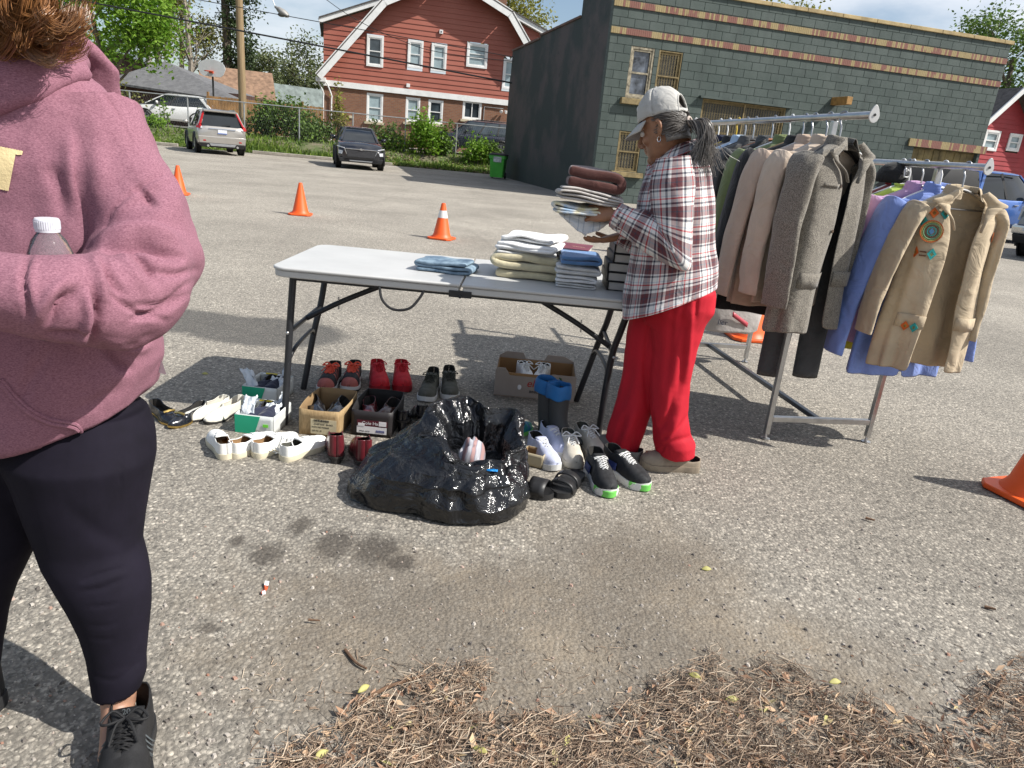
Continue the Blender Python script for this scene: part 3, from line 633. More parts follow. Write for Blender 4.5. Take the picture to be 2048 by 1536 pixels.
# ---- garage and small houses at the far left
def gable(name, label, px, py_ridge, Y, w, d, zw, zr, m_roof, m_wall, rz, ridge='y', base=.7, fascia=None):
    c = D(px, py_ridge, Y); o = thing(name, label, 'house', (c.x, Y, base), rz)
    g = MB(); g.box((0, d/2, zw/2), (w, d, zw))
    g.add([(-w/2, 0, zw), (w/2, 0, zw), (0, 0, zr-.1)], [(0, 1, 2)]); g.add([(-w/2, d, zw), (w/2, d, zw), (0, d, zr-.1)], [(2, 1, 0)]); g.build('wall', m_wall, o, smooth=False)
    g = MB()
    for s_ in (-1, 1): g.bar((s_*(w/2+.3), d/2, zw-.3*(zr-zw)/(w/2)+.02), (0, d/2, zr), d+.5, .1, up=(s_*(zr-zw), 0, w/2))
    g.build('roof', m_roof, o, smooth=False)
    if fascia:
        g = MB()
        for s_ in (-1, 1): g.bar((s_*(w/2+.3), -.28, zw-.3*(zr-zw)/(w/2)), (0, -.28, zr-.02), .05, .2, up=(s_*(zr-zw), 0, w/2))
        g.build('rake_board', fascia, o, smooth=False)
    return o
zof = lambda px, py, Y: D(px, py, Y).z-.7
m_brn = mat('brown_shingles', (.25, .155, .10), .9, .3, 3, .4, 20, .02); m_dkw = mat('dark_brick_wall', (.085, .045, .035), .9, .3, 5)
GY = 45.0; gl, gr_, gp = D(212, 157, GY), D(468, 192, GY-2), D(340, 124, GY+3)
gar = thing('hip_garage', 'low brick garage under a grey hipped shingle roof behind the white car', 'garage', (gp.x, GY, .7), .05)
hw0, hw1 = gl.x-gp.x, gr_.x-gp.x; ez = gl.z-.7-.15; pz = gp.z-.7
g = MB(); g.box(((hw0+hw1)/2, 2.6, ez/2), (hw1-hw0-1.0, 5.2, ez)); g.build('wall', m_dkw, gar, smooth=False)
g = MB(); A = [(hw0, -.3, ez), (hw1, -1.2, ez-.45), (hw1, 5.6, ez-.3), (hw0, 5.9, ez), (0, 2.6, pz)]; g.add(A+[(x, y, z-.12) for x, y, z in A[:4]], [(0, 1, 4), (1, 2, 4), (2, 3, 4), (3, 0, 4), (0, 5, 6, 1), (1, 6, 7, 2), (2, 7, 8, 3), (3, 8, 5, 0), (8, 7, 6, 5)])
k = NT('slate_grey_shingles'); k.col(k.mix(k.ramp(k.voro(5, out='Color'), [(0, 0), (1, 1)]), (.10, .10, .105), (.16, .16, .165))); k.set(k.p, Roughness=.9); k.bump(k.noise(8, 4, .7), .4, .03)
g.build('roof', k.m, gar, smooth=False)
b_ = D(110, 120, 42); gable('gable_house', 'house with a dark blue-grey roof half hidden by the bright green tree', 185, 90, 68, 10, 7, zof(185, 120, 68), zof(185, 86, 68), mat('blue_grey_shingles', (.13, .15, .17), .9, .2, 3), m_dkw, .1)
gable('gable_house', 'house with a wide brown shingle roof behind the basketball backboard', 405, 130, 56, 6.2, 4.6, zof(415, 186, 56), zof(415, 132, 56), m_brn, m_dkw, RZ-pi/2+.15)
gable('gable_house', 'small white gabled house with a grey-green roof right of the wooden pole', 512, 162, 68, 3.6, 8, zof(512, 215, 68), zof(512, 162, 68), mat('grey_green_shingles', (.16, .19, .18), .9, .25, 2), m_white, -.75, fascia=m_white)
gable('gable_house', 'far small white house with a faded pink roof beside the green-roofed one', 553, 187, 78, 3.2, 7, zof(553, 215, 78), zof(553, 187, 78), mat('faded_pink_shingles', (.26, .19, .19), .9, .2, 2), m_white, -.75, fascia=m_white)
# ================================================================ trees, shrubs, fences, poles
def verge_z(p):
    t = (V((p[0], p[1], 0))-V((VA.x, VA.y, 0))).dot(vn)
    return 0 if t < 0 else interp(t, [(0, .01), (.5, .10), (2.2, .62), (4, .74), (60, .75)])
def leaf_mat(name, a, b, tr=.35, cl=.9):
    k = NT(name); r = k.node('NewGeometry').outputs['Random Per Island']
    c = k.mix(k.ramp(k.math('ADD', k.math('MULTIPLY', r, .5), k.math('MULTIPLY', k.noise(cl, 3, .6), .5)), [(.3, 0), (.72, 1)]), a, b)
    k.col(c); k.set(k.p, Roughness=.5); k.p.inputs['Specular IOR Level'].default_value = .35
    t = k.node('BsdfTranslucent'); k.link(c, t.inputs[0]); ms = k.node('MixShader'); ms.inputs[0].default_value = tr
    k.link(k.p.outputs[0], ms.inputs[1]); k.link(t.outputs[0], ms.inputs[2]); k.link(ms.outputs[0], k.out.inputs[0]); return k.m
m_bark = mat('grey_brown_bark', (.15, .12, .09), .95, .3, 5, .6, 18, .03)
m_bark2 = mat('pale_bark', (.26, .23, .19), .95, .3, 5, .6, 18, .03)
def leaves(g, pts, n, R, size, rr, droop=.2, aspect=.55):
    for i in range(n):
        c = rr.choice(pts); p = V(c)+V((rr.gauss(0, R), rr.gauss(0, R), rr.gauss(0, R*.8)))
        a = V((rr.gauss(0, 1), rr.gauss(0, 1), rr.gauss(0, .6)-droop)); a.normalize(); b = a.cross(V((rr.gauss(0, 1), rr.gauss(0, 1), rr.gauss(0, 1)))).normalized()
        s = size*rr.uniform(.6, 1.35); w = a.cross(b)*s*.12
        g.add([p, p+a*s*.45+b*s*aspect*.5+w, p+a*s, p+a*s*.45-b*s*aspect*.5+w], [(0, 1, 2, 3)])
def tree(name, label, base, Ht, spread, tr, lm, n, size, R, seed, bm=m_bark, levels=3, first=.35, lean=(0, 0), group=None, cat='tree', up=.55, droop=.2, kids=4, bare=0):
    rr = random.Random(seed); o = thing(name, label, cat, base, 0, group); tips = []; g = MB()
    def grow(p, d, L, r, lv):
        k = 5; pts = [V(p)]; dd = V(d)
        for i in range(k):
            dd = (dd+V((rr.gauss(0, .13), rr.gauss(0, .13), rr.gauss(.03, .08)))).normalized(); pts.append(pts[-1]+dd*L/k)
        r1 = r*(.45 if lv else .5); g.tube(pts, [lerp(r, r1, i/k) for i in range(k+1)], 6 if lv < 2 else 4, caps=False)
        if lv >= 2: tips.extend(pts[2:])
        if lv >= levels: return
        nk = kids+(2 if lv == 0 else 0)
        for i in range(nk):
            t = lerp(first if lv == 0 else .3, 1, (i+rr.random()*.6)/nk); q = pts[min(k, int(t*k))].lerp(pts[min(k, int(t*k)+1)], t*k-int(t*k))
            az = rr.uniform(0, 2*pi); side = V((cos(az), sin(az), 0)); nd = (dd*up+side*(1-up*.5)+V((0, 0, .12))).normalized()
            grow(q, nd, (spread*1.0 if lv == 0 else L*.6)*rr.uniform(.7, 1.15), lerp(r, r1, t)*.55, lv+1)
    grow((0, 0, -.1), (lean[0], lean[1], 1), Ht*.78, tr, 0); g.build('trunk', bm, o)
    c = MB(); leaves(c, tips, n, R, size, rr, droop); c.build('crown', lm, o, smooth=False); return o
def at(px, py, Y, z=None):
    p = D(px, py, Y); p.z = verge_z(p) if z is None else z; return p
lm_bright = leaf_mat('bright_spring_leaves', (.10, .22, .015), (.26, .42, .05), .45); lm_olive = leaf_mat('olive_catkin_leaves', (.12, .135, .03), (.29, .28, .08), .35)
lm_ivy = leaf_mat('dark_ivy_leaves', (.025, .046, .016), (.075, .11, .04), .2); lm_mid = leaf_mat('mid_green_leaves', (.05, .10, .015), (.15, .24, .045), .35)
lm_grey = leaf_mat('grey_green_leaves', (.075, .10, .035), (.19, .215, .09), .3, .5); lm_yel = leaf_mat('yellow_green_leaves', (.14, .15, .02), (.34, .33, .07), .4)
tree('leafy_tree', 'bright green spring tree rising behind the woman in the pink hoodie', at(225, 100, 39), 9.5, 3.6, .16, lm_bright, 9000, .26, .55, 11, first=.15, kids=5)
tree('leafy_tree', 'second bright green tree with low boughs beside the dark blue-grey roof', at(160, 100, 46), 10, 3.8, .2, lm_bright, 6000, .28, .6, 12, first=.12)
for i, (px, Y, hh, ln, lab) in enumerate(((318, 60, 16, .02, 'tall thin tree with loose olive leaves just right of the grey pole'), (350, 61, 17, -.03, 'tall olive-leaved tree in the middle of the loose trio'), (380, 58, 15, -.10, 'leaning pale-barked tree with few leaves at the edge of open sky'))):
    tree('tall_tree', lab, at(px, 120, Y, .7), hh, 3.0, .24, lm_olive, (5200, 5200, 1100)[i], .24, .55, 20+i, m_bark2, first=.22, lean=(ln, 0), up=.75, group='tall loose trees behind the garage')
# ivy-clad trunk
o = thing('ivy_clad_tree', 'tall dark trunk cloaked in ivy behind the wooden pole', 'tree', at(455, 150, 62, .7)); rr = random.Random(5); g = MB(); g.tube([(0, 0, -.1), (.05, 0, 7), (-.1, 0, 15)], [.42, .36, .26], 8); g.build('trunk', m_bark, o)
pts = [(rr.gauss(.75, .65), rr.gauss(0, .5), rr.uniform(2.0, 15)) for i in range(160)]; g = MB(); leaves(g, pts, 7500, .32, .26, rr, .6); g.build('crown', lm_ivy, o, smooth=False)
g = MB()
for i in range(26):
    z = rr.uniform(3, 14); sg = rr.choice((-.5, 1, 1)); g.tube([(0, 0, z), (sg*rr.uniform(.6, 1.5), rr.gauss(0, .4), z-rr.uniform(-.3, .6))], [.05, .012], 4)
g.build('branches', m_bark, o)
tree('distant_tree', 'grey-green tree standing over the far white house', at(592, 190, 86, .7), 9, 3.4, .25, lm_grey, 5200, .34, .7, 31, first=.15, kids=5)
tree('distant_tree', 'thin grey-green tree right of the ivy-clad trunk', at(507, 160, 72, .7), 8, 2.2, .2, lm_grey, 3000, .28, .5, 32, first=.2)
tree('distant_tree', 'small bushy tree between the far houses and the red house', at(625, 190, 90, .7), 7, 2.8, .25, lm_grey, 2600, .34, .6, 35, first=.15)
tree('backyard_tree', 'spreading yellow-green tree between the red house and the block building', at(1078, 60, 62, .7), 17.5, 4.6, .34, lm_yel, 6500, .27, .6, 33, first=.45, kids=5)
tree('backyard_tree', 'tree with just its top showing over the flat roof', at(1628, 60, 60, .2), 13.7, 3.4, .3, lm_yel, 4200, .26, .5, 34, first=.5)
tree('street_tree', 'dark leafy tree at the picture edge above the crimson house', at(2072, 200, 47, .2), 12.5, 3.4, .3, lm_mid, 5000, .26, .5, 36, first=.35)
# ---- shrubs and vines along the fence
def shrub(label, px, Y, w, h, lm, n, size, seed, name='shrub', grp='shrubs along the wire fence', z=None):
    rr = random.Random(seed); b = at(px, 300, Y, z); o = thing(name, label, 'shrub', b, 0, grp); g = MB(); pts = []
    for i in range(max(5, int(w*6))):
        x = rr.gauss(0, w*.28); top = V((x+rr.gauss(0, .15), rr.gauss(0, w*.18), h*rr.uniform(.5, 1.05)*max(.3, 1-abs(x)/(w*.8)))); ps = spline([(x*.5, rr.gauss(0, .1), -.05), (x*.85, top.y*.5, top.z*.5), top], 3)
        g.tube(ps, [.025-.018*i_/(len(ps)-1) for i_ in range(len(ps))], 4, caps=False); pts += ps[2:]
    g.build('stems', m_bark, o); c = MB(); leaves(c, pts, n, min(w, h)*.13, size, rr, .25, .7); c.build('foliage', lm, o, smooth=False); return o
for a in (('dense green shrub between the silver car and the black car', 580, 37.9, 2.2, 2.3, lm_mid, 2600, .17, 41), ('leafy shrub in front of the brown board fence by the silver car', 535, 38.2, 1.9, 2.0, lm_mid, 1700, .16, 42), ('low shrub hugging the corner downspout', 628, 38.3, 1.6, 1.7, lm_mid, 1300, .15, 43),
          ('sparse yellow-green vine climbing the brick by the downspout', 672, 38.8, 1.1, 3.2, lm_yel, 700, .15, 44), ('loose shrub at the black car\'s rear corner', 768, 37.9, 1.5, 1.9, lm_mid, 900, .14, 45), ('broad bright shrub in front of the brick wall windows', 850, 37.9, 2.4, 2.0, lm_bright, 2800, .15, 46),
          ('small shrub left of the dark car behind the fence', 885, 38.1, 1.0, 1.7, lm_mid, 900, .14, 47), ('tangled shrub growing up in front of the dark parked car', 955, 37.6, 1.5, 1.5, lm_bright, 1100, .14, 48), ('low dusty shrub behind the green wheeled bin', 985, 37.8, 1.0, 1.3, lm_mid, 700, .13, 49),
          ('straggling shrub in front of the white car', 330, 37.4, .6, 2.2, lm_bright, 120, .14, 50), ('weedy shrub left of the white car', 235, 37.6, 2.2, 2.2, lm_olive, 1100, .15, 51), ('low green shrub under the white car', 300, 36.6, 2.4, .6, lm_bright, 900, .13, 52), ('shrub with thin yellow sprays on the wire fence', 792, 38.4, 1.3, 1.4, lm_yel, 600, .13, 53)): shrub(*a)
# grass and weeds of the bank
k = leaf_mat('bank_grass_blades', (.07, .14, .02), (.24, .33, .06), .35, .6); rr = random.Random(9); g = MB()
for i in range(15000):
    s = rr.uniform(-2, 26); t = abs(rr.gauss(0, 1.3))+.02
    if t > 3.2: continue
    if nz((s*.5, t*.7, 3)) < -.28: continue
    p = verge(s, t); h_ = rr.uniform(.06, .26)*(1.2 if nz((s*.3, t, 7)) > .05 else .6); a = rr.uniform(0, 2*pi); w_ = rr.uniform(.012, .04); q = p+V((rr.gauss(0, .08), rr.gauss(0, .08), h_))
    d = V((cos(a)*w_, sin(a)*w_, 0)); g.add([p-d, p+d, q+d*.4, q-d*.4], [(0, 1, 2, 3)])
tag(g.build('grass', k, smooth=False), kind='stuff')
# dry leaves scattered on the bank
g = MB()
for i in range(1600):
    s = rr.uniform(10, 17.5); p = verge(s, abs(rr.gauss(0, .9)))+V((0, 0, .03)); a = rr.uniform(0, 6.3); d = V((cos(a), sin(a), rr.gauss(0, .3)))*.06; e = V((-sin(a), cos(a), rr.gauss(0, .4)))*.04; g.add([p-d, p+e, p+d, p-e], [(0, 1, 2, 3)])
tag(g.build('leaf_litter_bank', mat('dry_leaves', (.28, .20, .12), .9, .35, 4), smooth=False), kind='stuff')
# ---- chain link fence
cf = thing('chain_link_fence', 'galvanised chain-link fence with a top rail along the bank', 'fence')
FT = 2.35; s0, s1 = -4.0, 19.3; FH = 1.62
g = MB(); g.tube([verge(s0, FT)+V((0, 0, FH)), verge(s1, FT)+V((0, 0, FH))], .024, 6); g.build('top_rail', m_alu, cf)
s = s0
while s < s1+.1:
    g = MB(); b = verge(s, FT+.02); g.tube([b-V((0, 0, .1)), b+V((0, 0, FH+.03))], .034, 7); g.build('post', m_alu, cf); s += 2.59
g = MB(); n = int((s1-s0)/.11); b0 = verge(0, FT).z
for i in range(n):
    for dirn in (1, -1):
        m_ = 12; pts = []
        for j in range(m_+1):
            p = verge(s0+(i+dirn*.5*(j % 2))*.11, FT); p.z = b0+.04+(FH-.05)*j/m_; pts.append(p)
        for p, q in zip(pts, pts[1:]): g.add([p+vd*.0011, p-vd*.0011, q-vd*.0011, q+vd*.0011], [(0, 1, 2, 3)])
g.build('wire_mesh', m_alu, cf, smooth=False)
# ---- brown board fence
bf = thing('board_fence', 'brown upright board fence behind the shrubs and the silver car', 'fence'); m_bd = mat('stained_boards', (.30, .165, .065), .85, .3, 2.2, .3, 30); a, b = at(418, 250, 40), at(650, 250, 41.5)
d = (b-a); L = V((d.x, d.y, 0)).length; d = V((d.x, d.y, 0)).normalized(); g = MB(); n = int(L/.15)
for i in range(n): p = a.lerp(b, i/n); g.bar(p+V((0, 0, -.05)), p+V((0, 0, 1.75+.03*nz((i*.9, 0, 0)))), .14, .022, up=V((-d.y, d.x, 0)))
g.build('boards', m_bd, bf, smooth=False)
for i in range(0, n, 16): g = MB(); p = a.lerp(b, i/n)+V((d.y, -d.x, 0))*-.09; g.bar(p, p+V((0, 0, 1.95)), .1, .1); g.build('post', m_bd, bf, smooth=False)
# ---- poles, cables, lamp, hoop
k = NT('pole_wood'); z_ = k.tc(); mpn = k.node('Mapping'); mpn.inputs['Scale'].default_value = (14, 14, .5); k.link(z_, mpn.inputs[0]); k.col(k.ramp(k.noise(1.5, 5, .6, vec=mpn.outputs[0]), [(.3, (.17, .115, .06)), (.7, (.34, .25, .14))])); k.set(k.p, Roughness=.9); k.bump(k.noise(2, 4, .6, vec=mpn.outputs[0]), .4, .02); m_pole = k.m
pb = at(488, 300, 37.6); up_ = thing('utility_pole', 'tan wooden utility pole beside the silver car', 'pole', pb); g = MB(); g.tube([(0, 0, -.2), (-.03, 0, 5), (-.09, 0, 11.5)], [.19, .172, .145], 14); g.build('pole', m_pole, up_)
pb2 = at(296, 110, 52, .7); o = thing('utility_pole', 'weathered grey utility pole among the olive trees', 'pole', pb2); g = MB(); g.tube([(.1, 0, -.2), (-.1, 0, 12.5)], [.2, .15], 10); g.build('pole', mat('grey_pole_wood', (.33, .30, .27), .9, .2, 3), o)
o = thing('utility_pole', 'thin far-off dark pole over the small houses', 'pole', at(541, 180, 95, .7)); g = MB(); g.tube([(0, 0, 0), (0, 0, 6.3)], .17, 6); g.bar((-.9, 0, 5.7), (.9, 0, 5.7), .12, .12); g.build('pole', m_bark, o)
la = thing('street_lamp', 'street lamp head reaching out from the wooden pole against the sky', 'street lamp'); lp = D(569, 27, 36.5); nk = D(554, 16, 36.6); m_lh = mat('dull_lamp_housing', (.30, .29, .27), .6, .2, 4, metal=.3)
ax = (lp-nk).normalized(); g = MB(); sd = ax.cross(V((0, 1, 0))).normalized(); fw = ax.cross(sd)
rings = []
for t, w_, hgt in ((-.12, .05, .05), (0, .09, .07), (.12, .17, .12), (.35, .23, .15), (.55, .2, .13), (.68, .08, .07)):
    rings.append([nk+ax*t+fw*cos(2*pi*j/14)*w_+sd*sin(2*pi*j/14)*hgt for j in range(14)])
g.loft(rings); g.build('lamp_housing', m_lh, la); g = MB(); g.ball(nk+ax*.36+sd*(.12 if sd.z < 0 else -.12), (.19, .17, .1), 12, 7); g.build('lens', mat('clouded_lens', (.12, .115, .10), .25, .2, 5), la)
g = MB(); g.tube(spline([pb+V((-.05, -.1, 9.6)), pb.lerp(nk, .5)+V((0, 0, 4.9)), nk-ax*.1], 8), .02, 6); g.build('arm', m_alu, la)
m_cab = mat('black_cable', (.015, .015, .016), .6, .1, 3)
for lab, pts, r in (('thick black overhead cable crossing in front of the red house', ((-500, -120), (215, 11), (1180, 196)), .035), ('thin upper overhead cable running past the street lamp', ((-100, -95), (405, 1), (1180, 142)), .016), ('slack service cable drooping across the red gable', ((620, -25), (702, 33), (795, 78), (900, 108), (1180, 138)), .013)):
    Y = 34.5; g = MB(); g.tube(spline([D(a, b, Y) for a, b in pts], 8), r, 6); tag(g.build('overhead_cable', m_cab), lab, 'cable', 'overhead cables')
bp = at(424, 215, 43.5); bh = thing('basketball_hoop', 'basketball hoop with a fan-shaped white backboard beyond the fence', 'hoop', bp)
zc = lambda px, py: D(px, py, 43.5).z-bp.z; xc = lambda px, py: D(px, py, 43.5).x-bp.x
g = MB(); pl = []
bw = xc(451, 140)-xc(397, 140); bx = xc(424, 140); z0, z1 = zc(424, 153), zc(424, 119)
for i in range(25): a = pi*i/24; pl.append((bx+cos(a)*bw*.5, z0+(z1-z0)*(.45+.55*sin(a)**.8)))
pl += [(bx-bw*.42, z0+.12), (bx-bw*.32, z0), (bx+bw*.32, z0), (bx+bw*.42, z0+.12)]; g.prism(pl, (0, 0, 0), (1, 0, 0), (0, 0, 1), .05); bb = g.build('backboard', mat('backboard_white', (.62, .63, .64), .45, .05, 2), bh, smooth=False)
g = MB(); g.tube([(.24*cos(2*pi*i/16)+bx, -.42+.24*sin(2*pi*i/16), z0+.25) for i in range(17)], .022, 6); g.box((bx, -.1, z0+.22), (.22, .18, .12)); g.build('rim', mat('rim_orange', (.5, .08, .03), .5, .1, 3), bh)
g = MB(); g.tube([(.05, .15, -.3), (.05, .15, z0-.2), (bx, .05, z0+.3)], .055, 8); g.build('pole', mat('black_iron', (.03, .03, .03), .5, .1, 3), bh)
# ---- traffic cones
k = NT('cone_orange'); k.col(k.mix(k.ramp(k.noise(9, 5, .7), [(.5, 0), (.75, .35)]), (.78, .105, .012), (.40, .09, .03))); k.set(k.p, Roughness=.48); m_cone = k.m
m_coll = mat('reflective_collar', (.75, .73, .70), .35, .08, 9)
def cone(loc, label, rz, collar, Hc=.50):
    o = thing('traffic_cone', label, 'traffic cone', loc, rz, 'orange traffic cones on the lot')
    g = MB(); q = .175; c_ = .05; ring = [(q-c_, -q), (q, -q+c_), (q, q-c_), (q-c_, q), (-q+c_, q), (-q, q-c_), (-q, -q+c_), (-q+c_, -q)]
    g.prism(ring, (0, 0, .004), (1, 0, 0), (0, 1, 0), .026); g.build('base', m_cone, o, bevel=.006)
    g = MB(); g.lathe([(.150, .028), (.132, .05), (.118, .075), (.030, Hc-.012), (.026, Hc), (.018, Hc), (.020, Hc-.03), (.1, .05)], 28, caps=(False, False)); b = g.build('cone_body', m_cone, o)
    if collar:
        f = lambda z: lerp(.118, .030, (z-.075)/(Hc-.087))+.002
        g = MB(); g.lathe([(f(.30), .30), (f(.40), .40)], 28, caps=(False, False)); g.build('collar', m_coll, b)
    return o
for p, lab, rz, cl in (((358, 389), 'orange cone nearest the silver car, half behind the hoodie sleeve', .3, 0), ((601, 430), 'plain orange cone standing alone left of the table', .15, 0), ((883, 478), 'orange cone with a pale collar standing just behind the table', -.2, 1), ((1240, 505), 'orange cone with a collar mostly hidden behind the plaid shirt', .1, 1), ((1496, 676), 'orange cone glimpsed under the coats on the rack', .1, 0), ((2068, 996), 'orange cone cut by the picture edge right of the rack', .35, 0)): cone(G(*p), lab, rz, cl)
# ---- wheeled bin
bl = G(994, 357); bl.y -= .0; wb = thing('wheeled_bin', 'lime green wheeled bin with a black lid against the dark side wall', 'bin', bl, -.12); m_lime = mat('lime_plastic', (.07, .42, .045), .4, .12, 3, .1, 20); m_blk = mat('black_plastic', (.02, .02, .021), .45, .2, 6)
g = MB(); rr_ = lambda w, d, z, y0=0: [V((x*w/2, y*d/2+y0, z)) for x, y in ((-.9, -1), (.9, -1), (1, -.9), (1, .9), (.9, 1), (-.9, 1), (-1, .9), (-1, -.9))]
g.loft([rr_(.56, .60, .06), rr_(.60, .66, .5), rr_(.64, .74, .82), rr_(.72, .80, .83), rr_(.72, .80, .96), rr_(.66, .76, .97), rr_(.60, .7, .90)], (True, True)); g.build('body', m_lime, wb)
g = MB(); g.loft([rr_(.74, .86, .97), rr_(.74, .86, 1.01), rr_(.5, .6, 1.06)]); g.build('lid', m_blk, wb)
for sx_ in (-.27, .30): g = MB(); g.lathe([(.13, -.03), (.14, 0), (.13, .03)], 18, (sx_, .3, .13), rotm(0, pi/2)); g.build('wheel', m_blk, wb)
g = MB(); g.box((.02, -.395, .80), (.34, .012, .22)); g.build('label_plate', mat('bin_label_pale', (.55, .56, .55), .5, .3, 12), wb, smooth=False)
g = MB(); g.tube([(-.28, .44, .93), (-.28, .52, .95), (.28, .52, .95), (.28, .44, .93)], .02, 6); g.build('handle', m_blk, wb)
# ================================================================ vehicles (x right, y forward)
def paint(name, c, met=.35, rough=.28):
    k = NT(name); k.col(k.mix(k.ramp(k.noise(2.5, 5, .6), [(.45, 0), (.7, .12)]), c, (.22, .2, .17))); k.set(k.p, Roughness=rough, Metallic=met); k.p.inputs['Coat Weight'].default_value = .8; k.p.inputs['Coat Roughness'].default_value = .06; return k.m
m_cg = mat('car_glass', (.012, .015, .017), .04, .2, 1, spec=.9); m_tyre = mat('tyre_rubber', (.02, .02, .02), .85, .2, 12); m_rim = mat('alloy_rim', (.42, .43, .44), .3, .1, 8, metal=.8)
m_tail = mat('tail_lamp_red', (.38, .012, .012), .15, .1, 6, coat=.6); m_lampw = mat('lamp_clear', (.55, .57, .60), .12, .1, 8, coat=.5); m_chrome = mat('chrome_trim', (.62, .63, .64), .15, .05, 4, metal=1); m_trim = mat('car_trim_black', (.015, .015, .016), .5, .2, 9)
m_plate = mat('plate_white', (.62, .64, .68), .4, .05, 9); m_plb = mat('plate_blue', (.05, .12, .40), .4, .05, 9)
def car(name, label, cat, loc, rz, m, L, W_, H, st, gh, wheels, wr=.34, rails=None, pil=(.0,), glass=m_cg):
    """st: (y, halfwidth, z_bottom, z_belt, crown); gh: (yr0, yf0, hw0, z0, yr1, yf1, hw1, z1)"""
    o = thing(name, label, cat, loc, rz)
    g = MB(); rings = []
    for y, w, zb, zt, cr in st:
        h = [(0, zb), (.84*w, zb), (.96*w, zb+.10), (w, zb+(zt-zb)*.42), (.985*w, zb+(zt-zb)*.62), (.965*w, zt-.10), (.90*w, zt-.015), (.62*w, zt+cr*.7), (0, zt+cr)]
        rings.append([V((a, y, b)) for a, b in h]+[V((-a, y, b)) for a, b in h[-2:0:-1]])
    g.loft(rings); body = g.build('body', m, o, sharp=32, bevel=.0)
    yr0, yf0, h0, z0, yr1, yf1, h1, z1 = gh
    P = lambda y, x, z: V((x, y, z))
    def ring(yr, yf, hw, z, e=.0): return [P(yr, -hw*.86, z), P(yr, hw*.86, z), P(yr+.12, hw, z), P((yr+yf)/2, hw*1.015, z), P(yf-.30, hw*.97, z), P(yf, hw*.78, z), P(yf+.05, 0, z), P(yf, -hw*.78, z), P(yf-.30, -hw*.97, z), P((yr+yf)/2, -hw*1.015, z), P(yr+.12, -hw, z)]
    zt = z1-.06
    g = MB(); g.loft([ring(yr0, yf0, h0, z0-.03), ring(lerp(yr0, yr1, .5), lerp(yf0, yf1, .5), lerp(h0, h1, .42), lerp(z0, zt, .5)), ring(yr1, yf1, h1, zt)]); g.build('glazing', glass, o, sharp=30)
    g = MB(); g.loft([ring(yr1-.03, yf1+.02, h1+.012, zt-.03), ring(yr1-.02, yf1, h1+.004, zt+.02), ring(yr1+.10, yf1-.14, h1*.84, z1-.008), ring(yr1+.35, yf1-.4, h1*.5, z1+.012)]); rf_ = g.build('roof', m, o, sharp=50)
    for s in (-1, 1):
        g = MB(); ft = V((s*h1*.80, yf1, zt)); fb = V((s*h0*.84, yf0+.02, z0)); g.bar(fb, ft, .07, .05); sb = V((s*h0, yr0+.10, z0)); t_ = V((s*h1, yr1+.1, zt)); g.bar(sb, t_, .11, .05, up=(s, 0, 0))
        g.bar(V((s*h0, yr0+.02, z0)), V((s*h1*.9, yr1, zt)), .10, .07); g.build('pillar', m, o, smooth=False, bevel=.012)
        for f in pil:
            g = MB(); yb, yt = lerp(yr0, yf0, f), lerp(yr1, yf1, f); g.bar(V((s*(h0*1.012), yb, z0)), V((s*(h1+.008), yt, zt)), .075, .03, up=(s, 0, 0)); g.build('door_pillar', m_trim, o, smooth=False)
        g = MB(); my = yf0-.62; g.ball((s*(h0+.16), my, z0+.10), (.11, .07, .08), 10, 6); g.bar((s*(h0-.02), my, z0+.03), (s*(h0+.1), my, z0+.07), .05, .04); g.build('mirror', m, o)
        if rails: g = MB(); g.tube(spline([(s*h1*.92, yr1+.25, z1-.01), (s*h1*.92, yr1+.35, z1+.045), (s*h1*.92, yf1-.5, z1+.045), (s*h1*.92, yf1-.38, z1-.01)], 4), .018, 6); g.build('roof_rail', rails, rf_)
        for hy in ((-.15, .85) if L < 5.3 else (.35, 1.25)): g = MB(); g.bar((s*(W_/2-.005), hy-.08, z0-.16), (s*(W_/2-.005), hy+.08, z0-.16), .035, .03); g.build('door_handle', m_chrome, o, smooth=False, bevel=.008)
    for wy in wheels:
        for s in (-1, 1):
            c = (s*(W_/2-.11), wy, wr); R = rotm(0, pi/2 if s > 0 else -pi/2)
            g = MB(); g.lathe([(wr*.60, -.10), (wr*.93, -.115), (wr, -.06), (wr, .06), (wr*.94, .115), (wr*.66, .118), (wr*.62, .09)], 26, c, R); t_ = g.build('wheel', m_tyre, o)
            g = MB(); g.lathe([(wr*.63, .07), (wr*.66, .10), (wr*.60, .108), (wr*.57, .04), (.02, .03)], 22, c, R, caps=(True, False))
            for q in range(5): a = 2*pi*q/5; d1 = R@V((cos(a), sin(a), 0)); ax = R@V((0, 0, 1)); g.bar(V(c)+ax*.085+d1*.03, V(c)+ax*.095+d1*wr*.60, .075, .03, up=ax)
            g.build('rim', m_rim, t_, smooth=False)
            g = MB(); rr_ = wr+.07
            prof = [V((s*(W_/2-.005), wy+cos(a)*rr_, wr+sin(a)*rr_)) for a in [pi*(-.12+1.24*i/16) for i in range(17)]]; inn = [V((s*(W_/2-.18), p.y, p.z)) for p in prof]
            g.tube(prof, .035, 6); g.build('arch', m_trim, o)
            g = MB(); g.lathe([(rr_-.005, -.02), (rr_-.005, .012)], 26, (s*(W_/2-.028), wy, wr+.005), R); g.build('wheel_well', m_trim, o)
    return o
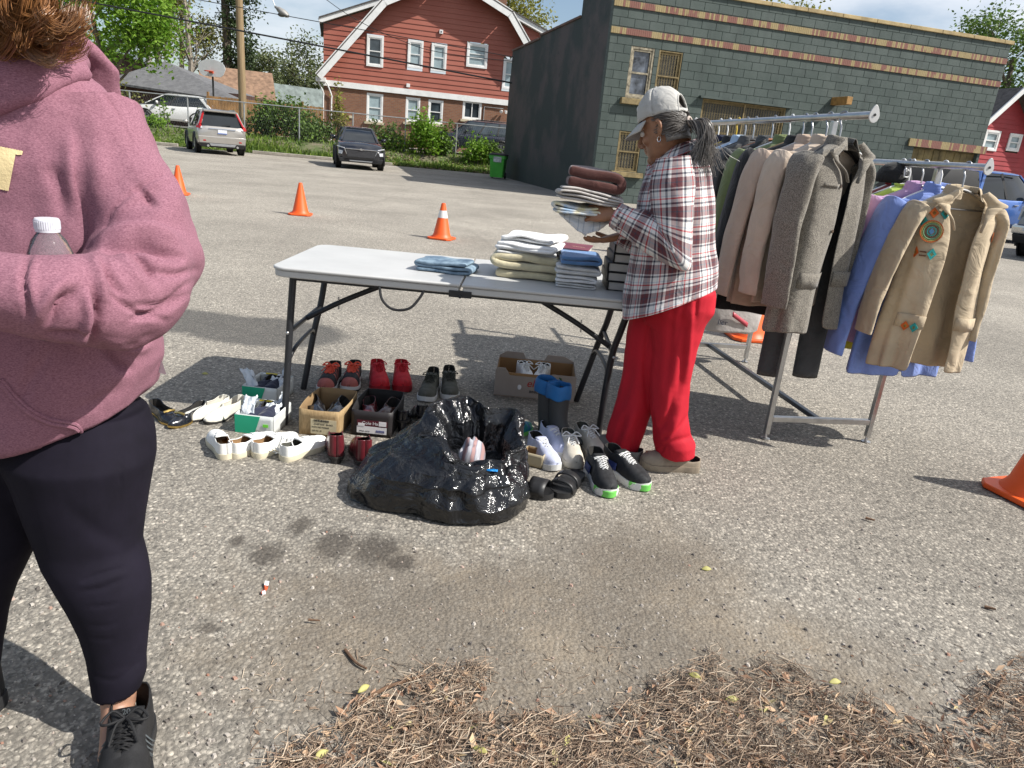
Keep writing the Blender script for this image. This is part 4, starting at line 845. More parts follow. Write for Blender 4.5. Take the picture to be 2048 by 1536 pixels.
def panel(o, name, m, pts, th=.02, bevel=.006):
    """a thin lamp, plate or grille laid over the body: polygon of points thickened along its normal"""
    g = MB(); P = [V(p) for p in pts]; n = (P[1]-P[0]).cross(P[2]-P[0]).normalized(); n = n*th; k_ = len(P)
    g.add([p+n for p in P]+[p-n for p in P], [tuple(range(k_)), tuple(range(2*k_-1, k_-1, -1))]+[(i, k_+i, k_+(i+1) % k_, (i+1) % k_) for i in range(k_)]); return g.build(name, m, o, smooth=False, bevel=bevel)
# silver estate-like car seen from behind
m_sil = paint('champagne_silver_paint', (.42, .40, .37), .55)
vp = G(440, 309)+V((-.9, 1.6, 0))
vo = car('parked_car', 'champagne silver car parked with its tail to us by the wooden pole', 'car', vp, radians(31), m_sil, 4.6, 1.88, 1.71,
    [(-2.30, .80, .42, .98, .0), (-2.24, .90, .34, 1.06, .01), (-1.95, .935, .30, 1.08, .02), (-.9, .94, .28, 1.05, .0), (.6, .94, .28, 1.0, .0), (1.1, .94, .28, .99, .03), (1.9, .90, .30, .88, .04), (2.25, .72, .36, .70, .02)], (-2.20, 1.25, .86, 1.05, -1.80, .35, .66, 1.69), (-1.36, 1.42), .36, rails=m_chrome, pil=(.33, .62))
for s in (-1, 1):
    panel(vo, 'tail_lamp', m_tail, [(s*.93, -2.14, .98), (s*.80, -2.29, .96), (s*.76, -2.27, 1.06), (s*.82, -2.20, 1.14), (s*.89, -2.11, 1.10)][::s], .03)
    panel(vo, 'upper_tail_lamp', m_tail, [(s*.83, -2.20, 1.12), (s*.77, -2.23, 1.12), (s*.585, -1.86, 1.60), (s*.64, -1.82, 1.60)][::s], .025)
    panel(vo, 'reverse_lamp', m_lampw, [(s*.80, -2.305, .965), (s*.73, -2.31, .975), (s*.75, -2.29, 1.04), (s*.77, -2.28, 1.05)][::s], .02)
    panel(vo, 'bumper_reflector', m_tail, [(s*.84, -2.29, .50), (s*.62, -2.32, .50), (s*.62, -2.32, .55), (s*.84, -2.29, .55)][::s], .012)
    g = MB(); g.tube([(s*.55, -2.2, .33), (s*.55, -2.36, .33)], .045, 10); g.build('exhaust_tip', m_chrome, vo)
panel(vo, 'number_plate', m_plate, [(-.17, -2.325, .80), (.17, -2.325, .80), (.17, -2.32, .95), (-.17, -2.32, .95)], .01); panel(vo, 'plate_band', m_plb, [(-.17, -2.337, .80), (.17, -2.337, .80), (.17, -2.337, .83), (-.17, -2.337, .83)], .004, 0)
panel(vo, 'bumper', m_sil, [(-.86, -2.24, .42), (.86, -2.24, .42), (.90, -2.26, .70), (-.90, -2.26, .70)], .07, .03); panel(vo, 'lower_bumper', m_trim, [(-.80, -2.25, .28), (.80, -2.25, .28), (.84, -2.28, .44), (-.84, -2.28, .44)], .05, .02)
panel(vo, 'skid_plate', m_rim, [(-.45, -2.33, .33), (.45, -2.33, .33), (.50, -2.33, .42), (-.50, -2.33, .42)], .02); panel(vo, 'tailgate_strip', m_chrome, [(-.5, -2.32, .965), (.5, -2.32, .965), (.5, -2.315, 1.0), (-.5, -2.315, 1.0)], .015)
g = MB(); g.bar((0, -2.24, 1.12), (.34, -2.17, 1.18), .03, .02); g.build('wiper', m_trim, vo)
panel(vo, 'roof_spoiler', m_sil, [(-.62, -1.98, 1.64), (.62, -1.98, 1.64), (.60, -1.70, 1.69), (-.60, -1.70, 1.69)], .03, .01)
# black compact car facing us
m_ink = paint('ink_blue_black_paint', (.008, .010, .016), .2, .2)
tp = G(709, 338)+V((-.3, 1.75, 0))
to = car('parked_car', 'glossy black car facing us in front of the shrubs, silver grille bar', 'car', tp, pi+radians(16.5), m_ink, 4.5, 1.84, 1.6,
    [(-2.25, .76, .40, .85, 0), (-2.1, .88, .32, 1.0, .02), (-1.2, .915, .26, 1.03, 0), (.4, .92, .26, 1.02, 0), (.95, .92, .26, 1.02, .05), (1.75, .90, .27, .93, .06), (2.08, .84, .28, .84, .04), (2.22, .70, .30, .70, .02)], (-2.05, 1.12, .82, 1.02, -1.60, .22, .63, 1.57), (-1.33, 1.35), .35, pil=(.3, .6))
panel(to, 'grille', mat('grille_mesh', (.03, .03, .034), .4, .6, 60, .9, 90, .02), [(-.60, 2.235, .74), (.60, 2.235, .74), (.50, 2.25, .46), (-.50, 2.25, .46)][::-1], .02)
panel(to, 'grille_bar', m_chrome, [(-.60, 2.26, .76), (.60, 2.26, .76), (.60, 2.26, .73), (-.60, 2.26, .73)][::-1], .012)
for s in (-1, 1):
    panel(to, 'running_lamp', m_lampw, [(s*.62, 2.20, .775), (s*.88, 2.02, .83), (s*.88, 2.02, .80), (s*.62, 2.2, .745)][::-s], .02)
    panel(to, 'headlight', m_lampw, [(s*.66, 2.20, .66), (s*.82, 2.10, .67), (s*.82, 2.10, .55), (s*.70, 2.20, .54)][::-s], .03)
    panel(to, 'grille_edge', m_chrome, [(s*.60, 2.255, .75), (s*.63, 2.25, .75), (s*.55, 2.25, .55), (s*.52, 2.25, .55)][::-s], .014)
g = MB()                                             # the cross-shaped badge
g.prism([(-.12, -.016), (-.035, -.016), (-.028, -.038), (.040, -.038), (.046, -.016), (.13, -.016), (.12, .016), (.035, .016), (.028, .038), (-.040, .038), (-.046, .016), (-.13, .016)], (0, 2.262, .745), (-1, 0, 0), (0, 0, 1), .02); g.build('badge', m_chrome, to, smooth=False)
panel(to, 'lower_bumper', m_trim, [(-.78, 2.16, .26), (.78, 2.16, .26), (.84, 2.16, .42), (-.84, 2.16, .42)][::-1], .06, .02); panel(to, 'skid_plate', m_rim, [(-.4, 2.24, .30), (.4, 2.24, .30), (.45, 2.24, .34), (-.45, 2.24, .34)][::-1], .012)
# white car across, behind the wire fence
m_wh = paint('white_car_paint', (.68, .68, .67), 0)
wp = at(350, 240, 40.3); wp.z = .8
wo = car('parked_car', 'white car parked side-on behind the wire fence near the grey roof', 'car', wp, pi/2+RZ*.9, m_wh, 4.3, 1.78, 1.65,
    [(-2.12, .74, .42, .95, 0), (-1.98, .86, .32, 1.08, .01), (-1.2, .885, .27, 1.06, 0), (.3, .89, .27, 1.0, 0), (.9, .89, .27, 1.0, .05), (1.6, .87, .28, .90, .07), (2.0, .78, .32, .76, .04), (2.14, .60, .38, .64, .02)], (-1.98, 1.25, .80, 1.03, -1.50, .30, .62, 1.62), (-1.30, 1.27), .34, rails=m_trim, pil=(.36, .64))
for s in (-1, 1):
    panel(wo, 'headlight', m_lampw, [(s*.80, 1.90, .74), (s*.62, 2.08, .70), (s*.66, 2.02, .80), (s*.82, 1.72, .86)][::s], .02); panel(wo, 'tail_lamp', m_tail, [(s*.86, -2.0, .92), (s*.74, -2.12, .92), (s*.76, -2.08, 1.04), (s*.86, -1.96, 1.06)][::s], .02)
# dark car, half hidden by shrubs in front of the brick wall
dp = at(948, 290, 40.6); dp.z = .8
do = car('parked_car', 'dark navy car behind the wire fence in front of the brick wall', 'car', dp, pi/2+RZ*.9, paint('navy_paint', (.012, .016, .032), .3), 4.5, 1.84, 1.72,
    [(-2.2, .80, .42, 1.0, 0), (-2.1, .90, .34, 1.08, .01), (-1.0, .92, .28, 1.08, 0), (.5, .92, .28, 1.05, 0), (1.05, .92, .28, 1.04, .04), (1.9, .90, .30, .98, .05), (2.2, .80, .36, .80, .02)], (-2.1, 1.25, .86, 1.06, -1.9, .45, .70, 1.72), (-1.32, 1.40), .37, rails=m_chrome, pil=(.3, .6), glass=m_glass)
for s in (-1, 1): panel(do, 'tail_lamp', m_tail, [(s*.92, -2.06, .90), (s*.80, -2.22, .90), (s*.80, -2.14, 1.2), (s*.90, -2.05, 1.2)][::s], .02)
# two pickups at the right edge
def pickup(label, loc, rz, m, cap):
    pk = car('pickup_truck', label, 'pickup truck', loc, rz, m, 5.8, 2.0, 1.95,
    [(-2.9, .92, .58, 1.20, 0), (-2.8, .98, .50, 1.24, .0), (-1.0, 1.0, .46, 1.24, 0), (.9, 1.0, .45, 1.22, 0), (1.35, 1.0, .46, 1.22, .06), (2.3, .98, .50, 1.16, .08), (2.78, .94, .52, 1.10, .05), (2.88, .90, .56, .95, .03)], (-1.15, 1.45, .92, 1.22, -.95, .62, .76, 1.92), (-1.95, 1.88), .41, pil=(.44,))
    panel(pk, 'grille', m_trim, [(-.60, 2.91, 1.10), (.60, 2.91, 1.10), (.52, 2.93, .80), (-.52, 2.93, .80)][::-1], .03); panel(pk, 'grille_surround', m_chrome, [(-.70, 2.885, 1.15), (.70, 2.885, 1.15), (.62, 2.90, .76), (-.62, 2.90, .76)][::-1], .02)
    for z in (.87, .95, 1.03): panel(pk, 'grille_bar', m_chrome, [(-.57, 2.945, z-.015), (.57, 2.945, z-.015), (.57, 2.945, z+.015), (-.57, 2.945, z+.015)], .012)
    panel(pk, 'bumper', m_chrome, [(-.98, 2.86, .54), (.98, 2.86, .54), (.98, 2.92, .72), (-.98, 2.92, .72)], .07, .03); panel(pk, 'air_dam', m_trim, [(-.92, 2.80, .34), (.92, 2.80, .34), (.95, 2.88, .53), (-.95, 2.88, .53)], .05, .02)
    for s in (-1, 1):
        panel(pk, 'headlight', m_lampw, [(s*.96, 2.72, .82), (s*.72, 2.90, .82), (s*.72, 2.88, 1.10), (s*.96, 2.66, 1.12)][::s], .03); panel(pk, 'fog_lamp', m_lampw, [(s*.75, 2.96, .60), (s*.58, 2.97, .60), (s*.58, 2.97, .67), (s*.75, 2.96, .67)][::s], .02)
        g = MB(); g.bar((s*.965, -1.0, 1.83), (s*.84, .35, 1.84), .05, .02); g.build('rain_guard', m_trim, pk, smooth=False)
    if cap: g = MB(); g.loft([[V((x*w, y, z)) for x, y in ((-1, -2.85+b), (1, -2.85+b), (1, -1.12), (-1, -1.12))] for w, z, b in ((.96, 1.23, 0), (.93, 1.5, .35), (.80, 1.84, .75), (.6, 1.88, .9))]); g.build('bed_cover', mat('black_canvas', (.012, .012, .013), .7, .2, 5), pk, sharp=40)
    return pk
bz_ = RZ+radians(4)-pi/2; fwd = V((-sin(bz_), cos(bz_), 0)); nrm = V((-fwd.y, fwd.x, 0)); pp = D(1952, 400, 20.3); pp.z = 0
pickup('bright blue pickup truck side-on with a black bed cover behind the rack', pp+fwd*1.12+nrm*.95, bz_, paint('bright_blue_paint', (.045, .135, .42), .3), True)
ph = pi-.90; fwd = V((-sin(ph), cos(ph), 0)); lft = V((-fwd.y, fwd.x, 0)); pp = G(2012, 512)
pickup('steel grey pickup truck nose-on with a chrome grille, cut by the picture edge', pp-fwd*2.75+lft*.98, ph, paint('steel_grey_paint', (.20, .23, .27), .5), False)
# ================================================================ folding table and what lies on it
m_tab = mat('grey_table_plastic', (.50, .50, .485), .45, .05, 5, .12, 160, .001); m_leg = mat('black_powder_coat', (.022, .023, .026), .38, .15, 9, .1, 90); m_bolt = mat('zinc_bolt', (.5, .5, .5), .35, .1, 9, metal=.9)
TX0, TX1, TY0, TY1, TZ = -1.10, .575, 3.055, 3.83, .74; TM = (TX0+TX1)/2
tb = thing('folding_table', 'long grey plastic folding table on black tube legs', 'table', (TM, (TY0+TY1)/2, 0)); TO = V((TM, (TY0+TY1)/2, 0))
for s in (0, 1):
    x0, x1 = ((TX0, TM-.004), (TM+.004, TX1))[s]; r = .07; out = []
    for (cx, cy, a0, rr_) in ((x1, TY0, -90, r if s else 0), (x1, TY1, 0, r if s else 0), (x0, TY1, 90, 0 if s else r), (x0, TY0, 180, 0 if s else r)):
        sx, sy = (1 if cx == x1 else -1), (1 if cy == TY1 else -1)
        if rr_ == 0: out.append((cx, cy)); continue
        for k_ in range(9): a = radians(a0+90*k_/8); out.append((cx-sx*rr_+cos(a)*rr_, cy-sy*rr_+sin(a)*rr_))
    g = MB(); g.prism([(a-TO.x, b-TO.y) for a, b in out], (0, 0, TZ-.014), (1, 0, 0), (0, 1, 0), .014)
    ins = [(lerp(a, (x0+x1)/2, .012)-TO.x, lerp(b, (TY0+TY1)/2, .02)-TO.y) for a, b in out]; g.prism(ins, (0, 0, TZ-.045), (1, 0, 0), (0, 1, 0), .030); g.build('tabletop', m_tab, tb, bevel=.005, bseg=2, sharp=30)
def tt(name, pts, r, m=m_leg, par=tb, n=10, sm=8):
    g = MB(); g.tube(spline([V(p)-TO for p in pts], sm), r, n); return g.build(name, m, par)
def pt(px, py, Y): return D(px, py, Y)
tt('leg', [(-1.02, 3.14, .70), (-1.03, 3.12, .48), (-1.035, 3.10, .3), (-1.045, 3.07, 0)], .0165); tt('leg', [(-1.02, 3.70, .70), (-1.04, 3.66, .48), (-1.07, 3.62, .3), (-1.11, 3.57, 0)], .0165)
tt('leg', [(.50, 3.16, .70), (.475, 3.20, .56), (.455, 3.24, .40), (.448, 3.27, 0)], .0165); tt('leg', [(.50, 3.66, .70), (.47, 3.68, .5), (.44, 3.72, .36), (.37, 3.79, 0)], .0165)
tt('crossbar', [(-1.03, 3.115, .44), (-1.045, 3.65, .44)], .011); tt('crossbar', [(.462, 3.225, .44), (.462, 3.69, .44)], .011)
tt('crossbar', [(-1.035, 3.10, .30), (-1.03, 3.2, .345), (-1.05, 3.5, .345), (-1.07, 3.62, .30)], .010); tt('crossbar', [(.452, 3.25, .30), (.45, 3.34, .35), (.43, 3.6, .35), (.42, 3.73, .30)], .010)
for x0, x1 in ((-1.035, -.55), (.462, -.02)):
    tt('brace', [(x0, 3.38, .44), (lerp(x0, x1, .4), 3.39, .55), (x1, 3.40, .692)], .013); g = MB(); g.tube([V((lerp(x0, x1, .32), 3.385, .52))-TO+V((q*.002, 0, -.02)) for q in (-1, 1)]+[V((lerp(x0, x1, .32), 3.385, .56))-TO], .004, 6); g.build('lock_ring', m_bolt, tb)
for x, y, z in ((-1.03, 3.10, .44), (.462, 3.21, .44)): g = MB(); g.ball(V((x, y-.018, z))-TO, .008, 8, 5); g.build('bolt', m_bolt, tb)
g = MB(); ps = spline([(-.62, 3.07, .70), (-.60, 3.05, .64), (-.55, 3.04, .605), (-.48, 3.04, .615), (-.44, 3.06, .66), (-.42, 3.07, .70)], 6); g.tube([p-TO for p in ps], .006, 8, flat=1, up=(0, 1, 0)); g.build('carry_handle', m_blk, tb)
g = MB(); g.box(V((TM, TY0+.012, TZ-.045))-TO, (.10, .02, .03)); g.ball(V((TM, TY0-.002, TZ-.055))-TO, .008, 8, 5); g.build('hinge', m_leg, tb, bevel=.006)
g = MB(); g.bar(V((TX0+.08, TY0+.06, TZ-.052))-TO, V((TX1-.08, TY0+.06, TZ-.052))-TO, .02, .02); g.bar(V((TX0+.08, TY1-.06, TZ-.052))-TO, V((TX1-.08, TY1-.06, TZ-.052))-TO, .02, .02); g.build('rail', m_leg, tb, smooth=False)
# ---- folded cloth: one continuous thick sheet laid back and forth
def folded(name, label, cat, loc, rz, w, d, layers, t, m, seed, group=None, sag=.25, sub=1, parent=None, roll=0, rot=None, amp=.006):
    pts = []; rr = random.Random(seed)
    for k_ in range(layers):
        L, R = -w/2+rr.uniform(0, .02)*w, w/2-rr.uniform(0, .05)*w; z = t*(k_+.5)
        xs = [lerp(L, R, i/9) for i in range(10)]; xs = xs if k_ % 2 == 0 else xs[::-1]
        pts += [(x, z) for x in xs]
        if k_ < layers-1: e = 1 if k_ % 2 == 0 else -1; pts += [(xs[-1]+e*t*.38, z+t*.22), (xs[-1]+e*t*.5, z+t*.5), (xs[-1]+e*t*.38, z+t*.78)]
    g = MB(); nv = 12; n = len(pts)-1; ofs = [rr.uniform(-.02, .02)*d for _ in range(layers+1)]
    def f(u, v):
        i = round(u*n); x, z = pts[i]; y = (v-.5)*d+ofs[min(layers, int(z/t))]
        e = abs(v-.5)*2; top = z/(t*layers); q = max(abs(x)/(w/2), e*.9)
        zz = z*(1-sag*.55*top*max(0, q-.45)**1.3)+amp*nz((x*9+seed, y*9, z*14))*(.3+1.3*top)
        return V((x*(1-.05*top)+amp*1.2*nz((y*12, z*30, seed)), y*(1-.05*top)+amp*nz((x*10, z*40, seed+5)), max(t*.3, zz)))
    g.grid(f, n, nv); o = g.build(name, m, parent, sharp=0, solid=t*.86, sub=sub, loc=loc); o.rotation_euler = rot or (0, 0, rz)
    if label: tag(o, label, cat, group)
    return o
def terry(nm, c, b=.5): return mat(nm, c, .95, .10, 14, b, 420, .004, sheen=.35, fold=.25, fs=14)
m_wtow = terry('white_terry', (.80, .80, .79)); m_btow = terry('beige_fleece', (.56, .50, .33)); m_blue = terry('blue_terry', (.10, .22, .44)); m_gtow = terry('offwhite_terry', (.66, .66, .64)); m_brow = terry('brown_terry', (.085, .028, .022))
k = NT('washed_denim'); wv = k.node('TexWave'); k.set(wv, Scale=220, Distortion=2); k.link(k.tc(), wv.inputs[0]); k.col(k.mix(k.ramp(k.noise(14, 5, .65), [(.35, 0), (.65, 1)]), (.055, .10, .16), (.24, .33, .40))); k.set(k.p, Roughness=.9); k.bump(wv.outputs['Fac'], .2, .001, k.bump(k.noise(20, 4, .6), .5, .01)); m_den = k.m
T = lambda px, py, z=TZ: G(px, py, z)
jp = T(893, 541); folded('folded_jeans', 'folded faded blue jeans alone on the bare half of the table', 'jeans', (jp.x, jp.y, TZ), -.12, .255, .20, 3, .018, m_den, 4, sub=2, amp=.010)
bp_ = T(1056, 562)
folded('beige_blanket', 'thick beige fleece blanket under the white towels', 'blanket', (bp_.x, bp_.y+.16, TZ), -.06, .30, .30, 3, .040, m_btow, 8, sub=2, amp=.012)
folded('white_towel', 'crumpled white towel lowest of three on the beige blanket', 'towel', (bp_.x-.03, bp_.y+.20, TZ+.105), .08, .285, .30, 2, .017, m_gtow, 12, 'white towels over the beige blanket', sub=2, amp=.014)
folded('white_towel', 'bright white towel in the middle over the beige blanket', 'towel', (bp_.x+.0, bp_.y+.17, TZ+.130), -.22, .29, .30, 2, .020, m_wtow, 13, 'white towels over the beige blanket', sub=2, amp=.014)
folded('white_towel', 'bright white towel topmost on the beige blanket', 'towel', (bp_.x+.01, bp_.y+.20, TZ+.166), -.30, .26, .27, 2, .014, m_wtow, 15, 'white towels over the beige blanket', sub=2, amp=.016)
sp_ = T(1150, 578)
for i, (m, w, h_, lab) in enumerate(((m_gtow, .185, .010, 'thin greyish towel at the bottom of the narrow stack'), (m_wtow, .185, .0155, 'white towel second from the bottom of the narrow stack'), (m_gtow, .20, .0195, 'off-white towel under the blue towel'), (m_blue, .185, .021, 'folded blue towel on top of the narrow stack'))):
    folded('folded_towel', lab, 'towel', (sp_.x+(.012 if i == 3 else 0), sp_.y+.13, TZ+(0, .024, .060, .104)[i]), .0, w, .24, 2, h_, m, 30+i, 'towels in the narrow stack', sub=2, amp=.006)
# ---- books
m_page = mat('book_pages', (.62, .60, .55), .9, .08, 3, .6, 300, .002); m_bk = mat('black_book_cloth', (.018, .018, .019), .55, .2, 20, .2, 200); m_mar = mat('maroon_leatherette', (.17, .035, .055), .5, .15, 12, .25, 150)
def book(label, loc, rz, w, d, h, m, grp, txt=None):
    o = thing('book', label, 'book', loc, rz, grp); c = .004; g = MB()
    g.box((0, 0, c/2), (w, d, c)); g.box((0, 0, h-c/2), (w, d, c)); g.box((-w/2+c/2, 0, h/2), (c, d, h-2*c-.0004)); g.build('cover', m, o, smooth=False, bevel=.0015)
    g = MB(); g.box((.001, 0, h/2), (w-.016, d-.012, h-2*c-.0006)); g.build('page_block', m_page, o, smooth=False)
    if txt: text(txt, .034, 'lettering', mat('gilt_lettering', (.45, .30, .22), .5, .1, 9), o, (.02, -.02, h+.0003), (1, 0, 0), (0, 1, 0), .0003)
    return o
kp = T(1236, 583); z = TZ
for i, lab in enumerate(('lowest thick black book beside the towels', 'second black book from the bottom of the pile', 'third black book from the bottom of the pile', 'fourth black book, next to the topmost', 'topmost black book of the pile')):
    book(lab, (kp.x+.035+(.012, .004, .006, .02, .024)[i], kp.y+.12, z), (0, .02, -.02, .03, 0)[i], .20, .225, .042, m_bk, 'black books piled at the table end'); z += .0425
kp = V((.225, 3.50, 0)); book('grey paperback pile end lying under the maroon book', (kp.x+.02, kp.y+.05, TZ), -.1, .17, .22, .105, m_gtow, 'books behind the blue towel'); book('maroon book with gilt lettering behind the blue towel', (kp.x+.02, kp.y+.05, TZ+.1055), -.18, .16, .23, .045, m_mar, 'books behind the blue towel', 'Thes')
# ================================================================ clothes rack
e2 = V((-.17, .985, 0)).normalized(); e1 = V((e2.y, -e2.x, 0)); P1 = V((1.345, 3.475, 0)); P2 = P1+e1*.58; RL = 1.45
m_rk = mat('brushed_steel', (.50, .50, .50), .28, .12, 20, .08, 200, metal=.95)
rk = thing('clothes_rack', 'double-rail steel clothes rack crowded with coats and shirts', 'clothes rack', P1, 0)
A1, B1 = P1-e2*.28+V((0, 0, 1.585)), P1+e2*1.66+V((0, 0, 1.585)); A2, B2 = P2-e2*.30+V((0, 0, 1.425)), P2+e2*1.62+V((0, 0, 1.425))
for p, zt in ((P1, 1.568), (P2, 1.408), (P1+e2*RL, 1.568), (P2+e2*RL, 1.408)):
    g = MB(); g.bar(p-P1+V((0, 0, .03)), p-P1+V((0, 0, zt)), .026, .026, up=e1); g.build('post', m_rk, rk, smooth=False, bevel=.003)
    g = MB(); g.lathe([(.022, 0), (.024, .006), (.010, .012), (.007, .03)], 16, p-P1); g.build('foot_pad', m_rk, rk)
for q in (0, RL): g = MB(); g.bar(e2*q+e1*.0135+V((0, 0, .115)), e2*q+e1*(.58-.0135)+V((0, 0, .115)), .024, .030); g.build('crossbar', m_rk, rk, smooth=False, bevel=.003)
g = MB(); g.bar(e2*.013+e1*.28+V((0, 0, .115)), e2*(RL-.013)+e1*.28+V((0, 0, .115)), .028, .026); g.build('spreader_bar', mat('dark_steel', (.10, .11, .13), .3, .1, 9, metal=.8), rk, smooth=False, bevel=.003)
for a, b in ((A1, B1), (A2, B2)):
    g = MB(); g.tube([a-P1, b-P1], .0155, 14); rl = g.build('rail', m_rk, rk)
    for p, s in ((a, -1), (b, 1)):
        R = Matrix((e1, V((0, 0, 1)), -e2*s if False else e1.cross(V((0, 0, 1))))).transposed(); g = MB(); o2 = []
        for i in range(20): t = 2*pi*i/20; o2.append((cos(t)*.024*(1-.35*max(0, sin(t))), sin(t)*(.042 if sin(t) > 0 else .030)))
        g.prism(o2, p-P1+V((0, 0, -.002)), e1, V((0, 0, 1)), .006*-s); g.build('end_plate', mat('plate_alloy', (.55, .55, .54), .5, .08, 9, metal=.4), rl, smooth=False, bevel=.0015)
        g = MB(); g.lathe([(.0055, -.001), (.0055, .001)], 12, p-P1+e2*(s*.0085 if s > 0 else -.0085)+V((0, 0, .0)), R); g.build('screw_hole', m_trim, rl, smooth=False)
def proj(p):
    z = p[2]-EYE; fwd = p[1]*_cp-z*_sp; u = p[0]/fwd*F_PX; v = -(p[1]*_sp+z*_cp)/fwd*F_PX; return (1024+u*_cr-v*_sr, 768+u*_sr+v*_cr)
def rail_at(rail, px):
    a, b = rail; lo, hi = 0.0, 1.0
    for _ in range(40):
        m = (lo+hi)/2
        if proj(a.lerp(b, m))[0] > px: lo = m
        else: hi = m
    return a.lerp(b, lo)
# ================================================================ hangers and garments
def fabric(nm, c, var=.12, vs=7, rough=.9, bump=.25, bs=260, fold=.5, fs=9, **kw): return mat(nm, c, rough, var, vs, bump, bs, .002, fold=fold, fs=fs, sheen=kw.pop('sheen', .15), **kw)
HR = atan2(e1.y, e1.x)
m_hy = mat('yellow_plastic', (.62, .42, .03), .35, .08, 5); m_hw = mat('white_plastic', (.74, .74, .73), .4, .05, 5); m_hwire = mat('hanger_wire', (.40, .40, .40), .3, .1, 9, metal=.9); m_hwood = mat('hanger_wood', (.36, .13, .05), .45, .25, 9); m_hk = mat('black_hanger', (.02, .02, .022), .4, .1, 9); m_hpale = mat('pale_wood_hanger', (.52, .34, .16), .5, .2, 9)
def hanger(label, p, rz, m, r=.0045, grp='hangers on the clothes rack', tilt=0):
    o = thing('clothes_hanger', label, 'hanger', p, rz, grp); R_ = .0205
    g = MB(); ps = [V((0, R_*cos(a)*1.0, R_*sin(a))) for a in [radians(x) for x in (200, 170, 140, 110, 90, 60, 30, 0, -25)]]; ps += [V((0, .012, -.026)), V((0, .002, -.042)), V((0, 0, -.102))]
    g.tube(ps, min(r, .0045), 6); g.build('hook', m_hwire if m in (m_hwood, m_hk, m_hpale) else m, o)
    g = MB(); g.tube(spline([(-.195, 0, -.185), (-.12, 0, -.142), (0, 0, -.100), (.12, 0, -.142), (.195, 0, -.185)], 5), r*1.4 if m is m_hwire else .008, 8)
    if m not in (m_hwood, m_hpale, m_hk): g.tube([(-.19, 0, -.187), (.19, 0, -.187)], r, 6)
    g.build('shoulder_bar', m, o); return o
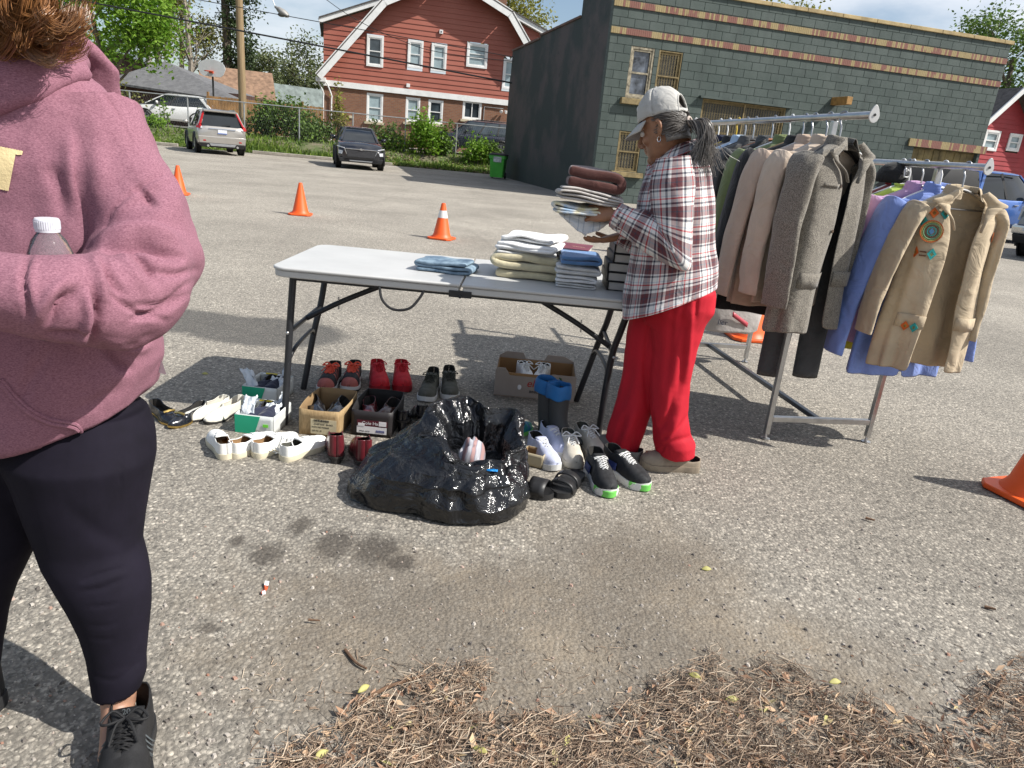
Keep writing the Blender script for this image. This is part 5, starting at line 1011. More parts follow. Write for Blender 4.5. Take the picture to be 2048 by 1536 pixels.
def garment(name, label, cat, p, rz, m, L=.74, sw=.215, dep=.075, open_=0, lapel=0, sleeves=.60, collar='shirt', lining=None, seed=1, grp=None, flare=1.06, fold=.015, buttons=0, pockets=0, cuff=None, sl_out=.05, sl_fwd=-.02, hemband=None, sw_slv=1.0, turn=0):
    o = thing(name, label, cat, V(p)-V((0, 0, .03)), rz+turn, grp); rr = random.Random(seed); slo = sl_out if hasattr(sl_out, '__len__') else (sl_out, sl_out)
    prof = [(-.078, .062, .055), (-.092, .095, .062), (-.112, .150, .066), (-.135, sw*.93, .060), (-.160, sw*1.015, .062), (-.20, sw*1.03, dep*.95), (-.28, sw*1.0, dep*1.05), (-.40, sw*.98, dep*1.1), (-.55, sw*1.0*(1+(flare-1)*.4), dep*1.05), (-L*.86, sw*flare*.99, dep*1.05), (-L-.075, sw*flare, dep*1.1)]
    def P_(th, q):
        z, hw, dp = interp(q, [(i/(len(prof)-1), prof[i]) for i in range(len(prof))]) if False else lin(q)
        s_, c_ = sin(th), cos(th); x = hw*(abs(s_)**.75)*(1 if s_ >= 0 else -1); y = -dp*(abs(c_)**.8)*(1 if c_ >= 0 else -.5)
        a = max(0, (q-.42)/.58); f = 1.25*fold*a*(sin(5*th+seed*1.7+2*nz((q*2, th, seed)))+.6*sin(9*th+seed*.7+q*2))+(.006*nz((th*2.2, q*7, seed*3.1))+.016*a*nz((th*2.6+seed, q*3.2, seed*1.7))+.012*(1-2*abs(nz((th*3.1, q*4, seed*2.3))))*a)*(q > .15)
        return V((x*(1+f*1.6/max(.05, hw)*.3)+f*.4*s_, y-f*c_*1.2-(.02 if c_ > 0 else -.02)*a*0+.015*a*nz((x*7, seed, q*2)), z-(.02*abs(x)/sw if q < .3 else 0)+.012*nz((th, seed*2.3, 1))*(q > .9)))
    def lin(q):
        t = q*(len(prof)-1); i = min(len(prof)-2, int(t)); f = t-i; return tuple(lerp(a, b, f) for a, b in zip(prof[i], prof[i+1]))
    def th0(q):
        if not open_: return .0
        return interp(q, [(0, .66), (.2, .50), (.38, .34), (.62, open_*.8), (.8, open_*.9), (1, open_*1.4)]) if lapel else interp(q, [(0, .7), (.3, open_*.5), (1, open_)])
    NU, NVv = 44, 30
    g = MB(); g.grid(lambda u, v: P_(2*pi-th0(v)-(2*pi-2*th0(v))*u, v), NU, NVv); ml = [m, lining or m]
    g.build('body', ml, o, sharp=0, solid=.006, soff=0, smi=1 if lining else 0, sub=1)
    for s in (-1, 1):
        if not sleeves: break
        sl_out = slo[0 if s < 0 else 1]; x0 = s*sw*.965; pth = spline([(x0*.93, .0, -.150), (x0+s*.028, -.004, -.215), (x0+s*(.03+sl_out*.45), sl_fwd*.35, -.15-sleeves*.42), (x0+s*(.03+sl_out*.8), sl_fwd*.9, -.15-sleeves*.75), (x0+s*(.025+sl_out), sl_fwd*1.6, -.15-sleeves)], 6)
        rr_ = []; n = 20; rings = []
        for i, c in enumerate(pth):
            q = i/(len(pth)-1); rx, ry = lerp(.080, .060, q)*sw_slv*(.80 if i == 0 else 1), lerp(.046, .024, q)*sw_slv; d = (pth[min(i+1, len(pth)-1)]-pth[max(0, i-1)]).normalized(); ux = V((0, 1, 0)); ax = d.cross(ux).normalized()
            ring = []
            for j in range(n):
                a = 2*pi*j/n; f = 1+.14*nz((cos(a)*1.6+seed, q*6, sin(a)*1.6+s))+.20*(1-2*abs(nz((cos(a)*1.9+seed, q*8+2*cos(a), sin(a)*1.9+s*3))))*(.4+.6*q)-.06; ring.append(c+ax*cos(a)*ry*f*.9+ux*sin(a)*rx*f)
            rings.append(ring[::-1])
        g = MB(); g.loft(rings, (True, False)); sl = g.build('sleeve', [m, lining or m], o, sharp=0, solid=.005, soff=-1, smi=1 if lining else 0, sub=1)
        if cuff:
            c = pth[-1]; d = (pth[-1]-pth[-2]).normalized(); g = MB(); g.loft([[q_+d*t for q_ in rings[-1]] for t in (-.045, .012)], (False, False)); g.build('cuff', cuff, sl, sharp=0, solid=.008, soff=1)
        if buttons and lapel:
            for b in range(3): g = MB(); c = pth[-2].lerp(pth[-1], .2+.3*b); g.lathe([(.007, 0), (.007, .003)], 10, c+V((s*.0, -.058*sw_slv, 0)), rotm(0, 0, pi/2)); g.build('cuff_button', mat('horn_button', (.10, .07, .05), .35, .2, 30), sl, smooth=False)
    if lapel:
        for s in (1, -1):
            def lp(u, v, s=s):
                q = lerp(.02, .56, v); e = P_(s*th0(q) if s > 0 else 2*pi-th0(q), q); w = lapel*interp(v, [(0, .35), (.30, .62), (.42, 1.15), (.44, 1.12), (1, .02)]); ex = e.copy(); ex.x += s*w*u; b = P_((s*(th0(q)+.35*u)) % (2*pi), q); ex.y = min(e.y, b.y)-.016-.016*sin(pi*u*.8); ex.z += .018*u*(1-v); return ex
            g = MB(); g.grid(lp, 5, 20); g.build('lapel', m, o, sharp=0, solid=.004, sub=1)
    if collar:
        hgt, drop, sp = {'shirt': (.034, .030, .020), 'blazer': (.030, .026, .026), 'crew': (.012, .0, .0), 'big': (.04, .045, .035)}[collar]; g = MB(); t0 = .45 if collar != 'crew' else .02
        def cf(u, v):
            th = t0+(2*pi-2*t0)*u; b = P_(th, .01); up = sin(pi*min(1, v*1.15))*hgt; out = 1+(sp*v*v)/.06; fr = max(0, cos(th)); return V((b.x*out, b.y*out-(.012*fr*v), b.z+.004+up*(1-.35*fr)-drop*max(0, v-.45)*1.8*(1+.5*fr)))
        g.grid(cf, 26, 6); g.build('collar', m, o, sharp=0, solid=.004, sub=1)
    if buttons:
        for b in range(buttons):
            q = lerp(.5, .82, (b+.5)/buttons) if lapel else lerp(.1, .95, (b+.5)/buttons); c = P_(2*pi-th0(q)-.10 if open_ else .0, q); g = MB(); g.lathe([(.008, 0), (.0085, .002), (.007, .004)], 12, c+V((0, -.006, 0)), rotm(0, 0, pi/2)); g.build('button', mat('horn_button', (.10, .07, .05), .35, .2, 30) if lapel else m_hw, o, smooth=False)
    for b in range(pockets):
        s = (-1, 1)[b % 2]; q = .87 if b < 2 else .58; th = s*(th0(q)+.42 if open_ else .75); g = MB()
        g.grid(lambda u, v: P_((th+s*(u-.5)*(.80 if b < 2 else .5)) % (2*pi), q+(v-.5)*(.036 if b < 2 else .018))+V((0, -.007-.004*(1-v), 0)), 6, 2); g.build('pocket_flap', m, o, sharp=0, solid=.002)
    if hemband: g = MB(); g.grid(lambda u, v: P_(2*pi*u, .955+.05*v)+V((0, 0, -.005))+V((P_(2*pi*u, .97).x*.03, P_(2*pi*u, .97).y*.06, 0)), 40, 2); g.build('hem_band', hemband, o, sharp=0, solid=.006)
    o['surf'] = 0; del o['surf']; return o, P_, th0
k = NT('grey_tweed'); k.col(k.mix(k.ramp(k.noise(330, 2, .7), [(.40, 0), (.62, 1)]), k.mix(k.noise(40, 3), (.055, .048, .040), (.085, .077, .066)), (.30, .27, .22))); k.set(k.p, Roughness=.95); k.p.inputs['Sheen Weight'].default_value = .2; k.bump(k.noise(300, 2, .7), .3, .002, k.bump(k.noise(8, 3, .5, dist=1.2), .35, .03)); m_tweed = k.m
m_tan = fabric('tan_cotton', (.48, .385, .26), .08); m_bei = fabric('beige_poplin', (.50, .405, .315), .08); m_bei2 = fabric('pinkish_beige_poplin', (.46, .35, .27), .08); m_blk_f = fabric('black_wool', (.012, .012, .013)); m_char = fabric('charcoal_suiting', (.060, .063, .065)); m_olv = fabric('olive_shirting', (.155, .19, .075), .15); m_lblu = fabric('pale_blue_shirting', (.42, .53, .66), .08); m_dgr = fabric('dark_grey_suiting', (.085, .083, .080)); m_lgr = fabric('light_grey_knit', (.36, .36, .36)); m_shirtb = fabric('periwinkle_shirting', (.20, .285, .62), .08, rough=.8, fold=.5, fs=9); m_lil = fabric('lilac_suiting', (.50, .31, .50), .08); m_lime = fabric('lime_knit', (.45, .60, .10), .1); m_dred = fabric('dark_red_knit', (.17, .012, .02)); m_ylw = fabric('yellow_knit', (.55, .50, .05)); m_lin = fabric('dark_lining', (.02, .019, .022), rough=.45); m_whf = fabric('white_cotton', (.74, .74, .74), .06); m_dgn = fabric('bottle_green_knit', (.02, .085, .06)); m_navy = fabric('navy_wool', (.016, .02, .045))
R1, R2 = (A1, B1), (A2, B2); gA = 'coats on the taller rail'; gB = 'clothes on the lower rail'
H = lambda rail, px: rail_at(rail, px)
def hang(rail, px, hm, hl, *a, **kw):
    p = H(rail, px); hanger(hl, p, HR+kw.get('turn', 0), hm); kw.setdefault('grp', gA if rail is R1 else gB); return garment(*a[:3], p, HR, *a[3:], **kw)
hang(R1, 1688, m_hk, 'black hanger inside the grey tweed blazer', 'tweed_blazer', 'grey tweed blazer hanging open at the near end of the taller rail', 'blazer', m_tweed, L=.86, sw=.225, open_=.11, lapel=.085, collar='blazer', lining=m_lin, seed=3, buttons=2, pockets=3, sleeves=.66, sl_out=(.05, .0), dep=.085, turn=.50, flare=1.12)
hang(R1, 1660, m_hwire, 'wire hanger just behind the tweed blazer', 'beige_jacket', 'beige jacket squeezed right behind the grey tweed blazer', 'jacket', m_bei, L=.76, sw=.235, dep=.045, seed=5, sleeves=.64, collar='shirt', sl_out=(.05, -.04), turn=.22, buttons=0)
hang(R1, 1630, m_hwire, 'wire hanger of the pinkish beige jacket', 'beige_jacket', 'pinkish beige jacket with a row of cuff buttons', 'jacket', m_bei2, L=.80, sw=.25, dep=.05, seed=8, sleeves=.68, collar='shirt', sl_out=(.08, -.04), turn=.10)
p = H(R1, 1625)
hang(R1, 1612, m_hpale, 'pale wooden hanger with a brass hook', 'black_coat', 'black coat whose cuff drops below the beige sleeve', 'coat', m_blk_f, L=.86, sw=.24, seed=9, sleeves=.80, collar='blazer', sl_out=.08, turn=-.14)
hang(R1, 1584, m_hw, 'thick white plastic hanger in the middle of the taller rail', 'olive_shirt', 'olive green shirt between the black coat and the charcoal jacket', 'shirt', m_olv, L=.80, sw=.235, seed=11, sleeves=.62, buttons=0, sl_out=.05, turn=-.10)
hang(R1, 1550, m_hwood, 'red-brown wooden hanger on the taller rail', 'charcoal_jacket', 'charcoal suit jacket next to the olive shirt', 'jacket', m_char, L=.80, sw=.24, seed=12, sleeves=.66, collar='blazer', lapel=.07, open_=.2, lining=m_lin, sl_out=.04, turn=-.08)
hang(R1, 1512, m_hk, 'black hanger with a metal clip bar', 'grey_jacket', 'dark grey jacket under a pale blue collar and clear film', 'jacket', m_dgr, L=.82, sw=.24, seed=14, sleeves=.64, collar='blazer', sl_out=.03, turn=-.06)
hang(R1, 1495, m_hwire, 'wire hanger holding the pale blue shirt', 'pale_blue_shirt', 'pale blue shirt tucked between dark jackets', 'shirt', m_lblu, L=.42, sw=.24, seed=15, sleeves=.24, turn=-.06)
hang(R1, 1477, m_hy, 'bright yellow plastic hanger', 'black_jacket', 'black jacket on the yellow hanger', 'jacket', m_blk_f, L=.82, sw=.24, seed=16, sleeves=.66, collar='blazer', sl_out=.02)
hang(R1, 1459, m_hw, 'slim white hanger beside the yellow one', 'navy_jacket', 'dark navy jacket near the far end of the taller rail', 'jacket', m_navy, L=.78, sw=.235, seed=17, sleeves=.64, collar='shirt', sl_out=.01)
hang(R1, 1441, m_hw, 'white hanger farthest along the taller rail', 'grey_pullover', 'light grey top at the far end of the taller rail', 'shirt', m_lgr, L=.74, sw=.23, seed=18, sleeves=.56, collar='crew', sl_out=.0)
# trousers hung under the coats
p = H(R1, 1652)+e1*.09; hanger('clip hanger carrying dark trousers below the tweed blazer', p, HR, m_hwire); tr = thing('hanging_trousers', 'dark grey trousers hanging below the tweed blazer', 'trousers', p, HR, gA)
for s in (-1, 1):
    g = MB(); g.loft([[V((s*.085+cx+cos(2*pi*j/16)*rx*(1+.06*sin(3*j+z*9)), sin(2*pi*j/16)*ry+.012*nz((j*.7, z*4, s)), z)) for j in range(16)] for z, rx, ry, cx in ((-.16, .085, .03, -s*.01), (-.3, .09, .035, 0), (-.6, .085, .04, 0), (-.95, .072, .04, .01*s), (-1.27, .068, .04, .015*s))], (True, False)); g.build('trouser_leg', m_char, tr, sharp=0, solid=.004, sub=1)
# lower rail
tj, TP, tth = hang(R2, 1936, m_hwire, 'bent wire hanger at the near end of the lower rail', 'embroidered_blazer', 'tan blazer with bright embroidered diamonds hanging open on the lower rail', 'blazer', m_tan, L=.84, sw=.195, open_=.26, lapel=.085, collar='blazer', seed=21, sleeves=.60, sl_out=(.11, .0), dep=.085, pockets=2, turn=-.04, flare=1.14)
g = MB(); g.grid(lambda u, v: V((lerp(-.055, .055, u), .035+.012*sin(u*pi), lerp(-.07, -.185, v))), 6, 5); g.build('white_neck_label', m_whf, tj, sharp=0, solid=.002)
m_or = mat('orange_thread', (.62, .13, .02), .8, .2, 60, .5, 300); m_te = mat('teal_thread', (.03, .36, .34), .8, .2, 60, .5, 300); m_ye = mat('gold_thread', (.45, .38, .10), .8, .2, 60, .5, 300); m_gn = mat('sage_thread', (.17, .34, .17), .8, .2, 60, .5, 300); m_br = mat('brown_thread', (.13, .06, .03), .8, .2, 60, .5, 300); m_sk = mat('sky_thread', (.12, .28, .5), .8, .2, 60, .5, 300)
def onsurf(x, q):
    """point of the blazer's front at half-chest coordinate x (negative is the wearer's right) and height q, with axes"""
    s = -1 if x < 0 else 1; th = s*abs(x); a = P2_(th, q); return a
P2_ = lambda th, q: TP(th % (2*pi), q)+V((0, -.015 if q > .8 else -.008, 0))
def patch(kind, th, q, r, m, nm='embroidery'):
    c = P2_(th, q); ux = (P2_(th+.06, q)-P2_(th-.06, q)).normalized(); uz = (P2_(th, q-.02)-P2_(th, q+.02)); uz = (uz-ux*uz.dot(ux)).normalized(); n = ux.cross(uz)
    if n.y > 0: n = -n
    g = MB()
    if kind == 'd': g.prism([(0, -r*1.25), (r, 0), (0, r*1.25), (-r, 0)], c, ux, uz, .002 if ux.cross(uz).y < 0 else -.002)
    elif kind == 'b': g.prism([(-r, -.003), (r, -.003), (r, .003), (-r, .003)], c, ux, uz, .002 if ux.cross(uz).y < 0 else -.002)
    else: g.tube([c+ux*cos(2*pi*i/28)*r+uz*sin(2*pi*i/28)*r+n*.001 for i in range(29)], kind, 6)
    g.build(nm, m, tj, smooth=False)
T0 = -.74; Q0 = .575
for r, w, m in ((.047, .0024, m_or), (.041, .0022, m_ye), (.034, .0026, m_gn), (.026, .0018, m_br), (.018, .0022, m_te)): patch(w, T0, Q0, r, m)
patch('d', T0, Q0, .012, m_sk)
for th, q, m in ((-.42, .45, m_te), (-.74, .45, m_or), (-1.1, .52, m_te), (-1.15, .665, m_or), (-.60, .665, m_te)): patch('d', th, q, .021, m); patch('d', th, q, .009, m_ye)
for q in (.66, .674): patch('b', -.86, q, .014, m_br)
for th, m in ((-.70, m_or), (-.48, m_te)): patch('d', th, .885, .019, m); patch('d', th, .885, .008, m_ye)
patch('d', .95, .58, .018, m_or)
hang(R2, 1890, m_hw, 'clear plastic hanger behind the embroidered blazer', 'blue_shirt', 'periwinkle blue shirt hanging behind the embroidered blazer', 'shirt', m_shirtb, L=.92, sw=.22, seed=23, sleeves=.74, dep=.05, sl_out=.13, turn=.02, flare=1.1, sw_slv=1.1, fold=.014)
hang(R2, 1852, m_hwire, 'wire hanger of the lilac jacket', 'lilac_jacket', 'lilac jacket behind the blue shirt', 'jacket', m_lil, L=.78, sw=.235, seed=25, sleeves=.62, collar='blazer', cuff=None)
hang(R2, 1826, m_hw, 'white hanger of the lime green top', 'lime_pullover', 'lime green top just behind the lilac jacket', 'shirt', m_lime, L=.66, sw=.23, seed=27, sleeves=.3, collar='crew', turn=-.12)
hang(R2, 1806, m_hw, 'white hanger farthest along the lower rail', 'dark_red_sweater', 'dark red sweater with a yellow hem, mostly behind the tweed blazer', 'sweater', m_dred, L=.84, sw=.24, seed=28, sleeves=.6, collar='crew', hemband=m_ylw)
hang(R2, 1818, m_hwire, 'wire hanger of the bottle green top', 'green_pullover', 'bottle green top between the lime and the dark red clothes', 'shirt', m_dgn, L=.7, sw=.23, seed=29, sleeves=.4, collar='crew', turn=.1)
# black cap hooked over the lower rail
cp = H(R2, 1790)+V((.0, -.02, -.10)); cc = thing('baseball_cap', 'black baseball cap with a white letter hung on the lower rail', 'cap', cp, HR); g = MB()
g.grid(lambda u, v: V((cos(2*pi*u)*.085*cos(v*pi/2*.98), sin(2*pi*u)*.10*cos(v*pi/2*.98), .105*sin(v*pi/2))), 24, 8); g.build('crown', m_blk_f, cc, solid=.003, sharp=0)
g = MB(); g.grid(lambda u, v: V(((u-.5)*.15, -.085-.07*v*cos((u-.5)*2.2), .004-.03*abs(u-.5)**2*4)), 10, 4); g.build('bill', m_blk_f, cc, solid=.004, sharp=0); text('D', .06, 'lettering', m_whf, cc, (0, -.100, .05), (1, 0, 0), (0, .25, 1), .002)
# printed carrier bag showing under the black cuff
k = NT('printed_bag_plastic'); k.col((.50, .47, .45)); k.set(k.p, Roughness=.4); k.bump(k.noise(14, 4, .6), .4, .02); bo = D(1445, 640, 4.85); cb = thing('carrier_bag', 'pale printed carrier bag glimpsed below the coats', 'bag', (bo.x, bo.y, bo.z), .12); g = MB()
g.loft([[V((cos(a)*w+.05, sin(a)*.06, z)) for a in [2*pi*i/20 for i in range(20)]] for z, w in ((-.075, .19), (-.06, .22), (.1, .22), (.3, .19), (.42, .03))]); g.build('bag', k.m, cb, sharp=0, disp=((.03, .12),))
text('ller', .055, 'lettering', m_navy, cb, (-.03, -.082, .0), (1, 0, -.12), (0, 0, 1), .001); g = MB(); g.grid(lambda u, v: V((lerp(.03, .16, u), -.079+.02*u, lerp(.045, -.03, u)+.035*v)), 6, 1); g.build('red_stripe', mat('bag_red_print', (.42, .06, .08), .4, .1, 9), cb, solid=.002)
g = MB(); g.tube([(.05, 0, .40), (.0, 0, .7), (.0, .1, .72)], .004, 6); g.build('bag_tie', m_whf, cb)
# ================================================================ shoes, boxes and the rubbish bag
SHAPE = [(0, .03), (.008, .34), (.03, .56), (.08, .72), (.18, .78), (.32, .74), (.45, .78), (.6, .93), (.72, 1.0), (.84, .93), (.93, .70), (.975, .42), (1, .05)]
POINT = [(0, .03), (.008, .34), (.03, .55), (.08, .68), (.18, .74), (.32, .68), (.45, .72), (.6, .92), (.70, .97), (.82, .80), (.92, .52), (.97, .32), (1, .05)]
def shoe(name, label, loc, rz, up, sole, L=.27, W=.10, hh=.075, tv=.62, ht=.055, ts=.022, ank=.36, thr=.30, lace=None, nl=5, bow=True, tongue=None, lining=None, heel=0, heelm=None, shape=SHAPE, grp=None, insole=None, cat='shoe', cap=None, lr=.0028, parent=None, mid=None, roll=0, lip=0, z=0, stripes=None, elev=None):
    o = thing(name, label, cat, (loc[0], loc[1], z), rz, grp, rot=(0, roll, rz) if roll else None)
    if parent is not None: o.parent = parent
    w = lambda t: W/2*interp(t, shape)
    zs = lambda t: ts+heel*(1-min(1, max(0, (t-.12)/.5)))**1.2+.010*max(0, (t-.8)/.2)**2
    def op(t):
        if t >= tv: return 0
        if t < ank: return w(t)*lerp(.93, .80, t/ank)
        return w(t)*lerp(.80, thr, min(1, (t-ank)/max(.01, (tv-ank)*.35)))*(1 if t < tv-.05 else max(.1, (tv-t)/.05))
    def top(t):
        b = interp(t, [(0, hh*1.02), (.10, hh*1.0), (.25, hh*.86 if hh < .1 else hh), (ank, hh*.98), (tv, lerp(hh, ht, .75)), (tv+.1, ht*1.0), (.86, ht*.82), (.95, ht*.60), (1, ht*.25)]) if elev is None else interp(t, elev)
        return zs(t)+b
    ts_ = [i/34 for i in range(35)]; NS = 8; y = lambda t: (t-.5)*L; vs = []; fs = []; N = 2*(NS+1)
    for t in ts_:
        a, b, z0, z1 = w(t), op(t), zs(t)-.003, top(t)
        half = [(b+(a-b)*cos(s*pi/2)**.75 if s < 1 else b, z0+(z1-z0)*sin(s*pi/2)**.92) for s in [k_/NS for k_ in range(NS+1)]]
        vs += [V((-x, y(t), q)) for x, q in half]+[V((x, y(t), q)) for x, q in half[::-1]]
    for i in range(34):
        for j in range(N-1):
            if j == NS and (op(ts_[i]) > 1e-4 or op(ts_[i+1]) > 1e-4) and ts_[i] < tv: continue
            mi = 0
            if cap and ts_[i] > .80: mi = 2
            if stripes and .30 < ts_[i] < .62 and (i % 3 == 0) and (j < 6 or j > N-8): mi = 3
            fs.append(((i*N+j), (i*N+j+1), ((i+1)*N+j+1), ((i+1)*N+j), mi))
    g = MB()
    for mi in (0, 2, 3):
        sub_ = [f[:4] for f in fs if f[4] == mi]
        if sub_ and mi == 0: g.add(vs, [f[:4] for f in fs])
    g.m = [f[4] for f in fs]
    lin_ = lining or mat('shoe_lining_dark', (.03, .028, .026), .9, .2, 20)
    g.build('upper', [up, lin_, cap or up, stripes or up], o, sharp=60, solid=.004, soff=-1, smi=1)
    g = MB(); rings = []
    for t in ts_:
        a = w(t)*1.05+.001; z1 = zs(t)+.004; z0 = (zs(t)-ts if not heel else zs(t)-.006)+.0
        yy = y(t)*1.015; rings.append([V((-a*.97, yy, z0)), V((a*.97, yy, z0)), V((a*1.02, yy, z0+(z1-z0)*.35)), V((a, yy, z1)), V((-a, yy, z1)), V((-a*1.02, yy, z0+(z1-z0)*.35))])
    g.loft(rings); g.build('sole', sole, o, sharp=50)
    if mid: g = MB(); g.loft([[V((q.x*1.012, q.y*1.006, q.z)) for q in r[:2]]+[V((q.x*1.02, q.y*1.006, r[0].z+(r[3].z-r[0].z)*.42)) for q in (r[2], r[5])] for r in rings]); g.build('outsole', mid, o, sharp=50)
    if heel:
        g = MB(); hz0 = zs(.05)-.004; ring = lambda sc, zz, dy: [V((cos(a)*W*.33*sc, y(.10)+dy+sin(a)*W*.36*sc, zz)) for a in [2*pi*i/16 for i in range(16)]]; g.loft([ring(.74, 0, .0), ring(.72, hz0*.4, 0), ring(.95, hz0, .006)]); g.build('heel', heelm or sole, o, sharp=50)
    g = MB(); tt_ = [t for t in ts_ if .02 < t < tv+.06]; g.loft([[V((-w(t)*.94, y(t), zs(t)+.006)), V((0, y(t), zs(t)+.003)), V((w(t)*.94, y(t), zs(t)+.006))] for t in tt_], (False, False), False); g.build('insole', insole or lin_, o)
    if tongue:
        g = MB(); k0, k1 = ank-.06, tv+.04
        def tf(u, v):
            t = lerp(k0, k1, v); x = (u-.5)*2*max(op(t)*.95, .006); return V((x, y(t)-(.0 if v > .2 else .006), top(t)+.012*(1-v)**2-.006-.10*x*x/.03))
        g.grid(tf, 6, 8); g.build('tongue', tongue, o, sharp=0, solid=.006)
    if lace:
        g = MB()
        for i in range(nl):
            t0 = lerp(ank+.04, tv-.03, i/max(1, nl-1)); t1 = t0+.03; b = max(op(t0)*1.25, W*.13)
            for s in (-1, 1): g.tube(spline([(-s*b, y(t0), top(t0)-.003), (-s*b*.3, y(lerp(t0, t1, .4)), top(t0)+.006+.0015*s), (s*b, y(t1), top(t1)-.003)], 3), lr, 6, flat=.6)
        if bow:
            t0 = ank+.05; c = V((0, y(t0), top(t0)+.010)); rr = random.Random(hash(label) % 1000)
            for s in (-1, 1):
                g.tube(spline([c, c+V((s*.024, -.012, .012)), c+V((s*.044, .006, .000)), c+V((s*.028, .016, .004)), c], 4), lr, 6); g.tube(spline([c, c+V((s*.014, .022, .004)), c+V((s*(.024+rr.random()*.02), .05, -.020))], 4), .0026, 6)
        g.build('lace', lace, o)
    return o
m_canv = mat('white_canvas', (.80, .80, .77), .85, .05, 9, .3, 400, .001); m_creamsole = mat('cream_rubber', (.66, .60, .45), .6, .12, 9); m_whl = mat('white_leather', (.72, .69, .60), .42, .08, 12, .15, 60); m_blkl = mat('black_leather', (.012, .013, .018), .22, .2, 14, .15, 60, coat=.3); m_burg = mat('burgundy_leather', (.115, .016, .022), .30, .25, 14, .15, 50, coat=.25); m_dsole = mat('dark_rubber_sole', (.03, .027, .025), .7, .2, 14); m_redk = mat('red_knit_upper', (.55, .014, .024), .75, .15, 30, .3, 300); m_reds = mat('red_foam_sole', (.34, .010, .018), .5, .1, 12); m_orl = mat('coral_lace', (.78, .10, .05), .7, .08, 60); m_coral = mat('coral_upper', (.42, .12, .10), .75, .2, 20, .3, 250); m_olvk = mat('olive_grey_knit', (.105, .105, .085), .85, .15, 25, .4, 300); m_olvl = mat('dark_olive_lace', (.04, .042, .03), .8, .1, 30); m_wsole = mat('white_foam_sole', (.66, .66, .64), .55, .08, 9); m_tanin = mat('tan_insole', (.36, .22, .11), .6, .2, 12); m_bwh = mat('blue_white_knit', (.52, .55, .70), .75, .1, 18, .3, 260); m_cream = mat('cream_suede', (.55, .51, .43), .85, .12, 18, .25, 200); m_blks = mat('black_mesh_upper', (.018, .019, .021), .7, .3, 30, .5, 260, .002); m_grn = mat('neon_green_rubber', (.16, .55, .10), .5, .1, 12); m_wl = mat('white_lace', (.74, .74, .72), .8, .05, 60); m_gold = mat('gold_trim', (.60, .42, .14), .25, .1, 20, metal=.9); m_greyru = mat('grey_rubber_boot', (.048, .050, .050), .55, .15, 6, .1, 60); m_blucuff = mat('blue_neoprene', (.012, .13, .36), .55, .12, 12, .1, 60)
def sp(px, py): p = G(px, py); return (p.x, p.y)
# white canvas plimsolls
for px, py, rz, lab, lc in ((441, 898, .62, 'white canvas shoe farthest from the burgundy boots, toe turned outwards', 1), (507, 899, -.48, 'white canvas shoe second from the hoodie side of its row', 1), (552, 899, -.50, 'white canvas shoe third in the row, laces spilling over its side', 1), (608, 906, -.55, 'white canvas shoe beside the burgundy boots', 0)):
    o = shoe('canvas_shoe', lab, sp(px, py), rz, m_canv, m_creamsole, L=.235, W=.085, hh=.050, tv=.62, ht=.042, ts=.020, ank=.44, lace=m_wl, nl=4, bow=False, tongue=m_canv, lining=m_tanin if lc else m_olvk, grp='white canvas shoes in the front row')
g = MB(); p = sp(572, 906); rr = random.Random(2)
for i in range(9): a = V((p[0]+rr.gauss(0, .012), p[1]+rr.gauss(0, .012), .01+.045*(1-i/9))); g.tube(spline([a+V((0, .03, .03)), a, a+V((.02+rr.gauss(0, .015), -.03+rr.gauss(0, .01), -.02)), a+V((rr.gauss(0, .02), -.05, -.0)) ], 4), .003, 5)
tag(g.build('shoe_lace', m_wl), 'tangle of loose white shoelaces between two white canvas shoes', 'shoelace')
# pale loafers and dark flats
for px, py, rz, lab in ((412, 833, pi-.62, 'off-white loafer with a low heel lying nearer the dark flats'), (449, 835, pi-.42, 'off-white loafer with a low heel beside the green shoe box')):
    shoe('loafer', lab, sp(px, py), rz, m_whl, m_dsole, L=.235, W=.08, hh=.052, tv=.50, ht=.046, ts=.006, ank=.46, thr=.6, heel=.022, shape=POINT, insole=m_tanin, lining=m_whl, grp='off-white loafers')
for px, py, rz, lab in ((330, 838, pi+.9, 'black flat with a gold heel band, lying sideways by the leggings'), (375, 842, pi-.25, 'navy flat with a gold bar beside the off-white loafers')):
    o = shoe('ballet_flat', lab, sp(px, py), rz, m_blkl, m_gold, L=.235, W=.078, hh=.046, tv=.66, ht=.038, ts=.006, ank=.6, thr=.75, heel=.012, shape=POINT, grp='dark flats with gold trim')
    g = MB(); g.tube([(-.024, .045, .052), (0, .05, .058), (.024, .045, .052)], .006, 8); g.build('gold_bar', m_gold, o)
# burgundy ankle boots
for px, py, rz, lab in ((670, 905, .30, 'burgundy ankle boot with a pale worn patch beside the white canvas shoe'), (722, 914, .36, 'burgundy ankle boot closest to the black rubbish bag')):
    o = shoe('ankle_boot', lab, sp(px, py), rz, m_burg, m_dsole, L=.245, W=.088, hh=.105, tv=.50, ht=.055, ts=.010, ank=.47, thr=.5, heel=.020, grp='burgundy ankle boots', elev=[(0, .100), (.2, .088), (.36, .098), (.5, .080), (.64, .058), (.86, .046), (.95, .032), (1, .012)])
g = MB()
# dark court shoes by the bag
for px, py, rz, lab in ((806, 850, .12, 'dark court shoe with a block heel between the black box and the bag'), (838, 838, .3, 'dark court shoe half behind the rubbish bag')): shoe('court_shoe', lab, sp(px, py), rz, m_blkl, m_dsole, L=.215, W=.08, hh=.05, tv=.60, ht=.045, ts=.006, ank=.55, thr=.75, heel=.055, heelm=m_blkl, shape=POINT, grp='dark court shoes')
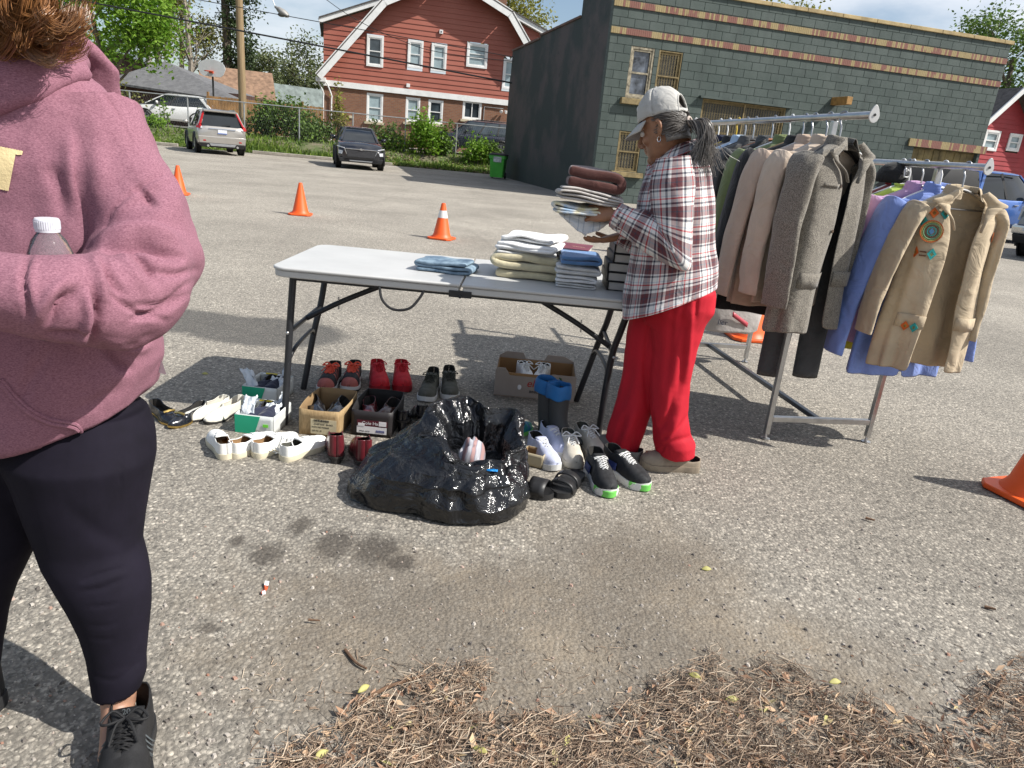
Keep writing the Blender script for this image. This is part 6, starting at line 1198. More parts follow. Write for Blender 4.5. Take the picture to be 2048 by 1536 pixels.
# runners under the table
for px, py, rz, lab in ((660, 772, pi+.03, 'black runner with coral laces nearest the table leg'), (704, 770, pi+.10, 'black runner with coral laces beside the red trainers')): shoe('running_shoe', lab, sp(px, py), rz, m_blks, m_wsole, L=.285, W=.10, hh=.078, tv=.66, ht=.058, ts=.026, ank=.36, thr=.42, lace=m_orl, nl=7, tongue=m_coral, stripes=m_coral, cap=m_coral, lr=.0044, grp='runners with coral laces', mid=m_dsole)
for px, py, rz, lab in ((757, 770, pi+.30, 'all-red trainer beside the coral-laced runner'), (803, 770, pi+.22, 'all-red trainer beside the olive trainer')): shoe('running_shoe', lab, sp(px, py), rz, m_redk, m_reds, L=.285, W=.105, hh=.080, tv=.66, ht=.056, ts=.030, ank=.36, thr=.34, lace=m_redk, nl=5, tongue=m_redk, lining=m_redk, grp='all-red trainers')
for px, py, rz, lab in ((858, 789, pi-.03, 'olive grey knit trainer beside the red trainer'), (898, 785, pi+.16, 'olive grey knit trainer with its back to the sunlit tarmac')): shoe('running_shoe', lab, sp(px, py), rz, m_olvk, m_wsole, L=.275, W=.10, hh=.09, tv=.60, ht=.05, ts=.022, ank=.34, thr=.55, lace=m_olvl, nl=4, tongue=m_olvk, grp='olive trainers', elev=[(0, .10), (.15, .078), (.3, .076), (.5, .066), (.66, .052), (.86, .042), (.95, .03), (1, .012)])
# right-hand cluster
for px, py, rz, lab in ((1108, 897, pi+.42, 'pale blue-white trainer beside the rubber boots'), (1086, 921, pi+.45, 'pale blue-white trainer partly behind the beige carton')): shoe('running_shoe', lab, sp(px, py), rz, m_bwh, m_wsole, L=.255, W=.09, hh=.07, tv=.6, ht=.05, ts=.024, ank=.38, thr=.3, lace=m_wl, nl=3, bow=False, tongue=m_bwh, grp='pale blue trainers')
for px, py, rz, lab in ((1140, 916, pi+.14, 'cream trainer behind the black buckled sandal'), (1178, 901, pi+.38, 'cream trainer next to the table leg')): shoe('running_shoe', lab, sp(px, py), rz, m_cream, m_cream, L=.265, W=.092, hh=.072, tv=.64, ht=.05, ts=.024, ank=.36, thr=.34, lace=m_wl, nl=5, tongue=m_cream, lining=m_olvk, grp='cream trainers')
for px, py, rz, lab in ((1199, 967, pi+.22, 'black trainer with neon green toe standing in front of the other'), (1250, 957, pi+.62, 'black trainer with neon green toe against the red trousers')):
    o = shoe('running_shoe', lab, sp(px, py), rz, m_blks, m_wsole, L=.275, W=.10, hh=.085, tv=.66, ht=.054, ts=.028, ank=.36, thr=.36, lace=m_wl, nl=6, bow=False, tongue=m_blks, grp='black and neon green trainers')
    g = MB(); g.loft([[V((sx_*.052*f, yy, zz)) for sx_, zz in ((-1, .004), (1, .004), (1.02, .034), (-1.02, .034))] for yy, f in ((.075, 1.02), (.10, .92), (.125, .62), (.139, .30), (.143, .08))]); g.build('toe_bumper', m_grn, o, bevel=.003); g = MB()
    for s in (-1, 1): g.grid(lambda u, v: V((s*(.0465-.004*v), lerp(-.085, -.02, u), .035+.035*v)), 4, 3)
    g.build('side_panel', mat('navy_mesh', (.02, .035, .13), .6, .2, 20), o, solid=.002); g = MB(); g.ball((0, -.034, .108), (.008, .003, .008), 8, 6); g.build('tongue_badge', m_grn, o)
o = shoe('child_shoe', 'small green and blue child shoe behind the rubbish bag', sp(1042, 868), -.5, mat('green_blue_foam', (.02, .22, .09), .55, .5, 28, col2=(.01, .06, .30)), m_grn, L=.16, W=.068, hh=.045, tv=.6, ht=.04, ts=.016, ank=.5, thr=.6)
# slides and sandals
def sandal(label, loc, rz, straps, buckle):
    o = thing('sandal', label, 'sandal', (*loc, 0), rz, 'black sandals'); L, W_ = .26, .098; ts_ = [i/24 for i in range(25)]
    g = MB(); g.loft([[V((-W_/2*interp(t, SHAPE)*1.05, (t-.5)*L, 0)), V((W_/2*interp(t, SHAPE)*1.05, (t-.5)*L, 0)), V((W_/2*interp(t, SHAPE)*1.08, (t-.5)*L, .026)), V((W_/2*interp(t, SHAPE)*.9, (t-.5)*L, .024)), V((-W_/2*interp(t, SHAPE)*.9, (t-.5)*L, .024)), V((-W_/2*interp(t, SHAPE)*1.08, (t-.5)*L, .026))] for t in ts_]); g.build('footbed', m_blk, o, sharp=50)
    for y0, y1, hgt in straps:
        g = MB(); g.grid(lambda u, v: V((cos(pi*u)*.052, lerp(y0, y1, v), .018+sin(pi*u)**.7*hgt)), 14, 3); st_ = g.build('strap', m_blk, o, solid=.005, sharp=0)
        if buckle: g = MB(); c = V((.030, (y0+y1)/2, .018+hgt*.80)); g.tube([c+V(q) for q in ((-.012, -.016, .01), (.014, -.016, -.006), (.014, .016, -.006), (-.012, .016, .01), (-.012, -.016, .01))], .003, 6); g.build('buckle', m_trim, st_)
    return o
sandal('black two-strap buckled sandal between the bag and the neon green trainers', sp(1136, 973), pi-.40, ((.0, .038, .055), (.055, .095, .045)), True)
sandal('plain black slide sticking out from under the rubbish bag', sp(1046, 982), pi+1.25, ((.03, .10, .05),), False)
# rubber boots
for px, py, rz, lab in ((1090, 872, pi+.9, 'grey rubber boot with a turned-down blue cuff, nearer the bag'), (1113, 884, pi+1.0, 'grey rubber boot with a blue cuff beside the cream trainers')):
    o = thing('rubber_boot', lab, 'boot', (*sp(px, py), 0), rz, 'grey rubber boots'); g = MB(); R = []
    for z, yc, rx, ry in ((.012, .055, .046, .125), (.035, .055, .050, .130), (.06, .040, .050, .112), (.085, .012, .050, .080), (.12, -.010, .052, .062), (.18, -.015, .056, .062), (.26, -.018, .062, .066), (.32, -.02, .066, .070)): R.append([V((cos(a)*rx, yc+sin(a)*ry*(1 if sin(a) > 0 else .85), z+.012*sin(a)*(z < .07))) for a in [2*pi*i/22 for i in range(22)]])
    R = [[V((q.x*.76, q.y*.80, q.z*.84)) for q in r] for r in R]; g.loft(R, (True, False)); g.build('boot_shaft', [m_greyru, m_blucuff], o, sharp=0, solid=.004, soff=-1, smi=1, sub=1)
    g = MB(); g.loft([[V((q.x*1.05, (q.y-.055)*1.04+.055, z)) for q in R[0]] for z in (0, .02)]); g.build('sole', m_dsole, o, sharp=50)
    g = MB(); g.loft([[V((cos(a)*rx*(1+.06*nz((cos(a)*2, sin(a)*2, z*20+px))), -.02+sin(a)*rx*1.05, z+.016*nz((cos(a)*1.5, sin(a)*1.5, px)))) for a in [2*pi*i/22 for i in range(22)]] for z, rx in (lambda A: [(z_*.84, r_*.77) for z_, r_ in A])(((.31, .064), (.345, .066), (.352, .069), (.335, .076), (.29, .078), (.265, .075)))], (False, False)); g.build('cuff', m_blucuff, o, sharp=0, solid=.003, sub=1)
# ---- shoe boxes
def carton(name, label, loc, rz, w, d, h, m, mi_, cat='box', grp=None, t=.0035, flare=0, back=None):
    o = thing(name, label, cat, (loc[0], loc[1], 0), rz, grp); f = flare; hb = back or h
    g = MB(); g.box((0, d/2, .003), (w, d, .004)); g.build('bottom', mi_, o, smooth=False)
    for nm, a, b, hb2 in (('front_panel', (-w/2, 0), (w/2, 0), h), ('back_panel', (w/2, d), (-w/2, d), hb), ('side_panel', (w/2, 0), (w/2, d), 0), ('side_panel', (-w/2, d), (-w/2, 0), 0)):
        h0, h1 = (h if a[1] == 0 else hb), (h if b[1] == 0 else hb); A, B = V((*a, 0)), V((*b, 0)); n = (B-A).cross(V((0, 0, 1))).normalized()
        g = MB(); N_ = 10
        g.grid(lambda u, v: A.lerp(B, u)+V((0, 0, .001+v*lerp(h0, h1, u)))+n*(f*v*v*sin(pi*u)), N_, 4); g.build(nm, [m, mi_], o, sharp=0, solid=t, soff=-1, smi=1)
    return o
k = NT('kraft_box_card'); wv = k.node('TexNoise'); k.set(wv, Scale=40, Detail=5, Roughness=.7); mpn = k.node('Mapping'); mpn.inputs['Scale'].default_value = (4, 4, .6); k.link(k.tc(), mpn.inputs[0]); k.link(mpn.outputs[0], wv.inputs[0]); k.col(k.ramp(wv.outputs['Fac'], [(.35, (.28, .185, .085)), (.65, (.44, .31, .16))])); k.set(k.p, Roughness=.85); m_kraft = k.m
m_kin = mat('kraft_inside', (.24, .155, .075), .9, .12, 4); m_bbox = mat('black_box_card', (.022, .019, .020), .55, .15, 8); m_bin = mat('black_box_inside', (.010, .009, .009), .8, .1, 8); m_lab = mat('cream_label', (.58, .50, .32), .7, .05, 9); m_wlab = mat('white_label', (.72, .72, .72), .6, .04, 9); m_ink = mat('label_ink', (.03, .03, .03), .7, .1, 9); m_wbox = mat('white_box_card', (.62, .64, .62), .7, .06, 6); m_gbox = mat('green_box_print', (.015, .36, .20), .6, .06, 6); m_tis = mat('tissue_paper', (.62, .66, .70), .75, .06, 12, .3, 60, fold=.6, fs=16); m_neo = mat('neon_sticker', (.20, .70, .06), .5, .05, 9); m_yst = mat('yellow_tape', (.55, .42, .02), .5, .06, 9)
def flat_(o, nm, m, c, w, h, d=.0012):
    g = MB(); g.box((c[0], c[1]-d/2, c[2]), (w, d, h)); return g.build(nm, m, o, smooth=False)
def tline(o, s, c, size, m=None): text(s, size, 'lettering', m or m_ink, o, c, (1, 0, 0), (0, 0, 1), .0003)
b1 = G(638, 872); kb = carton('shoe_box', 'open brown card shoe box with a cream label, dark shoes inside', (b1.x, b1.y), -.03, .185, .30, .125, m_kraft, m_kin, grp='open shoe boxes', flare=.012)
lb_ = flat_(kb, 'label', m_lab, (.022, -.004, .048), .118, .072); rr = random.Random(4); g = MB(); x = -.022
while x < .045: w_ = rr.choice((.0012, .002, .003)); g.box((x+.0, -.0062, .077), (w_, .001, .010)); x += w_+rr.choice((.0012, .002))
x = .045
while x < .075: w_ = rr.choice((.0012, .002)); g.box((x, -.0062, .022), (w_, .001, .012)); x += w_+.0015
g.build('barcode', m_ink, lb_, smooth=False); tline(lb_, 'CHIEF EASI   BLACK', (.022, -.0056, .060), .010); tline(lb_, 'WITH NO MARKS', (.008, -.0056, .045), .010); tline(lb_, 'US 9.5  D', (-.008, -.0056, .027), .011)
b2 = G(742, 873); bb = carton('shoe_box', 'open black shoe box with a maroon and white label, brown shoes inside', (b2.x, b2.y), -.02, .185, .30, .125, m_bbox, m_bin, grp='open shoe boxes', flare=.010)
l1 = flat_(bb, 'maroon_label', mat('maroon_label', (.09, .012, .020), .5, .05, 9), (.005, -.004, .066), .140, .028); tline(l1, 'Cole Haan', (.005, -.0056, .066), .022, m_wlab); flat_(bb, 'price_sticker', m_wlab, (.053, -.0054, .068), .034, .022); flat_(bb, 'price_sticker', m_wlab, (-.045, -.0054, .058), .03, .014); l2 = flat_(bb, 'white_label', m_wlab, (.003, -.004, .034), .138, .034); g = MB(); x = .025
while x < .062: g.box((x, -.0058, .030), (.0018, .001, .011)); x += .0036
g.build('barcode', mat('blue_ink', (.05, .07, .25), .7, .1, 9), l2, smooth=False); tline(l2, 'STYLE  10.5 M', (-.03, -.0056, .026), .008)
for (par, px, dx, dy, rz, m, lab, ro) in ((kb, 0, -.035, .13, .35, m_blkl, 'black leather shoe lying in the brown shoe box', .5), (kb, 0, .030, .13, .12, m_blkl, 'black leather shoe propped upright in the brown shoe box', -.7), (bb, 0, -.035, .14, .15, m_burg, 'dark brown loafer at the shaded side of the black shoe box', .2), (bb, 0, .035, .14, -.1, mat('brown_leather', (.075, .03, .022), .3, .25, 14, coat=.2), 'dark brown loafer with a light rim in the black shoe box', -.3)):
    p = par.location+V((dx, dy, 0)); shoe('boxed_shoe', lab, (p.x, p.y), rz+pi, m, m_dsole, L=.25, W=.085, hh=.055, tv=.48, ht=.05, ts=.012, ank=.44, thr=.6, roll=ro, z=.03+.03*abs(ro), grp='shoes packed in boxes')
for i, (px, py, lab) in enumerate(((509, 868, 'front green and white shoe box stuffed with tissue paper'), (520, 808, 'rear green and white shoe box with tissue flaring over its edge'))):
    p = G(px, py); o = carton('shoe_box', lab, (p.x, p.y), -.05, .178, .21 if i == 0 else .22, .088, m_wbox, m_wbox, grp='green and white shoe boxes')
    g = MB(); g.prism([(-.089, .001), (.0, .001), (.028, .086), (-.089, .086)], (0, -.0012, 0), (1, 0, 0), (0, 0, 1), .0012); g.build('green_print', m_gbox, o, smooth=False)
    g = MB(); g.box((-.0895, .1, .044), (.0012, .19, .084)); g.build('side_print', m_gbox, o, smooth=False)
    if i == 0: flat_(o, 'price_sticker', m_neo, (.052, -.0015, .045), .024, .014)
    g = MB(); g.box((0, .185+.02*i, .087), (.13, .012, .010), (.4, 0, 0)); g.build('lid_edge', m_wbox, o, smooth=False); g = MB(); g.box((-.02, .180+.02*i, .094), (.06, .012, .003), (.2, 0, 0)); g.build('yellow_tape', m_yst, o, smooth=False)
    for s, (x0, x1, hh_) in enumerate(((-.08, -.02, .10), (.0, .07, .05), (.045, .085, .09))):
        g = MB(); g.grid(lambda u, v: V((lerp(x0, x1, u)+(-.05 if s == 0 and i else .01)*v*v+.012*nz((u*4, v*4, s+i*9)), .03+.06*s+.05*v+.014*nz((v*3, u*3, s*3+i)), .05+hh_*v+.015*nz((u*5+i, v*5, s)))), 9, 9); tag(g.build('tissue_paper', m_tis, sharp=0, solid=.0006, loc=o.location), ('crumpled tissue paper standing out of the front green box', 'crumpled tissue ball inside the front green box', 'pointed tissue tip by the table leg side of the front green box', 'tissue sheet flaring sideways from the rear green box', 'crumpled tissue in the middle of the rear green box', 'tall pointed tissue at the table leg side of the rear green box')[s+3*i], 'tissue paper', 'tissue paper in the green boxes')
    for dx in (-.02, .04): shoe('boxed_shoe', ('navy slipper nearer the green print of the front box', 'navy slipper under the tissue of the front box', 'navy slipper nearer the green print of the rear box', 'navy slipper under the tissue of the rear box')[i*2+(dx > 0)], (p.x+dx, p.y+.11), 2.9, m_navy, m_dsole, L=.17, W=.07, hh=.05, tv=.5, ht=.045, ts=.01, z=.035, roll=.3 if dx > 0 else -.2, grp='shoes packed in boxes')
p = G(1062, 934); o = carton('small_carton', 'small plain beige carton corner beside the rubbish bag', (p.x, p.y), -.35, .10, .08, .062, mat('beige_card', (.46, .39, .26), .8, .1, 6), m_kin)
# ---- produce box
p0, p1 = G(987, 790), G(1147, 806); ang = atan2(p1.y-p0.y, p1.x-p0.x); Lw = (p1-p0).length
m_pb = mat('greyish_card', (.34, .29, .25), .85, .1, 4); m_pbi = mat('corrugated_inside', (.34, .20, .09), .9, .12, 5)
pb_ = thing('produce_box', 'open cardboard produce box with red lettering and leaves under the table', 'box', ((p0.x+p1.x)/2, (p0.y+p1.y)/2, 0), ang); w, d, h = Lw, .30, .165
g = MB(); g.box((0, d/2, .003), (w, d, .004)); g.build('bottom', m_pbi, pb_, smooth=False)
def notch(A, B, name, prof):
    A, B = V(A), V(B); u = (B-A); L = u.length; u.normalize(); g = MB(); n = u.cross(V((0, 0, 1)))
    g.prism([(0, 0), (L, 0)]+[(x*L, z) for x, z in prof[::-1]], A, u, V((0, 0, 1)), -.005); return g.build(name, [m_pb], pb_, smooth=False)
fp = notch((-w/2, 0, 0), (w/2, 0, 0), 'front_panel', [(0, .15), (.03, .165), (.12, .165), (.18, .125), (.66, .125), (.70, .152), (1, .152)])
bk = notch((w/2, d, 0), (-w/2, d, 0), 'back_panel', [(0, .15), (.14, .18), (.36, .18), (.40, .145), (.64, .145), (.68, .18), (.9, .18), (1, .15)])
notch((w/2, 0.006, 0), (w/2, d-.006, 0), 'side_panel', [(0, .152), (.5, .16), (1, .152)]); notch((-w/2, d-.006, 0), (-w/2, .006, 0), 'side_panel', [(0, .15), (.5, .165), (1, .15)])
for nm, a, b in (('back_liner', (w/2-.01, d-.008), (-w/2+.01, d-.008)), ('side_liner', (w/2-.008, .012), (w/2-.008, d-.012)), ('side_liner', (-w/2+.008, d-.012), (-w/2+.008, .012)), ('front_liner', (-w/2+.01, .008), (w/2-.01, .008))):
    g = MB(); g.bar((*a, .071), (*b, .071), .003, .138); g.build(nm, m_pbi, pb_, smooth=False)
text('elena', .062, 'lettering', mat('red_print', (.42, .035, .03), .7, .06, 9), fp, (.018, -.0015, .088), (1, 0, .02), (0, 0, 1), .0008, shear=.2); text('BINICUCU', .021, 'lettering', m_ink, fp, (.02, -.0015, .040), (1, 0, 0), (0, 0, 1), .0006)
for a in (.35, -.15): g = MB(); g.prism([(0, 0), (.014, .02), (.016, .04), (.004, .062), (-.008, .04), (-.008, .02)], (.118+.02*(a < 0), -.0008, .082), (cos(a), 0, sin(a)*-1), (sin(a), 0, cos(a)), -.0010); g.build('leaf_print', mat('leaf_print_green', (.05, .11, .045), .7, .1, 9), fp, smooth=False)
g = MB(); g.prism([(0, 0), (.012, .006), (.02, .002), (.034, .008), (.03, .018), (.018, .010), (.008, .016), (-.002, .008)], (.145, -.0008, .028), (1, 0, 0), (0, 0, 1), -.0008); g.build('black_print', m_ink, fp, smooth=False)
g = MB(); g.ball((-.085, -.001, .062), (.011, .0012, .016), 12, 6); g.build('hand_hole', m_wlab, fp)
for dx, rz, lab in ((-.055, pi+.3, 'white trainer in the produce box, nearer its shaded end'), (.03, pi-.25, 'white trainer in the produce box beside the leaf print')):
    q = pb_.location+V((dx*cos(ang)-.14*sin(ang), dx*sin(ang)+.14*cos(ang), 0)); shoe('running_shoe', lab, (q.x, q.y), rz+ang, m_canv, m_wsole, L=.24, W=.092, hh=.085, tv=.62, ht=.06, ts=.028, ank=.3, lace=m_wl, nl=6, tongue=m_canv, z=.03, roll=.0, grp='white trainers in the produce box')
# ---- black rubbish bag, mouth open
k = NT('black_bin_liner'); k.col((.008, .0085, .010)); k.set(k.p, Roughness=.13, IOR=1.55); v1 = k.voro(16, 'F1', 'Distance'); n2 = k.noise(26, 5, .65, dist=2.0); b_ = k.bump(k.noise(12, 4, .55, dist=2.2), .5, .03)
wv = k.node('TexVoronoi'); k.set(wv, Scale=170); k.link(k.tc(), wv.inputs[0]); k.bump(wv.outputs['Distance'], .12, .0015, b_); m_bag = k.m
bc = V((-.215, 2.56, 0)); bag = thing('rubbish_bag', 'open black plastic rubbish bag slumped among the shoes', 'bag', bc)
def ridge(p, s): return 1-2*abs(noise.noise(V(p)*s))
def bagf(u, v):
    th = 2*pi*u; c, s = cos(th), sin(th)
    cx, cy, rx, ry, z = interp(v, [(0, (0, -.01, .27, .20, -.012)), (.06, (0, -.01, .325, .255, .012)), (.16, (-.005, -.01, .325, .26, .07)), (.30, (-.01, .0, .285, .24, .145)), (.42, (.02, .02, .235, .205, .205)), (.52, (.055, .03, .195, .18, .255)), (.62, (.075, .03, .180, .17, .285)), (.68, (.082, .025, .160, .155, .290)), (.78, (.09, .02, .125, .12, .235)), (.90, (.09, .02, .11, .10, .14)), (1, (.09, .02, .03, .03, .11))])
    e = .11*max(0, cos(th-radians(196)))**10*(v < .35)*(1-v*2.5)                       # the tied corner trailing to one side
    k1 = ridge((c*1.0, s*1.0, v*1.6+4), 1.5)*.060+ridge((c*1.6+3, s*1.6, v*2.4), 1.9)*.016+.020*(ridge((c*3.2, s*3.2, v*1.3+7), 1.3)-.4)+.010*(ridge((c*2.2+5, s*2.2, v*7), 1.4)-.4); k1 *= min(1, .35+v*1.6)
    if v > .6: k1 += .028*sin(7*th+2.1)*(1-abs(v-.72)*3)
    r = 1+k1/.25; rim = (.095*max(0, cos(th-radians(125)))**6+.085*max(0, cos(th-radians(48)))**7-.085*max(0, cos(th-radians(-62)))**2+.02*sin(5*th))*max(0, 1-abs(v-.64)/.26)
    x, y = (cx+c*(rx*r+e))*.90+.01, cy+s*ry*r; ang_ = e*.6
    z = max(.003 if v > .03 else -.01, z*.9+rim*.85+.012*ridge((c*1.3, s*1.3, v*3+9), 1.5)*min(1, v*3)-e*.2)
    if v < .5: z = max(z-.05*max(0, -s)*max(0, v-.2)*1.2, .003)
    return V((x, y-ang_, z))
g = MB(); g.grid(bagf, 110, 64); g.build('bag', m_bag, bag, sharp=0, solid=.0008, sub=1)
g = MB(); g.grid(lambda u, v: V((.155+(u-.5)*.075+.012*nz((u*5, v*5, 1)), -.165+(v-.5)*.022+.01*nz((u*4, v*4, 4)), .186+.012*nz((u*6, v*6, 8)))), 8, 5); g.build('drawstring', mat('blue_drawstring', (.01, .22, .60), .3, .1, 9, fold=.4, fs=30), bag, sharp=0, solid=.003)
k = NT('striped_cloth'); wv = k.node('TexWave'); k.set(wv, Scale=9, Distortion=3); k.link(k.tc(), wv.inputs[0]); k.col(k.ramp(wv.outputs['Fac'], [(.3, (.40, .40, .43)), (.6, (.20, .18, .22)), (.8, (.36, .22, .21))])); k.set(k.p, Roughness=.9)
g = MB(); g.grid(lambda u, v: V((bc.x+.085+(u-.5)*.10, bc.y+.0+(v-.5)*.15, .165+.05*nz((u*4, v*4, 2))+.06*(1-((u-.5)**2+(v-.5)**2)*4))), 14, 14); tag(g.build('striped_garment', k.m, sharp=0, solid=.004), 'pale striped garment lying inside the open rubbish bag', 'garment')
# ================================================================ people
def skin_mat(nm, c): 
    k = NT(nm); k.col(k.mix(k.ramp(k.noise(30, 4, .6), [(.35, 0), (.7, 1)]), c, tuple(x*.78 for x in c))); k.set(k.p, Roughness=.5); k.p.inputs['Subsurface Weight'].default_value = .12; k.p.inputs['Subsurface Radius'].default_value = (.01, .004, .002); k.bump(k.noise(160, 3, .6), .15, .001); return k.m
m_skin = skin_mat('tan_skin', (.34, .165, .09)); m_skin2 = skin_mat('light_tan_skin', (.42, .23, .15))
def limb(g, pts, rad, n=14, sm=5, flat=1.0, up=None, mi=0):
    """a tapered tube through the joints; rad one radius per joint"""
    ps = spline(pts, sm); k_ = len(pts)-1; rr = []
    for i in range(len(ps)):
        t = i/sm; a = min(k_-1, int(t)); f = t-a; rr.append(lerp(rad[a], rad[a+1], f*f*(3-2*f)))
    g.tube(ps, rr, n, flat=flat, up=up, mi=mi)
def hand(g, w, d, nrm, side, curl=.5, L=.175, spread=.10, thumb=.5):
    """palm, four fingers of different lengths bent at their knuckles, thumb off the palm's side. d towards the fingertips, nrm out of the back of the hand, side = +1 thumb towards d x nrm"""
    d = V(d).normalized(); nrm = V(nrm); nrm = (nrm-d*nrm.dot(d)).normalized(); b = d.cross(nrm)*side; w = V(w); pl = L*.50
    rings = []
    for t, wd, th in ((-.25, .024, .020), (0, .026, .019), (.3, .034, .018), (.7, .041, .016), (1.0, .039, .013)):
        rings.append([w+d*pl*t+b*cos(a)*wd+nrm*sin(a)*th for a in [2*pi*i/14 for i in range(14)]])
    g.loft(rings)
    for i, (o_, ln, r) in enumerate(((.030, .88, .0088), (.0105, 1.0, .0092), (-.0105, .93, .0088), (-.030, .72, .0078))):
        base = w+d*pl*.93+b*o_; fl = L*.5*ln; dd = (d+b*o_*spread*28*.1).normalized(); pts = [base-d*.012, base]; ang = 0
        for sg, fr in enumerate((.45, .30, .25)): ang += curl*(.75, .95, .6)[sg]*(1+.12*i); v = dd*cos(ang)-nrm*sin(ang); pts.append(pts[-1]+v*fl*fr)
        limb(g, pts, [r*1.05, r*1.08, r*1.02, r*.95, r*.72], 8, 3)
    tb_ = w+d*pl*.22+b*.026; t1 = (b*.75+d*.62-nrm*.25).normalized(); t2 = (d*.85+b*.25-nrm*(.35+thumb*.5)).normalized(); limb(g, [tb_-b*.014, tb_, tb_+t1*.036, tb_+t1*.036+t2*.030, tb_+t1*.036+t2*.055], [.013, .0145, .0115, .0105, .008], 9, 3)
def head(g, c, f, up, s=1.0):
    """skull, jaw, neck-ready head facing f: brow, nose, lips, chin, ears"""
    f, up = V(f).normalized(), V(up); up = (up-f*up.dot(f)).normalized(); l = up.cross(f); P = lambda x, y, z: V(c)+(l*x+f*y+up*z)*s; R = []
    for z, hw, yf, yb in ((-.118, .018, .072, .040), (-.108, .036, .082, .02), (-.09, .050, .088, -.02), (-.065, .060, .088, -.055), (-.035, .067, .087, -.078), (-.005, .071, .086, -.090), (.03, .074, .090, -.096), (.06, .074, .088, -.094), (.09, .065, .072, -.082), (.112, .043, .046, -.056), (.122, .012, .012, -.02)):
        cy, ry = (yf+yb)/2, (yf-yb)/2; R.append([P(cos(a)*hw*(1-.14*max(0, sin(a))**2), cy+sin(a)*ry, z) for a in [2*pi*i/24 for i in range(24)]])
    g.loft(R)
    limb(g, [P(0, .088, .028), P(0, .104, .0), P(0, .116, -.022), P(0, .098, -.033)], [.008, .010, .014, .010], 10, 4)
    for sg in (-1, 1):
        g.ball(P(sg*.013, .096, -.030), .0095*s, 8, 6); g.ball(P(sg*.036, .058, -.022), (.026*s,)*3, 12, 8); limb(g, [P(sg*.010, .094, .034), P(sg*.035, .087, .040), P(sg*.058, .066, .030)], [.008, .009, .006], 8, 3)
        E = [P(sg*.073, -.008, .028), P(sg*.083, -.020, .030), P(sg*.087, -.030, .012), P(sg*.082, -.024, -.012), P(sg*.073, -.008, -.032), P(sg*.070, -.004, -.020)]; limb(g, E, [.007, .008, .008, .008, .008, .006], 8, 3); g.ball(P(sg*.074, -.016, 0), (.010, .016, .022), 8, 6)
    limb(g, [P(-.024, .085, -.056), P(-.008, .094, -.052), P(.008, .094, -.052), P(.024, .085, -.056)], [.004, .0065, .0065, .004], 8, 4); limb(g, [P(-.020, .086, -.064), P(0, .093, -.065), P(.020, .086, -.064)], [.004, .0075, .004], 8, 4); g.ball(P(0, .078, -.098), .020*s, 10, 7)
    return P
def face_bits(o, P, s=1.0):
    m_eye = mat('eye_white', (.70, .68, .65), .15, .03, 9); m_iris = mat('brown_iris', (.06, .03, .015), .1, .2, 60)
    for sg in (-1, 1):
        g = MB(); g.ball(P(sg*.033, .077, .010), .0125*s, 12, 8); e = g.build('eye', m_eye, o); g = MB(); g.ball(P(sg*.033, .0862, .010), .0056*s, 10, 6); g.build('iris', m_iris, e)
def strands(o, name, paths, m, r=.0035, n=5):
    g = MB()
    for p in paths: ps = spline(p, 6); g.tube(ps, [r*(1-.65*i/(len(ps)-1)) for i in range(len(ps))], n, caps=True)
    return g.build(name, m, o)
def hair_mat(nm, a, b):
    k = NT(nm); k.col(k.mix(k.math('ADD', k.math('MULTIPLY', k.node('NewGeometry').outputs['Random Per Island'], .75), k.math('MULTIPLY', k.noise(22, 3), .3)), a, b)); k.set(k.p, Roughness=.38); k.p.inputs['Anisotropic'].default_value = .6; return k.m
# ---- woman in the plaid shirt at the table's end
pw = thing('person', 'person in a grey cap, plaid shirt and red trousers holding a pile of folded cloth', 'person')
f_ = V((-.95, .31, 0)).normalized(); l_ = V((0, 0, 1)).cross(f_)                                   # facing and left-hand side
Q = lambda px, py, Y: D(px, py, Y)
hc = Q(1328, 262, 3.02); hf = (V((-.80, .60, 0))+V((0, 0, -.40))).normalized()
shL, shR = Q(1345, 338, 2.90), Q(1330, 330, 3.21); elL, elR = Q(1347, 492, 2.85), Q(1322, 500, 3.20); wrL, wrR = Q(1232, 432, 2.93), Q(1250, 470, 3.12)
hipc = Q(1340, 600, 3.04); nk = Q(1365, 318, 3.04)
body = MB(); PH_ = head(body, hc, hf, (0, 0, 1), .97)
limb(body, [Q(1352, 270, 3.03), nk, Q(1362, 350, 3.04)], [.048, .052, .07], 14); limb(body, [Q(1358, 350, 3.04), Q(1355, 430, 3.04), Q(1352, 520, 3.04), hipc], [.085, .11, .11, .10], 16)
for a, b, c in ((shL, elL, wrL), (shR, elR, wrR)): limb(body, [nk+V((0, 0, -.10)), a+V((0, 0, -.03)), b, c], [.03, .036, .036, .026], 12)
dL = (Q(1185, 425, 2.985)-wrL); dR = Q(1175, 487, 3.07)-wrR
hand(body, wrL+dL.normalized()*.02, dL, V((.15, -.85, .45)), 1, .42, .17); hand(body, wrR+dR.normalized()*.02, dR, V((.0, -.25, -1)), -1, .22, .175)
hpL, hpR = Q(1352, 620, 2.98), Q(1310, 630, 3.12); knL, knR = Q(1335, 750, 2.96), Q(1272, 765, 3.10); anL, anR = Q(1352, 895, 2.985), Q(1242, 895, 3.09)
for a, b, c in ((hpL, knL, anL), (hpR, knR, anR)): limb(body, [hipc, a, b, c], [.08, .07, .048, .034], 12); limb(body, [c+V((.03, 0, -.02)), c+V((-.02, 0, -.045)), c+V((-.13, .01, -.055))], [.03, .032, .022], 10)
body.build('body', m_skin, pw, remesh=.0042, smo=3, sharp=0); face_bits(pw, PH_, .97)
